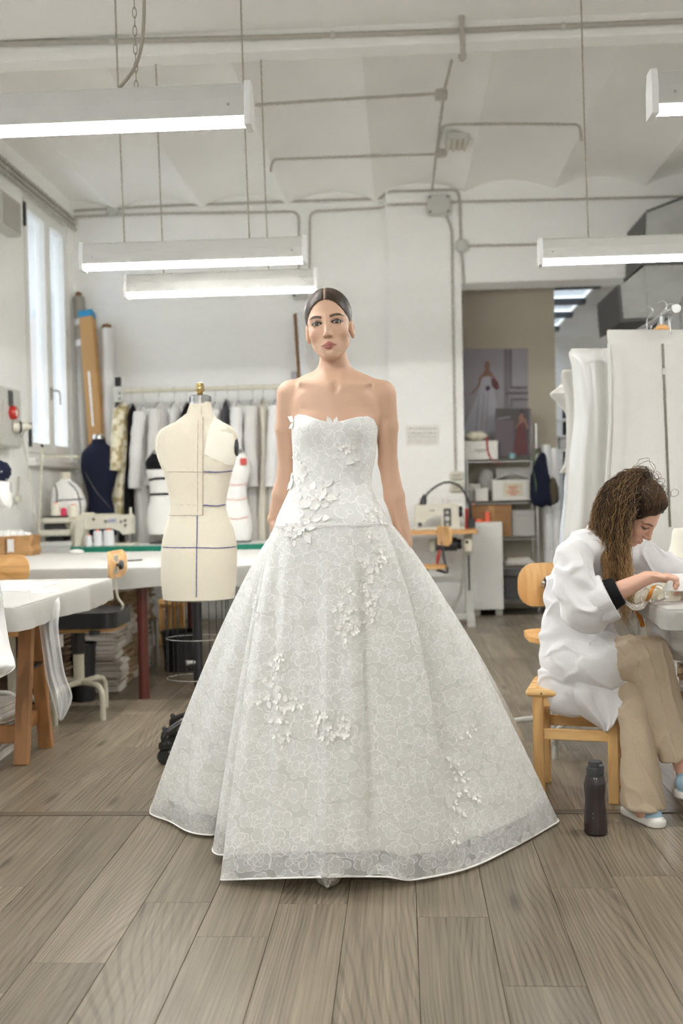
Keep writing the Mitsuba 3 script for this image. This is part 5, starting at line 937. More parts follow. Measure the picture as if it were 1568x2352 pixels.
def bag(label, rows, Y, m, seed, fold=0.02, th=0.05):
    r = np.random.default_rng(seed); ph = r.random(4) * 6.28; q = smooth_path(np.array(rows, float), 6); fr, bk = [], []
    for i, (y, a, b) in enumerate(q):
        s = i / (len(q) - 1); u = np.linspace(0, 1, 36); f = fold * s ** 0.5 * (np.sin(u * 15 + ph[0] + s) + 0.6 * np.sin(u * 27 + ph[1] - 2 * s) + 0.5 * np.sin(u * 6 + ph[2] + 4 * s)); e = th * np.clip(4 * u * (1 - u), 0, 1) ** 0.5 * min(1, 0.3 + 3 * s)
        fr.append([P(a + (b - a) * uu, y, Y - ee + ff) for uu, ee, ff in zip(u, e, f)]); bk.append([P(a + (b - a) * uu, y, Y + ee + ff) for uu, ee, ff in zip(u, e, f)])
    rings = [np.vstack([a, np.array(b)[::-1]]) for a, b in zip(fr, bk)]
    t = thing('garment_bag', label, 'garment bag', 'white garment bags on the chrome rail'); obj('body', loft(rings), m, t, smooth=50)
    tp = np.array(fr[0]) * 0.5 + np.array(bk[0]) * 0.5; q_ = ra + (rb2 - ra) * ((Y - ra[1]) / (rb2[1] - ra[1])); e_ = tp[np.argmin(np.abs(tp[:, 0] - q_[0]))] - V(0, 0, 0.02)
    obj('hanger_hook', tube([e_, e_ * 0.4 + V(q_[0], Y, q_[2] - 0.02) * 0.6, V(q_[0], Y, q_[2] - 0.012)], 0.004, 6, 4), 'steel', t, smooth=True); return t
t = bag('white fabric garment bag with a dark zip, front of the row', [(757, 1396, 1640), (765, 1393, 1650), (800, 1397, 1656), (850, 1402, 1660), (1000, 1404, 1664), (1150, 1394, 1668), (1300, 1385, 1672), (1420, 1380, 1676)], 5.15, 'bag_white', 2, 0.007)
fb = trimesh.Trimesh(*meshkit.WRITTEN[scene[t + '__body']['filename']][:2], process=False)
zp = [hit(fb, x, y) for x, y in zip(np.linspace(1521, 1538, 16), np.linspace(790, 1210, 16))]; zp = [h + n * 0.003 for h, n in zp if h is not None]; obj('zip', ribbon(zp, 0.010, 0.003, (1, 0, 0), 1), 'zip_dark', t, 'dark zip'); obj('zip_pull', box(zp[2] + V(-0.006, -0.006, -0.03), zp[2] + V(0.006, -0.002, 0.0)), 'steel', t)
obj('side_fold', drape([(790, 1394, 1404), (850, 1396, 1410), (1000, 1396, 1408), (1220, 1378, 1396)], [5.08, 5.06, 5.06, 5.08], 'x', 0.006, 3, 0.003, 8), 'bag_white', t, smooth=True)
hg = thing('clothes_hanger', 'wooden hanger with a chrome hook at the top of the zipped garment bag', 'hanger'); c = P(1520, 752, 5.15)
obj('neck', rod(c, c + V(0, 0, 0.05), 0.011), 'steel', hg); obj('hook', tube([c + V(0, 0, 0.05), c + V(0, 0, 0.07), c + V(0.022, 0, 0.085), c + V(0.018, 0, 0.115), c + V(0, 0, 0.122), c + V(-0.018, 0, 0.112)], 0.0035, 6, 5), 'steel', hg, smooth=True); obj('wood_body', tube([c + V(-0.2, 0, -0.09), c + V(-0.05, 0, -0.028), c + V(0, 0, 0.004), c + V(0.05, 0, -0.028), c + V(0.2, 0, -0.09)], [0.010, 0.012, 0.014, 0.012, 0.010], 10, 4), 'beech_x', hg, smooth=True)
for x, Y_ in ((1486, 5.75), (1540, 5.05)):
    c = P(x, 742, Y_); hg = thing('clothes_hanger', 'chrome hanger hook on the rail behind the wooden one' if x < 1500 else 'chrome hanger hook on the rail just before the wooden one', 'hanger'); obj('hook', tube([c - V(0, 0, 0.05), c + V(0, 0, 0.02), c + V(0.03, 0, 0.06), c + V(0.0, 0, 0.09), c + V(-0.03, 0, 0.06)], 0.0035, 6, 5), 'steel', hg, smooth=True)
bag('shiny plastic garment bag behind the zipped one', [(800, 1312, 1480), (815, 1306, 1480), (850, 1313, 1480), (950, 1318, 1480), (1050, 1308, 1480), (1150, 1302, 1480), (1300, 1288, 1480), (1420, 1285, 1480)], 5.5, 'plastic_film', 3, 0.016)
bag('pale garment bag third in the row, its corner lower', [(848, 1290, 1440), (870, 1288, 1440), (920, 1298, 1440), (1060, 1300, 1440), (1200, 1296, 1440), (1400, 1290, 1440)], 5.8, 'bag_white', 4)
bag('garment bag with a pointed corner, fourth in the row', [(872, 1298, 1400), (892, 1278, 1400), (906, 1262, 1400), (930, 1282, 1400), (965, 1302, 1400), (1060, 1296, 1400), (1086, 1284, 1400), (1102, 1300, 1400), (1300, 1296, 1400)], 6.05, 'bag_white', 5, 0.008)
bag('bluish white garment bag at the back, showing low down', [(1060, 1305, 1380), (1100, 1296, 1380), (1150, 1294, 1380), (1220, 1286, 1380), (1330, 1284, 1380)], 6.3, mat('bag_blue', (206, 212, 220), 0.6), 6, 0.012)
# ------------------------------------------------------------------ people: a head in its own frame (x to the person's left, y forward, z up; origin between the eyes' depth and the ears)
EYES = [(s, V(s * 0.0315, 0.0690, 0.0)) for s in (-1, 1)]
def head_sdf(p, lid=0.0041, low=0.0):
    ax_ = np.abs(p[:, 0]); q = np.column_stack([ax_, p[:, 1], p[:, 2]])          # the two halves are alike
    d = s_ell(q, (0, -0.014, 0.037), (0.071, 0.090, 0.080))
    d = smin(d, s_ell(q, (0, 0.026, -0.018), (0.0575, 0.058, 0.086)), 0.03)
    d = smin(d, s_cone(q, (0.0385, 0.008, -0.058), (0.010, 0.062, -0.100), 0.018, 0.0110), 0.030)
    d = smin(d, s_ell(q, (0, 0.068, -0.100), (0.019, 0.016, 0.014)), 0.016)
    d = smin(d, s_ell(q, (0.039, 0.050, -0.030), (0.020, 0.020, 0.018)), 0.024)
    d = smin(d, s_cone(q, (0, 0.079, 0.019), (0.042, 0.062, 0.019), 0.009, 0.008), 0.016)
    d = smin(d, s_ell(q, (0, 0.064, -0.070), (0.030, 0.025, 0.026)), 0.02)
    d = smax(d, -s_ell(q, (0.0315, 0.0975, 0.0005), (0.018, 0.0165, 0.0125)), 0.012)
    d = smin(d, s_cone(q, (0, 0.0730, 0.010), (0, 0.0850, -0.036), 0.0070, 0.0095), 0.010)
    d = smin(d, s_cone(q, (0, 0.0815, 0.012), (0, 0.1030, -0.034), 0.0062, 0.0078), 0.012)
    d = smin(d, s_ell(q, (0, 0.1030, -0.0385), (0.0088, 0.0095, 0.0080)), 0.006)
    d = smin(d, s_ell(q, (0.0104, 0.0935, -0.0415), (0.0060, 0.0090, 0.0062)), 0.006)
    d = smax(d, -s_ell(q, (0.0062, 0.0985, -0.0485), (0.0036, 0.0058, 0.0042)), 0.002)
    d = smin(d, s_ell(q, (0.0315, 0.0685, 0.0), (0.0150, 0.0145, 0.0125)), 0.004)          # lids over the eye
    d = smax(d, -s_ell(q, (0.0318, 0.0850, -0.0008 - low), (0.0134, 0.0150, lid)), 0.0012)
    d = smin(d, s_cone(q, (0.0, 0.0905, -0.0665), (0.0215, 0.0800, -0.0712), 0.0052, 0.0022), 0.004)
    d = smin(d, s_cone(q, (0.0, 0.0890, -0.0772), (0.0195, 0.0805, -0.0735), 0.0062, 0.0026), 0.004)
    d = smax(d, -s_cone(q, (0.0, 0.0975, -0.0716), (0.0220, 0.0850, -0.0722), 0.0016, 0.0012), 0.0015)
    d = smax(d, -s_ell(q, (0.0, 0.0925, -0.0885), (0.013, 0.006, 0.0045)), 0.006)
    e = s_ell(q, (0.0715, -0.010, -0.018), (0.0090, 0.017, 0.030)); e = smax(e, -s_ell(q, (0.081, -0.002, -0.014), (0.0075, 0.011, 0.021)), 0.003)
    return smin(d, e, 0.011)
def head_colors(p, skin, lip, brow, shadow, lash):
    ax_, y, z = np.abs(p[:, 0]), p[:, 1], p[:, 2]; c = np.tile(np.asarray(skin, float), (len(p), 1)); m = lambda c, col, w: c * (1 - w[:, None]) + np.asarray(col) * w[:, None]; ss = lambda a, b, x: (lambda t: t * t * (3 - 2 * t))(np.clip((x - a) / (b - a), 0, 1))
    front = ss(0.03, 0.05, y)
    c = m(c, V(*skin) * V(1.0, 0.90, 0.86), 0.6 * front * np.exp(-((ax_ - 0.043) / 0.016) ** 2 - ((z + 0.036) / 0.016) ** 2))
    q = np.column_stack([ax_, y, z]); dl = np.minimum(s_cone(q, (0.0, 0.0905, -0.0665), (0.0215, 0.0800, -0.0712), 0.0052, 0.0022), s_cone(q, (0.0, 0.0890, -0.0772), (0.0195, 0.0805, -0.0735), 0.0062, 0.0026))
    c = m(c, lip, ss(0.0022, 0.0006, dl) * front)
    c = m(c, V(*lip) * 0.45, 0.8 * ss(0.0016, 0.0006, np.abs(z + 0.0718)) * ss(0.024, 0.021, ax_) * ss(0.07, 0.078, y))
    e = np.sqrt(((ax_ - 0.0318) / 0.0145) ** 2 + ((z + 0.0008) / 0.0050) ** 2)
    c = m(c, shadow, 0.9 * front * ss(3.2, 1.1, np.sqrt(((ax_ - 0.0325) / 0.0075) ** 2 + ((z - 0.003) / 0.0042) ** 2)))
    c = m(c, lash, 0.97 * front * ss(1.50, 1.15, e + 0.25 * (z < -0.001)) * ss(0.07, 0.72, e))
    c = m(c, lash, 0.9 * front * ss(0.0022, 0.0008, s_cone(q, (0.044, 0.072, 0.001), (0.050, 0.068, 0.0045), 0.0012, 0.0004)))
    zb = 0.0165 + 0.0055 * np.sin(np.clip((ax_ - 0.012) / 0.040, 0, 1) * 2.6) - 0.002 * ss(0.045, 0.056, ax_)
    th = 0.0038 * ss(0.060, 0.038, ax_) + 0.0006
    c = m(c, brow, 0.9 * front * ss(1.25, 0.7, np.abs(z - zb) / th) * ss(0.010, 0.015, ax_) * ss(0.058, 0.054, ax_))
    return c
mat('skin', 'vc', 0.48, 0.35)
mat('eye', 'vc', 0.08, 0.6, clearcoat=1.0)
def eyeball(o, M, s, look, iris, parent):
    m = trimesh.creation.icosphere(4, 0.0127); d = V(*look) / np.linalg.norm(look); a = np.degrees(np.arccos(np.clip(m.vertices @ d / 0.0127, -1, 1)))
    c = np.tile(L(205, 198, 190), (len(a), 1)); c[a < 34] = L(*iris) * 0.4; c[a < 31] = L(*iris) * 0.75; c[a < 14] = 0.004
    v = (np.asarray(m.vertices) + EYES[0 if s < 0 else 1][1]) @ M.T + o
    f = m.faces if np.linalg.det(M) > 0 else m.faces[:, ::-1]
    obj('eye', TM(v, f), 'eye', parent, smooth=True, color=c)
def frame_of(fwd, up):
    f = V(*fwd) / np.linalg.norm(fwd); u = V(*up) - f * (V(*up) @ f); u /= np.linalg.norm(u); return np.column_stack([-np.cross(f, u) * -1 if False else np.cross(u, -f) * -1, f, u])
# ------------------------------------------------------------------ the bride
BY = 3.45
def frame(fwd, up, left_hint):
    f = V(*fwd) / np.linalg.norm(fwd); u = V(*up) - f * (V(*up) @ f); u /= np.linalg.norm(u); x = np.cross(f, u); x *= np.sign(x @ V(*left_hint)); return np.column_stack([x, f, u])
bo = P(755.5, 749, BY - 0.005)
bM = frame((-0.035, -1, -0.02), (-0.095, 0, 1), (1, 0, 0))
PB = lambda x, y, dy=0.0: P(x, y, BY + dy)
def hand_sdf(p, w, pd, fd, side, curl=0.5, s=1.0):
    """a relaxed hand: wrist w, palm direction pd, finger-curl direction fd, side (towards the thumb)"""
    pd, fd, side = (V(*v) / np.linalg.norm(v) for v in (pd, fd, side)); k = w + pd * 0.045 * s; d = s_ell(p, w + pd * 0.046 * s, (0.043 * s, 0.014 * s, 0.036 * s), np.column_stack([pd, fd, side]))
    d = smin(d, s_cone(p, w, w + pd * 0.03 * s, 0.021 * s, 0.02 * s), 0.012)
    for i, (o, l) in enumerate(((0.026, 0.070), (0.009, 0.078), (-0.009, 0.073), (-0.026, 0.058))):
        a = w + pd * 0.084 * s + side * o * s; b = a + (pd * (1 - 0.3 * curl) + fd * curl * 0.6) * l * 0.45 * s; c = b + (pd * (1 - curl) + fd * curl) * l * 0.32 * s; e = c + (pd * (0.6 - curl) + fd * curl * 1.1) * l * 0.25 * s
        for u, v_, r0, r1 in ((a - pd * 0.012 * s, b, 0.0092, 0.0085), (b, c, 0.0084, 0.0076), (c, e, 0.0076, 0.0064)): d = smin(d, s_cone(p, u, v_, r0 * s, r1 * s), 0.004)
    a = w + pd * 0.02 * s + side * 0.022 * s; b = a + (pd * 0.7 + side * 0.55 + fd * 0.35) * 0.042 * s; c = b + (pd * 0.95 + fd * 0.4) * 0.030 * s
    for u, v_, r0, r1 in ((a, b, 0.0125, 0.0098), (b, c, 0.0098, 0.0078)): d = smin(d, s_cone(p, u, v_, r0 * s, r1 * s), 0.006)
    return d
def bride_sdf(p):
    n0, n1 = PB(764, 812, 0.022), PB(770, 868, 0.03)
    d = s_cone(p, n0, n1, 0.043, 0.050)
    for s, sx, xs_ in ((-1, 660, 652), (1, 884, 895)):
        d = smin(d, s_cone(p, PB(769 + s * 14, 866, 0.035), PB(sx + s * -14, 895, 0.03), 0.036, 0.027), 0.03)
    d = smin(d, s_ell(p, PB(769, 950, 0.015), (0.152, 0.092, 0.125)), 0.035)
    d = smin(d, s_ell(p, PB(769, 915, 0.022), (0.150, 0.076, 0.075)), 0.03)
    for s, x in ((-1, 722), (1, 815)): d = smin(d, s_ell(p, PB(x, 985, -0.032), (0.056, 0.050, 0.050)), 0.03)
    for s, x1, x2 in ((-1, 760, 690), (1, 779, 850)): d = smin(d, s_cone(p, PB(x1, 893, -0.054), PB(x2, 880, -0.030), 0.0075, 0.003), 0.022)
    d = smax(d, -s_ell(p, PB(769, 887, -0.066), (0.009, 0.010, 0.010)), 0.02)
    for s, x in ((-1, 756), (1, 781)): d = smin(d, s_cone(p, PB(x + s * 1, 884, -0.040), PB(768 + s * 24, 834, 0.015), 0.006, 0.009), 0.016)
    d = smin(d, s_cone(p, PB(768, 1010, 0.01), PB(760, 1110, 0.02), 0.100, 0.088), 0.05)
    d = smin(d, s_cone(p, PB(745, 1190, 0.02), PB(780, 1190, 0.02), 0.105, 0.105), 0.06)
    # arms
    for sh, mid, el, fo, wr, in (((664, 905), (657, 985), (660, 1078), (648, 1135), (630, 1192)), ((881, 905), (889, 980), (890, 1062), (905, 1140), (931, 1246))):
        dy = (0.022, 0.035, 0.060, 0.070, 0.085); a = [PB(q[0], q[1], y) for q, y in zip((sh, mid, el, fo, wr), dy)]
        arm = s_cone(p, a[0], a[1], 0.0405, 0.0345); arm = smin(arm, s_cone(p, a[1], a[2], 0.0345, 0.0305), 0.01)
        arm = smin(arm, s_cone(p, a[2], a[3], 0.0305, 0.0325), 0.012); arm = smin(arm, s_cone(p, a[3], a[4], 0.0325, 0.0225), 0.012)
        arm = smin(arm, hand_sdf(p, a[4], (a[4] - a[3]) * 0.6 + V(-0.03 if sh[0] > 769 else 0.03, 0.01, -0.06), V(-1 if sh[0] > 769 else 1, 0, 0), V(0, -1, 0), 0.4), 0.008)
        d = smin(d, arm, 0.024)
    # legs, under the skirt
    for s in (-1, 1):
        h_, k_, f_ = PB(762 + s * 55, 1240, 0.02), V(PB(762 + s * 45, 1240)[0], BY - 0.02 + 0.1 * (s < 0), 0.56), V(PB(755 + s * 20, 1240)[0], BY + 0.04 + 0.35 * (s > 0), 0.12)
        d = smin(d, s_cone(p, h_, k_, 0.078, 0.054), 0.03); d = smin(d, s_cone(p, k_, f_, 0.054, 0.034), 0.02)
    return d
def with_head(body, o, M, scale=1.0, R=0.17, **kw):
    def f(p):
        d = body(p); q = ((p - o) @ M) / scale; r = np.linalg.norm(q, axis=1); near = r < R
        if near.any(): d[near] = smin(d[near], head_sdf(q[near], **kw) * scale, 0.020)
        return d
    return f
bf = with_head(bride_sdf, bo, bM)
zc_ = 0.985
bhead = isomesh(bf, V(-0.50, 3.2, zc_), V(0.12, 3.78, bo[2] + 0.14), 0.0022)
bbody = isomesh(bf, V(-0.52, 3.1, 0.1), V(0.12, 3.95, zc_ + 0.02), 0.006)          # joined out of sight under the skirt
bm_ = cat(bhead, bbody); hl = (bm_.vertices - bo) @ bM
SKIN = L(205, 168, 143)
col = head_colors(hl, SKIN, L(168, 104, 97), L(52, 38, 31), L(98, 70, 60), L(26, 20, 18))
far = np.linalg.norm(hl, axis=1) > 0.16; col[far] = SKIN
dr_ = np.clip((fz2 := bm_.vertices[:, 2]) * 0, 0, 1)
bride = thing('person', 'woman in a strapless white lace wedding gown walking towards the camera', 'person')
obj('body', bm_, 'skin', bride, smooth=True, color=col)
for s in (-1, 1): eyeball(bo, bM, s, (0.03, 1, -0.06), (92, 84, 66), bride)
# sleek parted hair drawn back
def hair_sdf(q):
    d = s_ell(q, (0, -0.0165, 0.0385), (0.0765, 0.0975, 0.0855)); groove = 0.0022 * np.exp(-(q[:, 0] / 0.0035) ** 2) * (q[:, 1] > -0.05); d = d + groove
    d = smin(d, s_ell(q, (0, -0.118, -0.01), (0.034, 0.03, 0.032)), 0.02)
    win = s_ell(q, (0, 0.062, -0.030), (0.0690, 0.074, 0.1045)); d = smax(d, -win, 0.004)
    ear = s_ell(q, (np.sign(1) * 0.0, -0.004, -0.046), (0.10, 0.030, 0.050)); d = smax(d, -ear, 0.004)
    return smax(d, -(q[:, 2] + 0.062), 0.006)
hm = isomesh(lambda p: hair_sdf((p - bo) @ bM), bo + V(-0.12, -0.13, -0.1), bo + V(0.12, 0.18, 0.15), 0.0022)
q = (hm.vertices - bo) @ bM
st = meshkit.noise(np.column_stack([q[:, 1] * 330 + q[:, 2] * 120, np.abs(q[:, 0]) * 20, q[:, 2] * 20]), 3); st2 = meshkit.noise(np.column_stack([q[:, 1] * 90 + q[:, 2] * 60, np.abs(q[:, 0]) * 14, q[:, 2] * 9]), 5)
hc = L(36, 28, 24) + (L(84, 66, 52) - L(36, 28, 24)) * np.clip(0.55 * st + 0.5 * st2 - 0.25, 0, 1)[:, None]
pw = np.clip(1.6 - np.abs(q[:, 0]) / 0.0016, 0, 1) * (q[:, 1] > -0.045); hc = hc * (1 - pw[:, None]) + L(178, 142, 116) * pw[:, None]
mat('hair_sleek', 'vc', 0.45, 0.3)
obj('hair', hm, 'hair_sleek', bride, 'sleek dark brown hair with a centre parting', smooth=True, color=hc)
# ------------------------------------------------------------------ the gown
def _lace(u, v, g=0.056):
    x, y = u / g, v / g; line, vein = mi.Float(0), mi.Float(0)
    for a in (-1, 0, 1):
        for b in (-1, 0, 1):
            i, j = dr.floor(x) + a, dr.floor(y) + b
            px, py = (x - i - 0.15 - 0.7 * cell_rand(i, j, 1)) * g, (y - j - 0.15 - 0.7 * cell_rand(i, j, 2)) * g
            r = dr.sqrt(px * px + py * py) + 1e-6; th = dr.atan2(py, px) + 6.283 * cell_rand(i, j, 3); ty = cell_rand(i, j, 4); sz = 0.8 + 0.45 * cell_rand(i, j, 5)
            c5 = dr.abs(dr.cos(2.5 * th)); fl = 0.036 * sz * (0.62 + 0.38 * dr.sqrt(c5)); s2 = dr.abs(dr.sin(2 * th)); bf_ = 0.046 * sz * dr.sqrt(s2) * (0.8 + 0.2 * dr.cos(th)) + 0.002
            flower = ty < 0.6; R = dr.select(flower, fl, bf_)
            w = 0.00115
            line = dr.maximum(line, 1 - smoothstep(w * 0.55, w * 1.2, dr.abs(r - R))); line = dr.maximum(line, 0.8 * (1 - smoothstep(0.0006, 0.0013, dr.abs(r - 0.18 * R - 0.001))))
            ins = dr.select(r < R, 1.0, 0.0); hatch = dr.select(cell_rand(i, j, 6) < 0.5, dr.abs(dr.sin(14 * th + 40 * r)), dr.minimum(dr.abs(dr.sin(px * 1100)), dr.abs(dr.sin(py * 1100))))
            vein = dr.maximum(vein, ins * (0.25 + 0.75 * (1 - smoothstep(0.05, 0.35, hatch)) * smoothstep(0.004, 0.010, r)))
    return line, vein
def _lace_col(p, n, uv):
    l, v = _lace(uv.x, uv.y); return mix(lin(222, 222, 219), lin(254, 254, 253), dr.clip(0.95 * l + 0.52 * v, 0, 1))
def _lace_op(p, n, uv):
    l, v = _lace(uv.x, uv.y); return dr.clip(0.52 + 0.46 * l + 0.22 * v, 0, 1)
mat('lace', proc(_lace_col), 0.7, 0.2)
scene['lace_sheer'] = {'type': 'mask', 'opacity': proc(_lace_op), 'bsdf': scene.pop('lace')}
mat('lace_solid', proc(_lace_col), 0.7, 0.2)
mat('satin', (243, 242, 238), 0.5, 0.3); mat('applique', (247, 246, 243), 0.7, 0.2); mat('bead', (244, 243, 240), 0.25, 0.6)
# bodice: columns around the body from the sweetheart edge down to the drop waist
brow_ = np.array([(940, 676, 862), (960, 672, 865), (985, 670, 867), (1010, 671, 865), (1050, 673, 860), (1085, 673, 853), (1115, 668, 850), (1135, 660, 856), (1160, 648, 867), (1185, 637, 882), (1206, 631, 892), (1230, 622, 905)], float)
bpt = np.array([[PB(a, y), PB(b, y)] for y, a, b in brow_]); bz_, bcx, bhw = bpt[:, :, 2].mean(1), bpt[:, :, 0].mean(1), (bpt[:, 1, 0] - bpt[:, 0, 0]) / 2
bdp = np.array([0.76, 0.78, 0.80, 0.80, 0.76, 0.75, 0.76, 0.77, 0.78, 0.78, 0.78, 0.78])
K = 120; th = np.arange(K) * 2 * np.pi / K                     # 0 = her left (image right), pi/2 = back, 3pi/2 = front
def at_z(z, th):
    o = np.argsort(bz_); cx, hw, dp = (np.interp(z, bz_[o], q[o]) for q in (bcx, bhw, bdp)); c, s = np.cos(th), np.sin(th); e = 2 / 2.15
    x = cx + hw * np.sign(c) * np.abs(c) ** e; y = BY + 0.012 + hw * dp * np.sign(s) * np.abs(s) ** e
    zb = PB(0, 1000)[2]; bust = sum(0.026 * np.exp(-((x - PB(xx, 1000)[0]) / 0.052) ** 2 - ((z - zb) / 0.050) ** 2) for xx in (722, 815)) * (s < 0)
    return np.stack([x, y - bust, z], -1)
pxs = np.array([PB(x, y)[[0, 2]] for x, y in ((664, 972), (672, 961), (690, 955), (712, 959), (742, 970), (766, 975), (790, 972), (820, 963), (845, 960), (858, 966), (867, 985))])
top_f = np.interp(bcx[1] + bhw[1] * np.cos(th), pxs[:, 0], pxs[:, 1]); top = np.where(np.sin(th) < 0, top_f, PB(0, 985)[2]); zbm = PB(762, 1206)[2]
S_ = np.linspace(0, 1.012, 60); grid = np.array([at_z(top + (zbm - top) * s, th) for s in S_]); grid = np.concatenate([grid, grid[:, :1]], 1)
bod = sheet(grid, 0.004); nv_ = grid.shape[0] * grid.shape[1]
arc = th[:, None]; uvg = np.stack([np.tile(np.append(th, 2 * np.pi)[None] * 0.145, (60, 1)), grid[:, :, 2]], -1).reshape(-1, 2)
dress = obj('dress', bod, 'lace_solid', bride, 'strapless lace gown with raised flowers', smooth=True, uv=np.vstack([uvg, uvg]))
# skirt
H_ = lambda px, py, z: PZ(px, py, z)
ctrl = [(0, H_(750, 2016, 0.055)), (35, H_(880, 2015, 0.04)), (50, H_(950, 2022, 0.014)), (65, H_(1060, 2000, 0.010)), (80, H_(1180, 1946, 0.008)), (93, H_(1262, 1900, 0.008)), (98, H_(1279, 1890, 0.008)), (101, H_(1283, 1886, 0.008)), (106, V(0.505, 3.98, 0.01)), (116, V(0.468, 4.17, 0.01)), (126, V(0.55, 4.40, 0.01)),
        (140, V(0.52, 4.62, 0.01)), (165, V(0.15, 4.78, 0.01)), (195, V(-0.27, 4.66, 0.01)), (222, V(-0.64, 4.42, 0.01)), (238, V(-0.87, 4.22, 0.01)), (246, V(-0.985, 4.08, 0.012)), (250, H_(345, 1868, 0.010)), (256, H_(388, 1887, 0.010)), (262, H_(452, 1916, 0.012)), (266, H_(484, 1919, 0.012)), (268, V(-0.655, 3.74, 0.02)),
        (270, V(-0.645, 3.62, 0.03)), (272, H_(488, 1951, 0.03)), (274, H_(506, 1965, 0.03)), (276, V(-0.56, 3.45, 0.03)), (278, V(-0.575, 3.36, 0.02)), (280, H_(506, 2022, 0.012)), (283, H_(516, 2022, 0.015)), (315, H_(620, 2019, 0.035)), (360, H_(750, 2016, 0.055))]
ca = np.array([c[0] for c in ctrl], float); cp = np.array([c[1] for c in ctrl]); seg = np.concatenate([[0], np.cumsum(np.linalg.norm(np.diff(cp, axis=0), axis=1))])
from scipy.interpolate import PchipInterpolator
NS, NU = 640, 110; ss_ = np.linspace(0, seg[-1], NS + 1); hem = np.column_stack([PchipInterpolator(seg, cp[:, i])(ss_) for i in range(3)]); fa = np.interp(ss_, seg, ca)
wth = np.radians(fa - 90); wa = at_z(np.full(NS + 1, zbm), wth); u = np.linspace(0, 1, NU)[:, None]
wr = u ** 0.80; sk = np.zeros((NU, NS + 1, 3)); sk[:, :, :2] = wa[None, :, :2] * (1 - wr[..., None]) + hem[None, :, :2] * wr[..., None]; sk[:, :, 2] = zbm * (1 - u) + hem[None, :, 2] * u
d2 = hem[:, :2] - wa[:, :2]; d2 /= np.linalg.norm(d2, axis=1, keepdims=True)
bell = lambda x, c, w: np.exp(-((x - c) / w) ** 2)
fw = np.where(fa > 180, fa - 360, fa)
fold = (0.045 * bell(fa, 60, 7) - 0.080 * bell(fa, 72, 7))[None] * np.sin(np.pi * np.clip(u, 0, 1) ** 0.8) + (0.012 * np.sin(np.radians(fa) * 9 + 0.6) + 0.007 * np.sin(np.radians(fa) * 17 + 2) + 0.018 * bell(fw, 20, 9) - 0.02 * bell(fw, 35, 8) - 0.016 * bell(fw, -30, 12))[None] * (u * (1.15 - u)) * 3
side = np.where((fa > 240) & (fa < 281), 0.25, 1.0)[None]
sk[:, :, :2] += (fold * side)[..., None] * d2[None]
sk[:, :, 2] += 0.0035 + 0.003 * np.sin(np.radians(fa) * 24)[None] * np.exp(-(u / 0.05) ** 2)
Ls = 1.36; L0 = Ls * 0.93 / (seg[-1] - 0.93); al = ss_ / (L0 + Ls); LL = L0 + Ls * u
rl = np.concatenate([np.zeros((NU, 1)), np.cumsum(np.linalg.norm(np.diff(sk, axis=1), axis=2), axis=1)], 1); tot = rl[:, -1:]; rl = np.where(np.arange(NS + 1)[None] > NS * 0.55, rl - tot, rl)      # along each row from the front middle
uvs = np.stack([rl + 3.0, np.broadcast_to(Ls * u, rl.shape)], -1).reshape(-1, 2)
skm = sheet(sk)
obj('skirt', skm, 'lace_sheer', dress, 'sheer lace overskirt', smooth=True, uv=uvs)
axis = V(*wa[:-1, :2].mean(0)); un = sk.copy(); cen = axis + (hem[:-1, :2].mean(0) - axis) * wr[..., None] * 0.9; un[:, :, :2] = cen + (sk[:, :, :2] - cen) * 0.982 + 0; un = un[:int(NU * 0.945)]
obj('underskirt', sheet(un), 'satin', dress, 'plain satin underskirt', smooth=True)
obj('hem_binding', tube(hem[:-1:2] + V(0, 0, 0.002), 0.0032, 6, 1, False), 'applique', dress, 'white hem binding', smooth=True)
obj('waist_seam', tube(at_z(np.full(K + 1, zbm + 0.002), np.append(th, 2 * np.pi)) + 0, 0.0035, 6, 1, False), 'lace_solid', dress, smooth=True, uv=np.zeros((6 * (K + 1), 2)))
# raised flowers and leaves, each its own piece
def lobed(R, lobes, cup, n=30, rr=5, seed=0):
    r = np.random.default_rng(seed); a = np.arange(n) * 2 * np.pi / n; e = R * (0.55 + 0.45 * np.abs(np.cos(lobes * a / 2)) ** 0.6) * (1 + 0.08 * r.normal(size=n)); rings = [np.zeros((n, 3)) + V(0, 0, 0.0015)]
    for q in np.linspace(0.25, 1, rr): rings.append(np.stack([e * q * np.cos(a), e * q * np.sin(a), 0.002 + cup * q ** 2 * (0.6 + 0.4 * np.cos(lobes * a)) - 0.002 * bell(q, 0.3, 0.15)], 1))
    m = loft(rings, caps=False); return m
def leaf_mesh(l, w, bend):
    t = np.linspace(0, 1, 9); g = [[(l * q, w * s * math.sin(math.pi * q ** 0.8) , 0.002 + bend * q * q + 0.18 * w * abs(s)) for s in (-1, -0.5, 0, 0.5, 1)] for q in t]; return sheet(np.array(g), 0.0009)
FL = [mikit.ply(lobed(0.014, 5, 0.007, seed=i), 'applique', smooth=True) for i in range(4)] + [mikit.ply(cat(lobed(0.014, 5, 0.005, seed=9), move(lobed(0.009, 5, 0.006, seed=11), 0, 0, 0.003), move(lobed(0.005, 5, 0.005, seed=12), 0, 0, 0.006)), 'applique', smooth=True)]
LF = [mikit.ply(leaf_mesh(0.028, 0.0085, b), 'applique', smooth=True) for b in (0.004, 0.008, -0.001)]
pick = [bod, skm]; rg = np.random.default_rng(5)
def on_gown(x, y): return hit(bod if y < 1204 else skm, x, y)
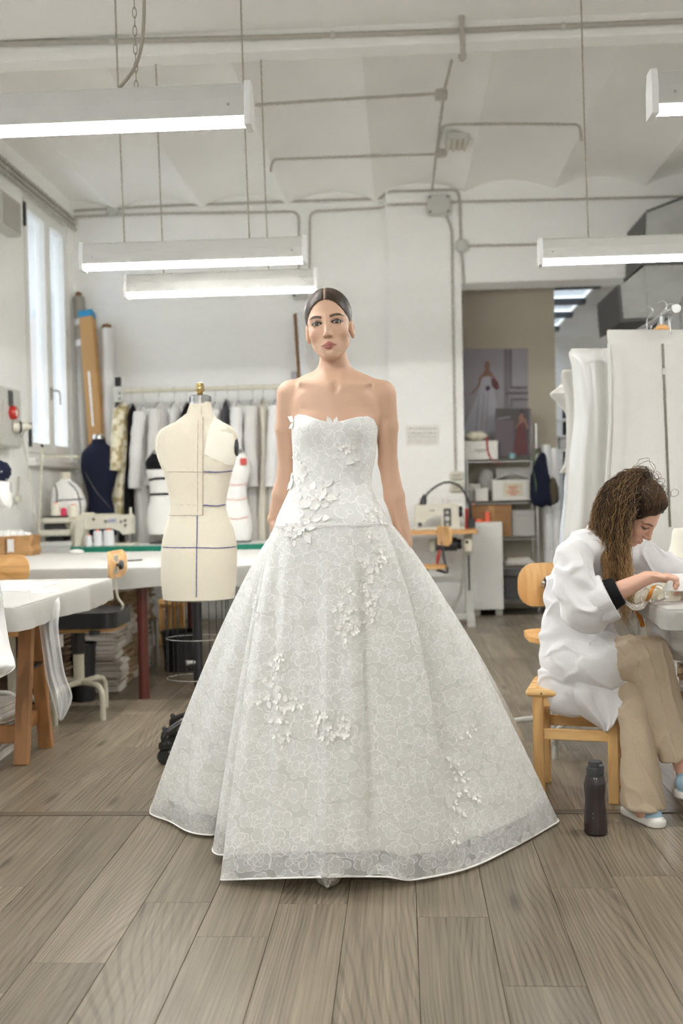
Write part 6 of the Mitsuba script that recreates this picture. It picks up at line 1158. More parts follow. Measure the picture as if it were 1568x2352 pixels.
def place_on(kind, x, y, size=1.0, ang=None):
    h, n = on_gown(x, y)
    if h is None: return
    a = V(*rg.normal(size=3)) if ang is None else V(math.cos(ang), 0, -math.sin(ang)); a = a - n * (a @ n); a /= np.linalg.norm(a); b = np.cross(n, a)
    m = basis(h + n * 0.001, a * size, b * size, n * size); src = (FL if kind == 'flower' else LF)[rg.integers(len(FL if kind == 'flower' else LF))]
    obj(kind, {**src, 'to_world': T(m)}, None, dress)
spots = [(733, 1137, 2.0), (752, 1150, 1.2), (697, 1160, 1.25), (724, 1163, 1.25), (690, 1215, 1.6), (665, 1213, 1.1), (676, 1230, 1.0), (705, 1196, 1.1), (781, 1025, 0.95), (797, 1033, 0.9), (690, 1060, .8), (697, 1072, .8), (700, 1090, .8), (688, 1104, .8), (682, 1040, .7), (866, 1155, .9), (858, 1172, .8), (870, 1186, .8), (852, 1194, .7), (860, 1236, .8), (872, 1262, 1.0), (863, 1288, 1.1), (840, 1288, .9), (880, 1284, 1.1), (850, 1310, .9), (832, 1330, .8), (850, 1333, .9), (838, 1352, .9), (800, 1356, .8), (862, 1372, .9), (846, 1384, 1.0),
         (782, 1385, .9), (800, 1402, 1.0), (830, 1396, .9), (765, 1400, .8), (790, 1422, 1.1), (800, 1440, 1.0), (820, 1432, .9), (776, 1440, .8), (856, 1410, .8), (810, 1452, .9), (790, 1456, .8), (636, 1512, .9), (646, 1500, .8), (620, 1522, .9), (640, 1532, .8), (606, 1560, .8), (622, 1572, .9), (640, 1582, .9), (592, 1610, .9), (612, 1600, 1.0), (636, 1610, .9), (652, 1626, 1.2), (672, 1622, 1.2), (690, 1618, 1.0), (642, 1652, 1.1), (660, 1682, .9), (632, 1690, .8), (646, 1702, .8), (732, 1632, .9), (746, 1646, 1.0), (732, 1662, .9), (752, 1670, 1.0), (770, 1682, 1.0), (792, 1686, 1.2), (782, 1666, .9), (760, 1692, .9), (742, 1692, .9),
         (1082, 1665, .7), (1070, 1680, .7), (1056, 1692, .7), (1046, 1750, 1.1), (1056, 1772, 1.0), (1060, 1790, .9), (1066, 1812, .9), (1050, 1822, .9), (1086, 1830, .9), (1096, 1838, .8), (1042, 1842, .9), (1050, 1862, .9), (1040, 1902, .8), (1036, 1930, .9), (590, 1370, .8), (586, 1390, .8), (592, 1412, .7)]
for x, y, s in spots:
    place_on('flower', x, y, s)
    for j in range(1 + (rg.random() < 0.6)):
        a = rg.random() * 6.28; place_on('leaf', x + 11 * s * math.cos(a), y + 11 * s * math.sin(a), 0.75 * s * (0.7 + 0.5 * rg.random()), a)
for x, y, s, a in ((716, 1128, 1.3, -1.4), (745, 1118, 1.2, -0.6), (790, 1060, 1.1, 0.1), (812, 1052, .8, 0.4), (772, 1046, .8, 2.5), (700, 1210, 1.4, 0.2), (716, 1196, 1.4, -0.3), (735, 1190, 1.2, 0.1), (845, 1170, .9, 2.4), (875, 1170, .9, 0.6), (676, 968, 1.2, 3.5), (675, 974, 1.0, 3.0), (760, 976, 1.0, -2.0), (768, 976, .9, -1.2), (676, 1100, 1.5, 2.4), (674, 1085, 1.3, 2.0), (487, 1450, .9, 3.3)): place_on('leaf', x, y, s, a)
bd = []
for cx_, cy_ in ((705, 1150), (660, 1210), (740, 1200), (845, 1232), (850, 1242), (812, 1262), (778, 1340), (790, 1350), (870, 1330), (640, 1530), (634, 1545), (690, 1575), (640, 1700), (654, 1695), (792, 1655), (786, 1640), (680, 1675), (1030, 1926), (1038, 1918), (862, 1402), (690, 1130), (815, 1010)):
    for _ in range(13):
        h, n = on_gown(cx_ + 9 * rg.normal(), cy_ + 9 * rg.normal())
        if h is not None: bd.append(move(trimesh.creation.icosphere(1, 0.0021), *(h + n * 0.002)))
bk = obj('beads', cat(*bd), 'bead', dress, 'sprays of tiny white beads', smooth=True); labels[bk]['kind'] = 'stuff'
pn = thing_none = None
# silver pointed shoe
mat('glitter', proc(lambda p, n, uv: mix(lin(120, 114, 106), lin(226, 222, 214), smoothstep(0.3, 0.7, noise(p.x * 620, p.y * 620, p.z * 620)))), 0.3, metallic=0.5)
t0, t1 = PZ(751, 2041, 0.012), PZ(752, 2010, 0.03) + V(0, 0.14, 0.0)
f = lambda p: smax(smin(s_cone(p, t0 + V(0, 0.008, 0.004), t0 + V(0, 0.07, 0.02), 0.007, 0.037), s_cone(p, t0 + V(0, 0.07, 0.02), t0 + V(0, 0.2, 0.06), 0.037, 0.03), 0.02), -(p[:, 2] - 0.004), 0.003)
obj('shoe', isomesh(f, t0 + V(-0.07, -0.03, -0.02), t0 + V(0.07, 0.25, 0.1), 0.0035), 'glitter', bride, 'silver glitter pointed shoe', smooth=True)
# ------------------------------------------------------------------ the seamstress on her stool
so = P(1460, 1178.2, 4.17); sM = frame((0.60, -0.368, -0.711), (0.497, -0.526, 0.69), (0, 1, 0)); SS = 0.98
HN = lambda p, f, s=0: meshkit.noise(p * f, s) - 0.5
wrR, elR, shR = P(1484, 1328, 3.93), P(1347, 1392, 3.97), P(1322, 1275, 4.03)
wrL, elL, shL = P(1618, 1338, 4.06), P(1560, 1330, 4.36), P(1455, 1272, 4.40)
hipR, kneR, ankR = P(1322, 1522, 4.18), P(1490, 1508, 4.02), P(1572, 1765, 3.97)
hipL, kneL, ankL = P(1322, 1528, 4.34), P(1455, 1590, 4.10), P(1478, 1860, 3.88)
neck = P(1392, 1228, 4.21); chest = P(1352, 1330, 4.22); waist_ = P(1318, 1440, 4.25)
def seam_body(p):
    d = s_cone(p, neck, so + sM @ V(0, -0.035, -0.05), 0.050, 0.047); d = smin(d, s_cone(p, chest, waist_, 0.105, 0.100), 0.04); d = smin(d, s_cone(p, chest, neck, 0.10, 0.05), 0.04)
    d = smin(d, s_cone(p, P(1318, 1505, 4.26), waist_, 0.125, 0.105), 0.05)
    for a, b, c, side in ((shR, elR, wrR, 1), (shL, elL, wrL, -1)):
        d = smin(d, s_cone(p, chest + V(0, 0, 0.08), a, 0.06, 0.045), 0.04); arm = smin(s_cone(p, a, b, 0.043, 0.037), s_cone(p, b, b + (c - b) * 0.35, 0.037, 0.040), 0.015)
        arm = smin(arm, s_cone(p, b + (c - b) * 0.35, c, 0.040, 0.0245), 0.015)
        arm = smin(arm, hand_sdf(p, c, (1, -0.10, 0.10) if side > 0 else (-1, -0.25, 0.0), (-0.15 * side, 0, -1), (0.1, 1, 0.1) if side > 0 else (0, -1, 0.1), 0.78 if side > 0 else 0.55, 0.98), 0.010); d = smin(d, arm, 0.02)
    for a, b, c in ((hipR, kneR, ankR), (hipL, kneL, ankL)): d = smin(d, s_cone(p, a, b, 0.080, 0.055), 0.03); d = smin(d, s_cone(p, b, c, 0.053, 0.036), 0.02)
    return d
sf = with_head(seam_body, so, sM, SS, lid=0.0016, low=0.0028)
hd = isomesh(sf, so - 0.165, so + 0.165, 0.0019); hq = (hd.vertices - so) @ sM / SS
bd1 = isomesh(lambda p: smax(sf(p), -(np.linalg.norm(p - so, axis=1) - 0.15), 0.0001), V(0.3, 3.7, 0.02), V(1.5, 4.65, 1.25), 0.005)
hb = isomesh(lambda p: smax(sf(p), (P(1405, 0, 3.93)[0] - p[:, 0]), 0.0005), V(0.73, 3.78, 0.75), V(1.25, 4.2, 0.98), 0.0026)
SK2 = L(214, 170, 148)
c1 = head_colors(hq, SK2, L(192, 134, 120), L(92, 66, 50), L(176, 128, 112), L(92, 66, 56)); 
sb = cat(hd, bd1, hb); cc = np.tile(SK2, (len(sb.vertices), 1)); cc[:len(c1)] = c1
woman = thing('person', 'seated woman with long curly hair in a white work coat, bent over her sewing', 'person')
obj('body', sb, 'skin', woman, smooth=True, color=cc)
for s in (-1,): eyeball(so, sM * SS, s, (0.1, 0.75, -0.75), (70, 56, 44), woman)
# trousers
mat('khaki', proc(lambda p, n, uv: lin(176, 160, 138) * (0.92 + 0.08 * noise(p.x * 260, p.y * 260, p.z * 260) + 0.08 * fbm(p.x * 9, p.y * 9, p.z * 9, 2))), 0.9, 0.15)
def trousers(p):
    d = s_cone(p, hipR, kneR, 0.098, 0.078); d = smin(d, s_cone(p, kneR, kneR + (ankR - kneR) * 0.5, 0.076, 0.062), 0.02); d = smin(d, s_cone(p, kneR + (ankR - kneR) * 0.5, ankR, 0.062, 0.082), 0.02)
    e = s_cone(p, hipL, kneL, 0.098, 0.076); m_ = kneL + (ankL - kneL) * 0.45; e = smin(e, s_cone(p, kneL, m_, 0.076, 0.058), 0.02); e = smin(e, s_cone(p, m_, ankL + V(0, 0, -0.03), 0.058, 0.080), 0.02)
    d = smax(d, P(0, 1742, 3.95)[2] + 0.25 * (p[:, 0] - P(1545, 0, 3.95)[0]) * -1 - p[:, 2] if False else (P(1545, 1745, 3.95)[2] + 0.42 * (p[:, 0] - P(1545, 1745, 3.95)[0])) - p[:, 2], 0.006)
    e = smax(e, P(1475, 1853, 3.88)[2] - p[:, 2], 0.006)
    d = smin(smin(d, e, 0.008), s_ell(p, P(1322, 1515, 4.26), (0.10, 0.12, 0.10)), 0.04)
    w = HN(p @ np.array([[1, 0.3, 0], [0, 1, 0.2], [0.6, 0, 0.35]]).T, 26, 2)
    w6 = np.sin((p - kneR) @ V(0.55, 0, -0.83) * 85 + 4 * HN(p, 10, 6)) * np.exp(-(np.minimum(np.linalg.norm(p - kneR, axis=1), np.linalg.norm(p - kneL - V(-0.04, 0, -0.05), axis=1)) / 0.13) ** 2); return d - 0.006 * np.exp(-(HN(p @ np.array([[1, 0.2, 0.2], [0, 0.8, 0.2], [0.5, 0, 0.22]]).T, 22, 2) / 0.08) ** 2) + 0.0045 * w6
obj('trousers', isomesh(trousers, V(0.4, 3.65, 0.05), V(1.5, 4.6, 0.75), 0.0055), 'khaki', woman, 'khaki cotton trousers', smooth=True)
# coat: body, wide sleeves and turned cuffs
mat('coat_cotton', proc(lambda p, n, uv: lin(214, 213, 214) * (0.96 + 0.04 * noise(p.x * 260, p.y * 260, p.z * 260))), 0.85, 0.2)
cuf = P(1386, 1373, 3.955); cdir = (wrR - elR) / np.linalg.norm(wrR - elR)
def coat(p):
    return np.minimum(coat_cloth(p), under(p) - 0.012)
def under(p):
    d = s_cone(p, chest, waist_, 0.105, 0.100); d = smin(d, s_cone(p, chest, P(1380, 1248, 4.21), 0.10, 0.058), 0.04); d = smin(d, s_cone(p, P(1318, 1505, 4.26), waist_, 0.125, 0.105), 0.05)
    for a, b in ((shR, elR), (shL, elL)): d = smin(d, s_cone(p, chest + V(0, 0, 0.08), a, 0.06, 0.045), 0.04); d = smin(d, s_cone(p, a, a + (b - a) * 0.8, 0.043, 0.039), 0.02)
    return smin(d, smin(s_cone(p, hipR, hipR + (kneR - hipR) * 0.4, 0.102, 0.098), smin(s_cone(p, hipL, hipL + (kneL - hipL) * 0.35, 0.102, 0.098), s_ell(p, P(1322, 1515, 4.26), (0.105, 0.125, 0.105)), 0.03), 0.03), 0.03)
def coat_cloth(p):
    d = s_cone(p, P(1327, 1480, 4.25), P(1330, 1360, 4.24), 0.128, 0.118); d = smin(d, s_cone(p, P(1330, 1360, 4.24), P(1362, 1285, 4.22), 0.118, 0.095), 0.05)
    d = smin(d, s_cone(p, P(1350, 1268, 4.15), P(1395, 1262, 4.38), 0.070, 0.062), 0.05); d = smin(d, s_cone(p, P(1338, 1280, 4.22), P(1392, 1238, 4.22), 0.092, 0.066), 0.04)
    d = smin(d, s_cone(p, P(1322, 1545, 4.24), P(1327, 1480, 4.25), 0.132, 0.130), 0.05); d = smin(d, s_cone(p, P(1330, 1520, 4.17), P(1385, 1518, 4.11), 0.108, 0.104), 0.03); d = smin(d, s_ell(p, P(1315, 1580, 4.22), (0.112, 0.12, 0.10)), 0.04)
    w = HN(p @ np.array([[0.5, 0, 0.8], [0, 0.5, 0.2], [0.2, 0.1, 0.45]]).T, 13, 7); w5 = np.sin((p - P(1300, 1440, 4.1)) @ V(0.45, 0.2, 0.85) * 70 + 5 * HN(p, 8, 3)); d = d - 0.011 * np.exp(-(w / 0.10) ** 2) - 0.007 * np.exp(-(HN(p @ np.array([[0.8, 0, 0.5], [0, 0.5, 0.1], [0.1, 0.2, 0.7]]).T, 16, 31) / 0.07) ** 2) + 0.003 * w5
    a = s_cone(p, P(1322, 1280, 4.03), P(1330, 1345, 3.98), 0.070, 0.080); a = smin(a, s_cone(p, P(1330, 1345, 3.98), P(1345, 1395, 3.96), 0.080, 0.084), 0.02); a = smin(a, s_cone(p, P(1345, 1395, 3.96), cuf - cdir * 0.03, 0.080, 0.082), 0.02)
    g = s_cone(p, shL, elL, 0.070, 0.068); g = smin(g, s_cone(p, elL, wrL + V(0.02, 0.05, 0), 0.068, 0.06), 0.02)
    w2 = HN(p @ np.array([[0.9, 0, 0.5], [0, 0.5, 0.0], [0.6, 0.1, -0.5]]).T, 14, 9); w3 = np.sin((p - elR) @ V(0.75, 0, 0.65) * 62 + 3 * HN(p, 9, 5)); a = a - 0.012 * np.exp(-(w2 / 0.09) ** 2) + 0.0045 * w3; g = g - 0.010 * np.exp(-(w2 / 0.09) ** 2)
    a = smax(a, (p - cuf) @ cdir, 0.004); a = smax(a, -(s_cone(p, cuf - cdir * 0.05, cuf + cdir * 0.08, 0.070, 0.074)), 0.004)
    d = smin(d, s_ell(p, P(1352, 1262, 4.14), (0.085, 0.10, 0.055)), 0.04); d = smin(smin(d, a, 0.022), g, 0.025)
    return smax(d, -s_cone(p, P(1425, 1222, 4.17), P(1450, 1180, 4.17), 0.046, 0.09), 0.01)
ck = obj('coat', isomesh(coat, V(0.3, 3.75, 0.3), V(1.4, 4.65, 1.15), 0.0045), 'coat_cotton', woman, 'white cotton work coat', smooth=True)
cx_ = frames(np.array([cuf - cdir * 0.05, cuf + cdir * 0.022]))[1][0]; cy_ = np.cross(cdir, cx_); rings = []
for s, r_ in ((-0.042, 0.083), (-0.036, 0.090), (0.0, 0.094), (0.022, 0.092), (0.026, 0.088), (0.022, 0.080), (-0.02, 0.076)):
    a = np.linspace(0, 2 * np.pi, 40, endpoint=False); rr = r_ * (1 + 0.04 * np.sin(5 * a + 2) + 0.03 * np.sin(9 * a))
    rings.append(cuf + cdir * s + V(0, 0, -0.004) + rr[:, None] * (np.cos(a)[:, None] * cx_ * 1.0 + np.sin(a)[:, None] * cy_ * 0.94))
obj('cuff', loft(rings, caps=False), 'coat_cotton', ck, 'turned back cuff', smooth=True)
f = lambda p: np.maximum(s_cone(p, cuf - cdir * 0.04, cuf + cdir * 0.066, 0.074, 0.050), np.maximum((p - cuf) @ cdir - 0.062, -((p - cuf) @ cdir) - 0.03))
obj('undersleeve', isomesh(f, cuf - 0.13, cuf + 0.13, 0.004), 'black_cloth', woman, 'black undersleeve', smooth=True)
rows_ = [(1490, 1300, 1403), (1510, 1275, 1412), (1545, 1262, 1428), (1578, 1268, 1459), (1592, 1276, 1448), (1612, 1294, 1431), (1640, 1330, 1420), (1660, 1360, 1411), (1672, 1379, 1402), (1680, 1388, 1395)]
q = smooth_path(np.array(rows_, float), 5); g = []
for i, (y, a, b) in enumerate(q):
    s = i / (len(q) - 1); uu = np.linspace(0, 1, 30); yy = 4.035 + 0.13 * (1 - uu) ** 2.2 * (1 - 0.5 * s) + 0.012 * (np.sin(uu * 9 + 3 * s) + 0.7 * np.sin(uu * 17 - 2 * s)) * (0.4 + 0.6 * s) + 0.02 * s + 0.09 * max(0, 1 - s * 4)
    g.append([P(a + (b - a) * u_, y, Y_) for u_, Y_ in zip(uu, yy)])
obj('front_flap', sheet(np.array(g), 0.004), 'coat_cotton', ck, 'hanging front flap of the coat', smooth=True)
obj('button', move(lathe([(0.001, -0.002), (0.011, -0.002), (0.011, 0.002), (0.001, 0.002)], k=14).apply_transform(basis((0, 0, 0), (1, 0, 0), (0, 0, 1), (0, -1, 0))), *P(1358, 1480, 4.05)), 'coat_white', ck)
# trainer shoe on the floor, the other one lifted out of the frame
mat('shoe_blue', (150, 180, 196), 0.7); mat('sole_white', (222, 220, 214), 0.6)
def shoe(a, b):
    a, b = V(*a), V(*b); l = b - a; f = lambda p: smax(smin(s_cone(p, a + V(0, 0, 0.055), b + V(0, 0, 0.030) - l * 0.12, 0.040, 0.030), s_cone(p, a + l * 0.2 + V(0, 0, 0.075), a + l * 0.45 + V(0, 0, 0.055), 0.034, 0.03), 0.02), 0.022 - p[:, 2] + a[2], 0.004)
    g = lambda p: smax(smax(s_cone(p * V(1, 1, 0.0) + V(0, 0, 1) * a[2], a, b - l * 0.06, 0.044, 0.036), p[:, 2] - a[2] - 0.026, 0.006), a[2] + 0.001 - p[:, 2], 0.006); lo, hi = np.minimum(a, b) - 0.06, np.maximum(a, b) + V(0.06, 0.06, 0.14); lo[2] = a[2] - 0.005
    k = obj('shoe', isomesh(f, lo, hi, 0.0035), 'shoe_blue', woman, 'pale blue knit trainer', smooth=True); obj('sole', isomesh(g, lo, hi, 0.0035), 'sole_white', k, 'white sole', smooth=True)
    obj('toe_cap', isomesh(lambda p: smax(s_ell(p, b - l * 0.06 + V(0, 0, 0.022), (0.033, 0.036, 0.016)), a[2] + 0.018 - p[:, 2], 0.002), lo, hi, 0.004), 'sole_white', k, smooth=True)
h0, h1 = PZ(1456, 1874, 0.0), PZ(1512, 1903, 0.0); shoe(h0 + V(0, 0.02, 0), h1 + V(0, 0.02, 0)); a_ = ankR + V(0.0, -0.02, -0.10); shoe(a_, a_ + V(0.19, -0.10, 0.0))
# hair: a dark cap and several thousand wavy strands falling to the chest
def cap_sdf(q):
    d = s_ell(q, (0, -0.020, 0.044), (0.086, 0.104, 0.092)); d = d + 0.005 * np.sin(q[:, 1] * 90) * np.cos(q[:, 0] * 80); win = s_ell(q, (0, 0.070, -0.035), (0.072, 0.076, 0.098)); d = smax(d, -win, 0.022)
    return smax(d, -(q[:, 2] + 0.05), 0.006)
cm = isomesh(lambda p: cap_sdf((p - so) @ sM / SS) * SS, so - 0.18, so + 0.18, 0.0035)
rh = np.random.default_rng(12); ns = 2900; cand = rh.integers(len(cm.vertices), size=ns * 3); vq = (cm.vertices[cand] - so) @ sM / SS
cand = cand[(vq[:, 1] < 0.030 + 0.02 * rh.random(len(vq))) & (vq[:, 2] > -0.045)][:ns]; ns = len(cand); n0 = np.array(cm.vertex_normals)[cand]; pos = np.array(cm.vertices)[cand] - n0 * 0.004; n_st = 44; length = 0.30 + 0.16 * rh.random(ns); stp = length / n_st
lq = (pos - so) @ sM; far_side = lq[:, 0] > 0.02; length *= np.where(far_side, 0.8, 1)
pts = [pos]; back = -sM[:, 1]; dir_ = n0 * 0.5 + back * 0.95 + V(-0.45, 0, 0) + rh.normal(size=(ns, 3)) * 0.18 + V(0, 0, 0.15)
clump = rh.integers(140, size=ns); cph = rh.random((140, 4)) * 6.28; camp = 0.4 + rh.random(140); fq_ = (85 + 80 * rh.random(140))[clump] + 8 * rh.normal(size=ns)
o_c = so + sM @ V(0, -0.016, 0.038) * SS
for k_ in range(n_st):
    p = pts[-1]; grav = V(-0.42 * max(0.0, 1 - k_ / 22), -0.02, -1.0); dir_ = dir_ * 0.82 + grav * 0.26 + rh.normal(size=(ns, 3)) * 0.035
    for c_, r_ in ((o_c, 0.122), (P(1352, 1300, 4.22), 0.165), (P(1322, 1275, 4.06), 0.095), (P(1400, 1262, 4.30), 0.10)):
        v_ = p - c_; l_ = np.linalg.norm(v_, axis=1); inside = l_ < r_; v_ /= l_[:, None]; dir_[inside] += v_[inside] * (1.6 * (r_ - l_[inside]) / r_ + 0.12)[:, None]
    fq = (p - so) @ sM / SS; inf = (fq[:, 1] > 0.05) & (np.abs(fq[:, 0]) < 0.072) & (fq[:, 2] < 0.06); dir_[inf] += np.sign(fq[inf, 0] + 1e-6)[:, None] * sM[:, 0] * 0.7 - sM[:, 1] * 0.35
    dir_ /= np.linalg.norm(dir_, axis=1, keepdims=True); t_ = k_ * stp
    wv = np.stack([np.sin(t_ * fq_ + cph[clump, 0]), np.sin(t_ * fq_ * 0.87 + cph[clump, 1]), 0.3 * np.sin(t_ * 70 + cph[clump, 2])], 1) * (0.46 * camp[clump])[:, None]
    pts.append(p + (dir_ + wv) * stp[:, None])
pts = np.stack(pts, 1)
qp = pix(pts.reshape(-1, 3)).reshape(ns, -1, 3); import shapely
face_area = shapely.Polygon([(1459, 1190), (1528, 1172), (1522, 1215), (1500, 1250), (1474, 1266), (1456, 1266), (1451, 1240)])
over = shapely.contains_xy(face_area, qp[..., 0], qp[..., 1]).any(1) | (qp[..., 0] > 1524).any(1) | (qp[..., 0] < 1338).any(1); pts, clump = pts[~over], clump[~over]; ns = len(pts)      # no hair hangs across the face
R_ = np.linspace(0.0011, 0.0006, n_st + 1); tg_ = np.gradient(pts, axis=1); tg_ /= np.linalg.norm(tg_, axis=2, keepdims=True) + 1e-9; s1 = np.cross(tg_, V(0.3, 1, 0.2)); s1 /= np.linalg.norm(s1, axis=2, keepdims=True) + 1e-9; s2_ = np.cross(tg_, s1); A3 = np.arange(3) * 2 * np.pi / 3
vv = pts[:, :, None] + R_[None, :, None, None] * (np.cos(A3)[:, None] * s1[:, :, None] + np.sin(A3)[:, None] * s2_[:, :, None]); ii, jj, kk = np.meshgrid(np.arange(ns), np.arange(n_st), np.arange(3), indexing='ij'); b0 = (ii * (n_st + 1) + jj) * 3; a_, b_ = b0 + kk, b0 + (kk + 1) % 3
ff = np.stack([a_, b_, b_ + 3, a_ + 3], -1).reshape(-1, 4)
light = np.clip(np.linspace(-0.15, 1.0, n_st + 1)[None] + 0.35 * rh.normal(size=140)[clump][:, None] + 0.12 * rh.normal(size=(ns, 1)), 0, 1); hi_ = rh.random(ns) < 0.10; light[hi_] = np.clip(light[hi_] + 0.45, 0, 1.15)
colr = L(62, 47, 36)[None, None] * (1 - light[..., None]) + L(172, 136, 92)[None, None] * light[..., None]
colr = np.repeat(colr[:, :, None], 3, 2).reshape(-1, 3)
mat('hair_curly', 'vc', 0.5, 0.25)
def swept(n, seed):
    """strands drawn back over the skull from the forehead, and loose curls on the crown"""
    r = np.random.default_rng(seed); out = []
    for i in range(n):
        x = 0.075 * (2 * r.random() - 1); q0 = V(x, 0.074 - 0.25 * abs(x) ** 1.3 + 0.012 * r.random(), 0.068 - 6 * x * x + 0.01 * r.random()); R1 = V(0.089, 0.107, 0.095) * (1 + 0.07 * r.random()); ps = []
        for t in np.linspace(0, 1, 14):
            q_ = q0 + V(0.15 * x, -0.13, 0.055) * t + V(0, 0, 0.03 * math.sin(math.pi * t)) + 0.004 * V(math.sin(9 * t + i), math.sin(7 * t + 2 * i), math.sin(11 * t + i)); d_ = q_ - V(0, -0.020, 0.044); k_ = np.linalg.norm(d_ / R1) / min(1.0, 0.80 + 1.0 * t); ps.append(V(0, -0.020, 0.044) + d_ / k_)
        out.append(tube(so + (np.array(ps) * SS) @ sM.T, [0.0012, 0.0012, 0.0007], 3))
    for i in range(n // 6):
        c_ = V(0.03 * r.normal(), -0.015 + 0.03 * r.normal(), 0.134 + 0.006 * r.normal()); a_ = np.linspace(0, 5 + 2 * r.random(), 16); e1, e2 = np.linalg.qr(r.normal(size=(3, 2)))[0].T; rad = 0.008 + 0.010 * r.random()
        out.append(tube(so + ((c_ + rad * (np.cos(a_)[:, None] * e1 + np.sin(a_)[:, None] * e2) + a_[:, None] * V(0, -0.003, 0)) * SS) @ sM.T, 0.0008, 3))
    return cat(*out)
sw = swept(520, 4); swc = L(44, 33, 26) + (L(104, 78, 56) - L(44, 33, 26)) * (rh.random(len(sw.vertices)) ** 2)[:, None]
hk = obj('hair', cm, 'hair_curly', woman, 'long curly hair, dark at the crown and golden at the ends', smooth=True, color=np.tile(L(52, 39, 30), (len(cm.vertices), 1)))
sk_ = obj('strands', (vv.reshape(-1, 3), np.vstack([ff[:, [0, 1, 2]], ff[:, [0, 2, 3]]])), 'hair_curly', hk, smooth=True, color=colr); sk2 = obj('swept_strands', sw, 'hair_curly', hk, smooth=True, color=swc); labels[sk2] = {'label': 'dark strands drawn back from the forehead', 'kind': 'stuff'}
labels[sk_] = {'label': 'wavy golden brown strands', 'kind': 'stuff'}

# ------------------------------------------------------------------ stool, chair behind, bottle
st_ = thing('stool', 'pine stool under the seated woman', 'stool'); fl, fr_, bl = V(0.512, 4.18), V(0.784, 4.117), V(0.605, 4.409); ex = (fr_ - fl) / np.linalg.norm(fr_ - fl); ey = V(-ex[1], ex[0]); lw = np.linalg.norm(fr_ - fl); ld = 0.25; sh_ = 0.424
SB = basis((fl[0], fl[1], 0), (ex[0], ex[1], 0), (ey[0], ey[1], 0), (0, 0, 1)); S = lambda lo, hi, b=0.003: box(lo, hi, b).apply_transform(SB)
for x in (0, lw):
    for y in (0, ld): obj('leg', S(V(x - 0.02, y - 0.02, 0), V(x + 0.02, y + 0.02, sh_ - 0.02)), 'pine_z', st_)
obj('seat', S(V(-0.045, -0.04, sh_ - 0.02), V(lw + 0.045, ld + 0.04, sh_ + 0.006), 0.009), 'pine_x', st_); obj('knot', S(V(0.012, -0.0415, sh_ - 0.010), V(0.020, -0.039, sh_ - 0.003), 0.002), 'cardboard_dark', st_)
for z, h_ in ((sh_ - 0.062, 0.042), (0.235, 0.042)):
    for y in (-0.004, ld + 0.004): obj('rail', S(V(0.018, y - 0.009, z), V(lw - 0.018, y + 0.009, z + h_)), 'pine_x', st_)
    for x in (-0.004, lw + 0.004): obj('rail', S(V(x - 0.009, 0.018, z + 0.03), V(x + 0.009, ld - 0.018, z + 0.03 + h_)), 'pine_x', st_)
t = thing('work_chair', 'plywood swivel chair with a black bellows post, right behind the seated woman', 'chair'); cyy = 5.15
c = P(1282, 1341, cyy); m = ply_back(0.41, 0.205, 0.014, 0.085, -0.035); obj('backrest', move(rot(m, (0, 0, 1), 8), *c), 'beech', t, 'plywood backrest')
q = P(1300, 1462, cyy - 0.15); sx_ = q[0]; obj('seat', move(extrude(rrect(0.40, 0.38, 0.10), 0.024), sx_ + 0.02, cyy - 0.12, q[2] - 0.012), 'beech_x', t)
bx_ = P(1258, 1400, cyy + 0.06); zz = np.linspace(P(0, 1392, cyy + 0.06)[2], q[2] - 0.03, 60); obj('bellows', lathe([(0.026 + 0.006 * math.sin(i * 1.57), z) for i, z in enumerate(zz)], (bx_[0], cyy - 0.05, 0), 18), 'black_plastic', t, 'black rubber bellows', smooth=30)
obj('back_bracket', box(P(1252, 1372, cyy - 0.08), P(1268, 1322, cyy - 0.02), 0.01), 'black_plastic', t); obj('back_knob', tube([P(1252, 1348, cyy - 0.07), P(1262, 1348, cyy - 0.07)], [0.03, 0.026], 16), 'black_plastic', t, smooth=40); obj('knob_screw', rod(P(1243, 1340, cyy - 0.06), P(1250, 1341, cyy - 0.06), 0.018, 14), 'steel', t, smooth=40)
obj('column', rod((sx_ + 0.03, cyy - 0.1, 0.1), (sx_ + 0.03, cyy - 0.1, q[2] - 0.02), 0.025), 'box_grey', t, smooth=40)
for i in range(5): a = 0.5 + i * 1.2566; e = V(sx_ + 0.03 + 0.27 * math.cos(a), cyy - 0.1 + 0.27 * math.sin(a), 0); obj('base_leg', tube([(sx_ + 0.03, cyy - 0.1, 0.14), e + V(0, 0, 0.11), e + V(0, 0, 0.06), e], 0.014, 10, 4), 'box_grey', t, smooth=40)
mat('bottle_dark', (34, 24, 26), 0.12, 0.6, clearcoat=0.6); mat('cap_grey', (52, 53, 56), 0.45)
t = thing('water_bottle', 'dark brown drinking bottle standing on the floor before the stool', 'bottle'); bc = PZ(1368, 1914, 0.0); bY = bc[1]; k1 = bY / F; zB = lambda y: max(0.0, P(1368, y, bY)[2])
obj('bottle', lathe([(23 * k1, 0.0), (26.5 * k1, 0.006)] + [(h_ * k1, zB(y)) for y, h_ in ((1895, 26.3), (1870, 25.2), (1848, 23.4), (1830, 22.8), (1815, 24.2), (1800, 24.8), (1785, 21.5), (1775, 16.5), (1768, 15.5), (1760, 15.5))], (bc[0], bY, 0), 40), 'bottle_dark', t, smooth=30)
obj('cap', lathe([(18.5 * k1, zB(1783)), (19.5 * k1, zB(1781)), (19.5 * k1, zB(1764)), (18 * k1, zB(1761)), (15 * k1, zB(1760))], (bc[0], bY, 0), 36), 'cap_grey', t, 'grey screw cap', smooth=30)
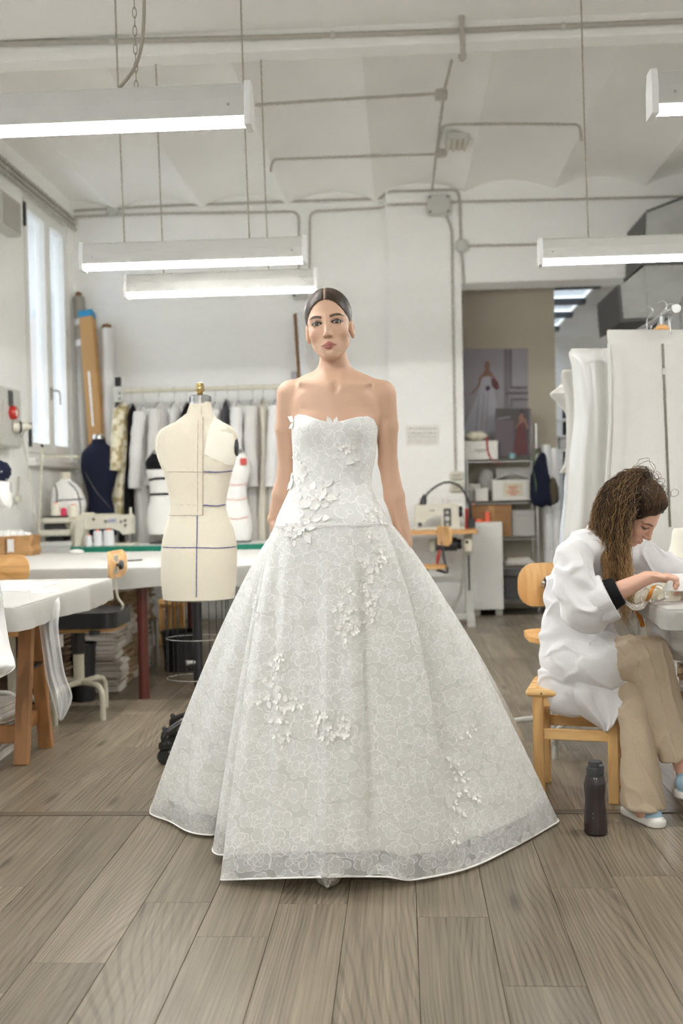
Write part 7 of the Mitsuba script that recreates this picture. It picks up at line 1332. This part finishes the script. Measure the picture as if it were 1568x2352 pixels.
obj('lid', move(lathe([(16 * k1, 0), (16.5 * k1, 0.01), (15.5 * k1, 0.0215), (4 * k1, 0.024)], k=30), bc[0] + 0.002, bY, zB(1762)), 'cap_grey', t, smooth=30); obj('spout_clip', box((bc[0] + 4 * k1, bY - 18.5 * k1, zB(1778)), (bc[0] + 18 * k1, bY - 8 * k1, zB(1752)), 0.005), 'cap_grey', t)
for i in range(5): obj('volume_mark', move(trimesh.creation.icosphere(1, 0.0016), bc[0] - 10 * k1, bY - 22.6 * k1, zB(1862 + i * 10.5)), 'putty_dark', t)
# ------------------------------------------------------------------ her table and what lies on it
T3 = 0.775; tx0, ty0 = P(1528, 1393, 3.80)[0], 3.80
t = thing('work_table', 'table under a white cloth where the seated woman sews', 'table'); obj('tabletop', box((tx0 + 0.02, ty0 + 0.02, T3 - 0.03), (2.3, 5.1, T3 - 0.006)), 'board_wood', t)
for x, y in ((tx0 + 0.45, ty0 + 0.12), (2.2, ty0 + 0.12), (tx0 + 0.45, 5.0), (2.2, 5.0)): obj('leg', rod((x, y, 0), (x, y, T3 - 0.03), 0.025), 'steel', t)
cloth('tablecloth', 'white cloth over the table of the seated woman', tx0, 2.32, ty0, 5.12, T3, 0.07, 11)
mat('ivory', (222, 218, 198), 0.45)
f = lambda p: smin(s_cone(p, P(1458, 1384, 4.12), P(1505, 1366, 4.12), 0.034, 0.040), s_cone(p, P(1505, 1366, 4.12), P(1640, 1352, 4.12), 0.040, 0.050), 0.02)
t = thing('sewing_form', 'ivory padded sleeve form lying on the edge of her table', 'sleeve form'); obj('body', isomesh(f, P(1425, 1420, 4.02), P(1680, 1310, 4.22), 0.005), 'ivory', t, smooth=True)
m = lathe([(0.001, 0.012), (0.034, 0.012), (0.038, 0.006), (0.038, -0.006), (0.03, -0.012)], sx=1.25, sy=0.62, k=26); m.apply_transform(basis(P(1535, 1374, 4.06), (1, 0, 0.05), (0, 0.35, 0.93), (0.0, -0.93, 0.35))); obj('end_disc', m, 'ivory', t, smooth=35)
obj('pin_rod', tube([P(1497, 1385, 4.0), P(1530, 1374, 4.0)], 0.0032, 8), 'steel', t); obj('pin_head', move(trimesh.creation.icosphere(2, 0.008), *P(1532, 1372, 4.0)), 'white_gloss', t, smooth=True)
for px_, py_, r_ in ((1482, 1368, 0.028), (1510, 1372, 0.045)):
    a = np.linspace(0, 2 * np.pi, 33); c = P(px_, py_, 4.05); obj('loop', tube(np.stack([c[0] + 0.6 * r_ * np.cos(a), c[1] + 0.8 * r_ * np.sin(a), c[2] + r_ * np.sin(a + 0.4)], 1), 0.002, 6, 1, False), 'white_gloss', t, smooth=True)
def ticks(base, ink): return proc(lambda p, n, uv: mix(lin(*base), lin(*ink), dr.select((dr.abs(dr.sin(p.x * 260 + p.z * 330)) < 0.3) & (noise(p.x * 90, p.z * 90, p.y * 90) > 0.35), 1.0, 0.0)))
mat('tape_white', ticks((226, 222, 212), (90, 84, 78)), 0.5); mat('tape_orange', ticks((216, 142, 52), (84, 52, 30)), 0.5)
thing('tape_measure', 'white tape measure looping under her forearm', 'tape measure', mesh=ribbon([P(1428, 1368, 4.0), P(1436, 1382, 3.98), P(1450, 1393, 3.97), P(1466, 1395, 3.98), P(1480, 1388, 4.02), P(1488, 1376, 4.08)], 0.022, 0.0015, (0, 0.3, 1)), m='tape_white', smooth=40)
thing('tape_measure', 'orange tape measure hanging below her hand and past the sleeve form', 'tape measure', mesh=ribbon([P(1502, 1345, 4.02), P(1494, 1360, 4.00), P(1488, 1376, 4.02), P(1476, 1388, 4.15), P(1464, 1402, 4.2), P(1470, 1420, 4.2), P(1476, 1440, 4.2)], 0.018, 0.0015, (1, 0, 0.25)), m='tape_orange', smooth=40)
thing('apron_strap', 'pale clear strap bundle hanging between her coat and the table', 'straps', mesh=cat(ribbon([P(1430, 1378, 4.12), P(1434, 1410, 4.12), P(1446, 1445, 4.1), P(1462, 1470, 4.1)], 0.02, 0.0015, (1, 0, 0))), m='roll_grey', smooth=40)
mat('lanyard_red', (186, 40, 44), 0.4); t = thing('wrist_pincushion', 'red wrist strap with a chrome clasp on her far wrist', 'wrist strap'); a = np.linspace(0, 2 * np.pi, 33); c = wrL - V(0.035, 0.0, 0); obj('strap', tube(np.stack([c[0] + 0.006 * np.sin(a), c[1] + 0.036 * np.cos(a), c[2] + 0.036 * np.sin(a)], 1), 0.008, 8, 1, False), 'lanyard_red', t, smooth=True); obj('clasp', move(trimesh.creation.icosphere(2, 0.009), *(c + V(-0.014, -0.02, 0.03))), 'steel', t, smooth=True)
thing('lace_piece', 'scrap of white fabric held between her hands', 'fabric', mesh=drape([(1318, 1540, 1600), (1340, 1530, 1605), (1358, 1520, 1610)], [4.02, 3.99, 3.98], 'x', 0.008, 5, 0.003, 12), m='white_cloth', smooth=True)
t = thing('dress_form', 'cream bust at the frame edge beyond the seated woman', 'dress form'); obj('torso', loft(outline_body([(1213, 1548, 1610), (1222, 1544, 1616), (1250, 1540, 1620), (1275, 1530, 1640), (1300, 1505, 1660), (1350, 1500, 1660)], 4.75, 0.7, 36, 2.2, 4)), 'canvas_light', t, smooth=40); c = P(1580, 1350, 4.75); obj('base', lathe([(0.12, T3 + 0.001), (0.12, T3 + 0.012), (0.03, T3 + 0.03), (0.025, c[2] + 0.02)], (c[0], 4.75, 0), 24), 'dark_grey', t, smooth=30)
mat('clear_wrap', (206, 205, 202), 0.15, clearcoat=1.0)
thing('plastic_bag', 'crinkled clear plastic wrap hanging under the edge of her table', 'bag', mesh=isomesh(lambda p: s_ell(p, P(1562, 1440, 4.15), (0.125, 0.16, 0.13)) + 0.010 * np.abs(HN(p, 30, 3)) * 2 + 0.012 * HN(p, 14, 8), P(1440, 1560, 3.9), P(1680, 1330, 4.4), 0.006), m='clear_wrap', smooth=True)
z = 0.0
for j in range(9):
    h_ = 0.05 + 0.012 * (j % 3); bundle(f'paper bundle, {ORD[j]} from the floor in the stack under the table of the seated woman', (1.42 + 0.01 * rng.normal(), 4.42, z), 0.62, 0.34, h_, ('paper_white', 'paper_brown')[j % 2], -14 + 3 * rng.normal(), 400 + j, 'paper bundles under her table'); z += h_ + 0.001
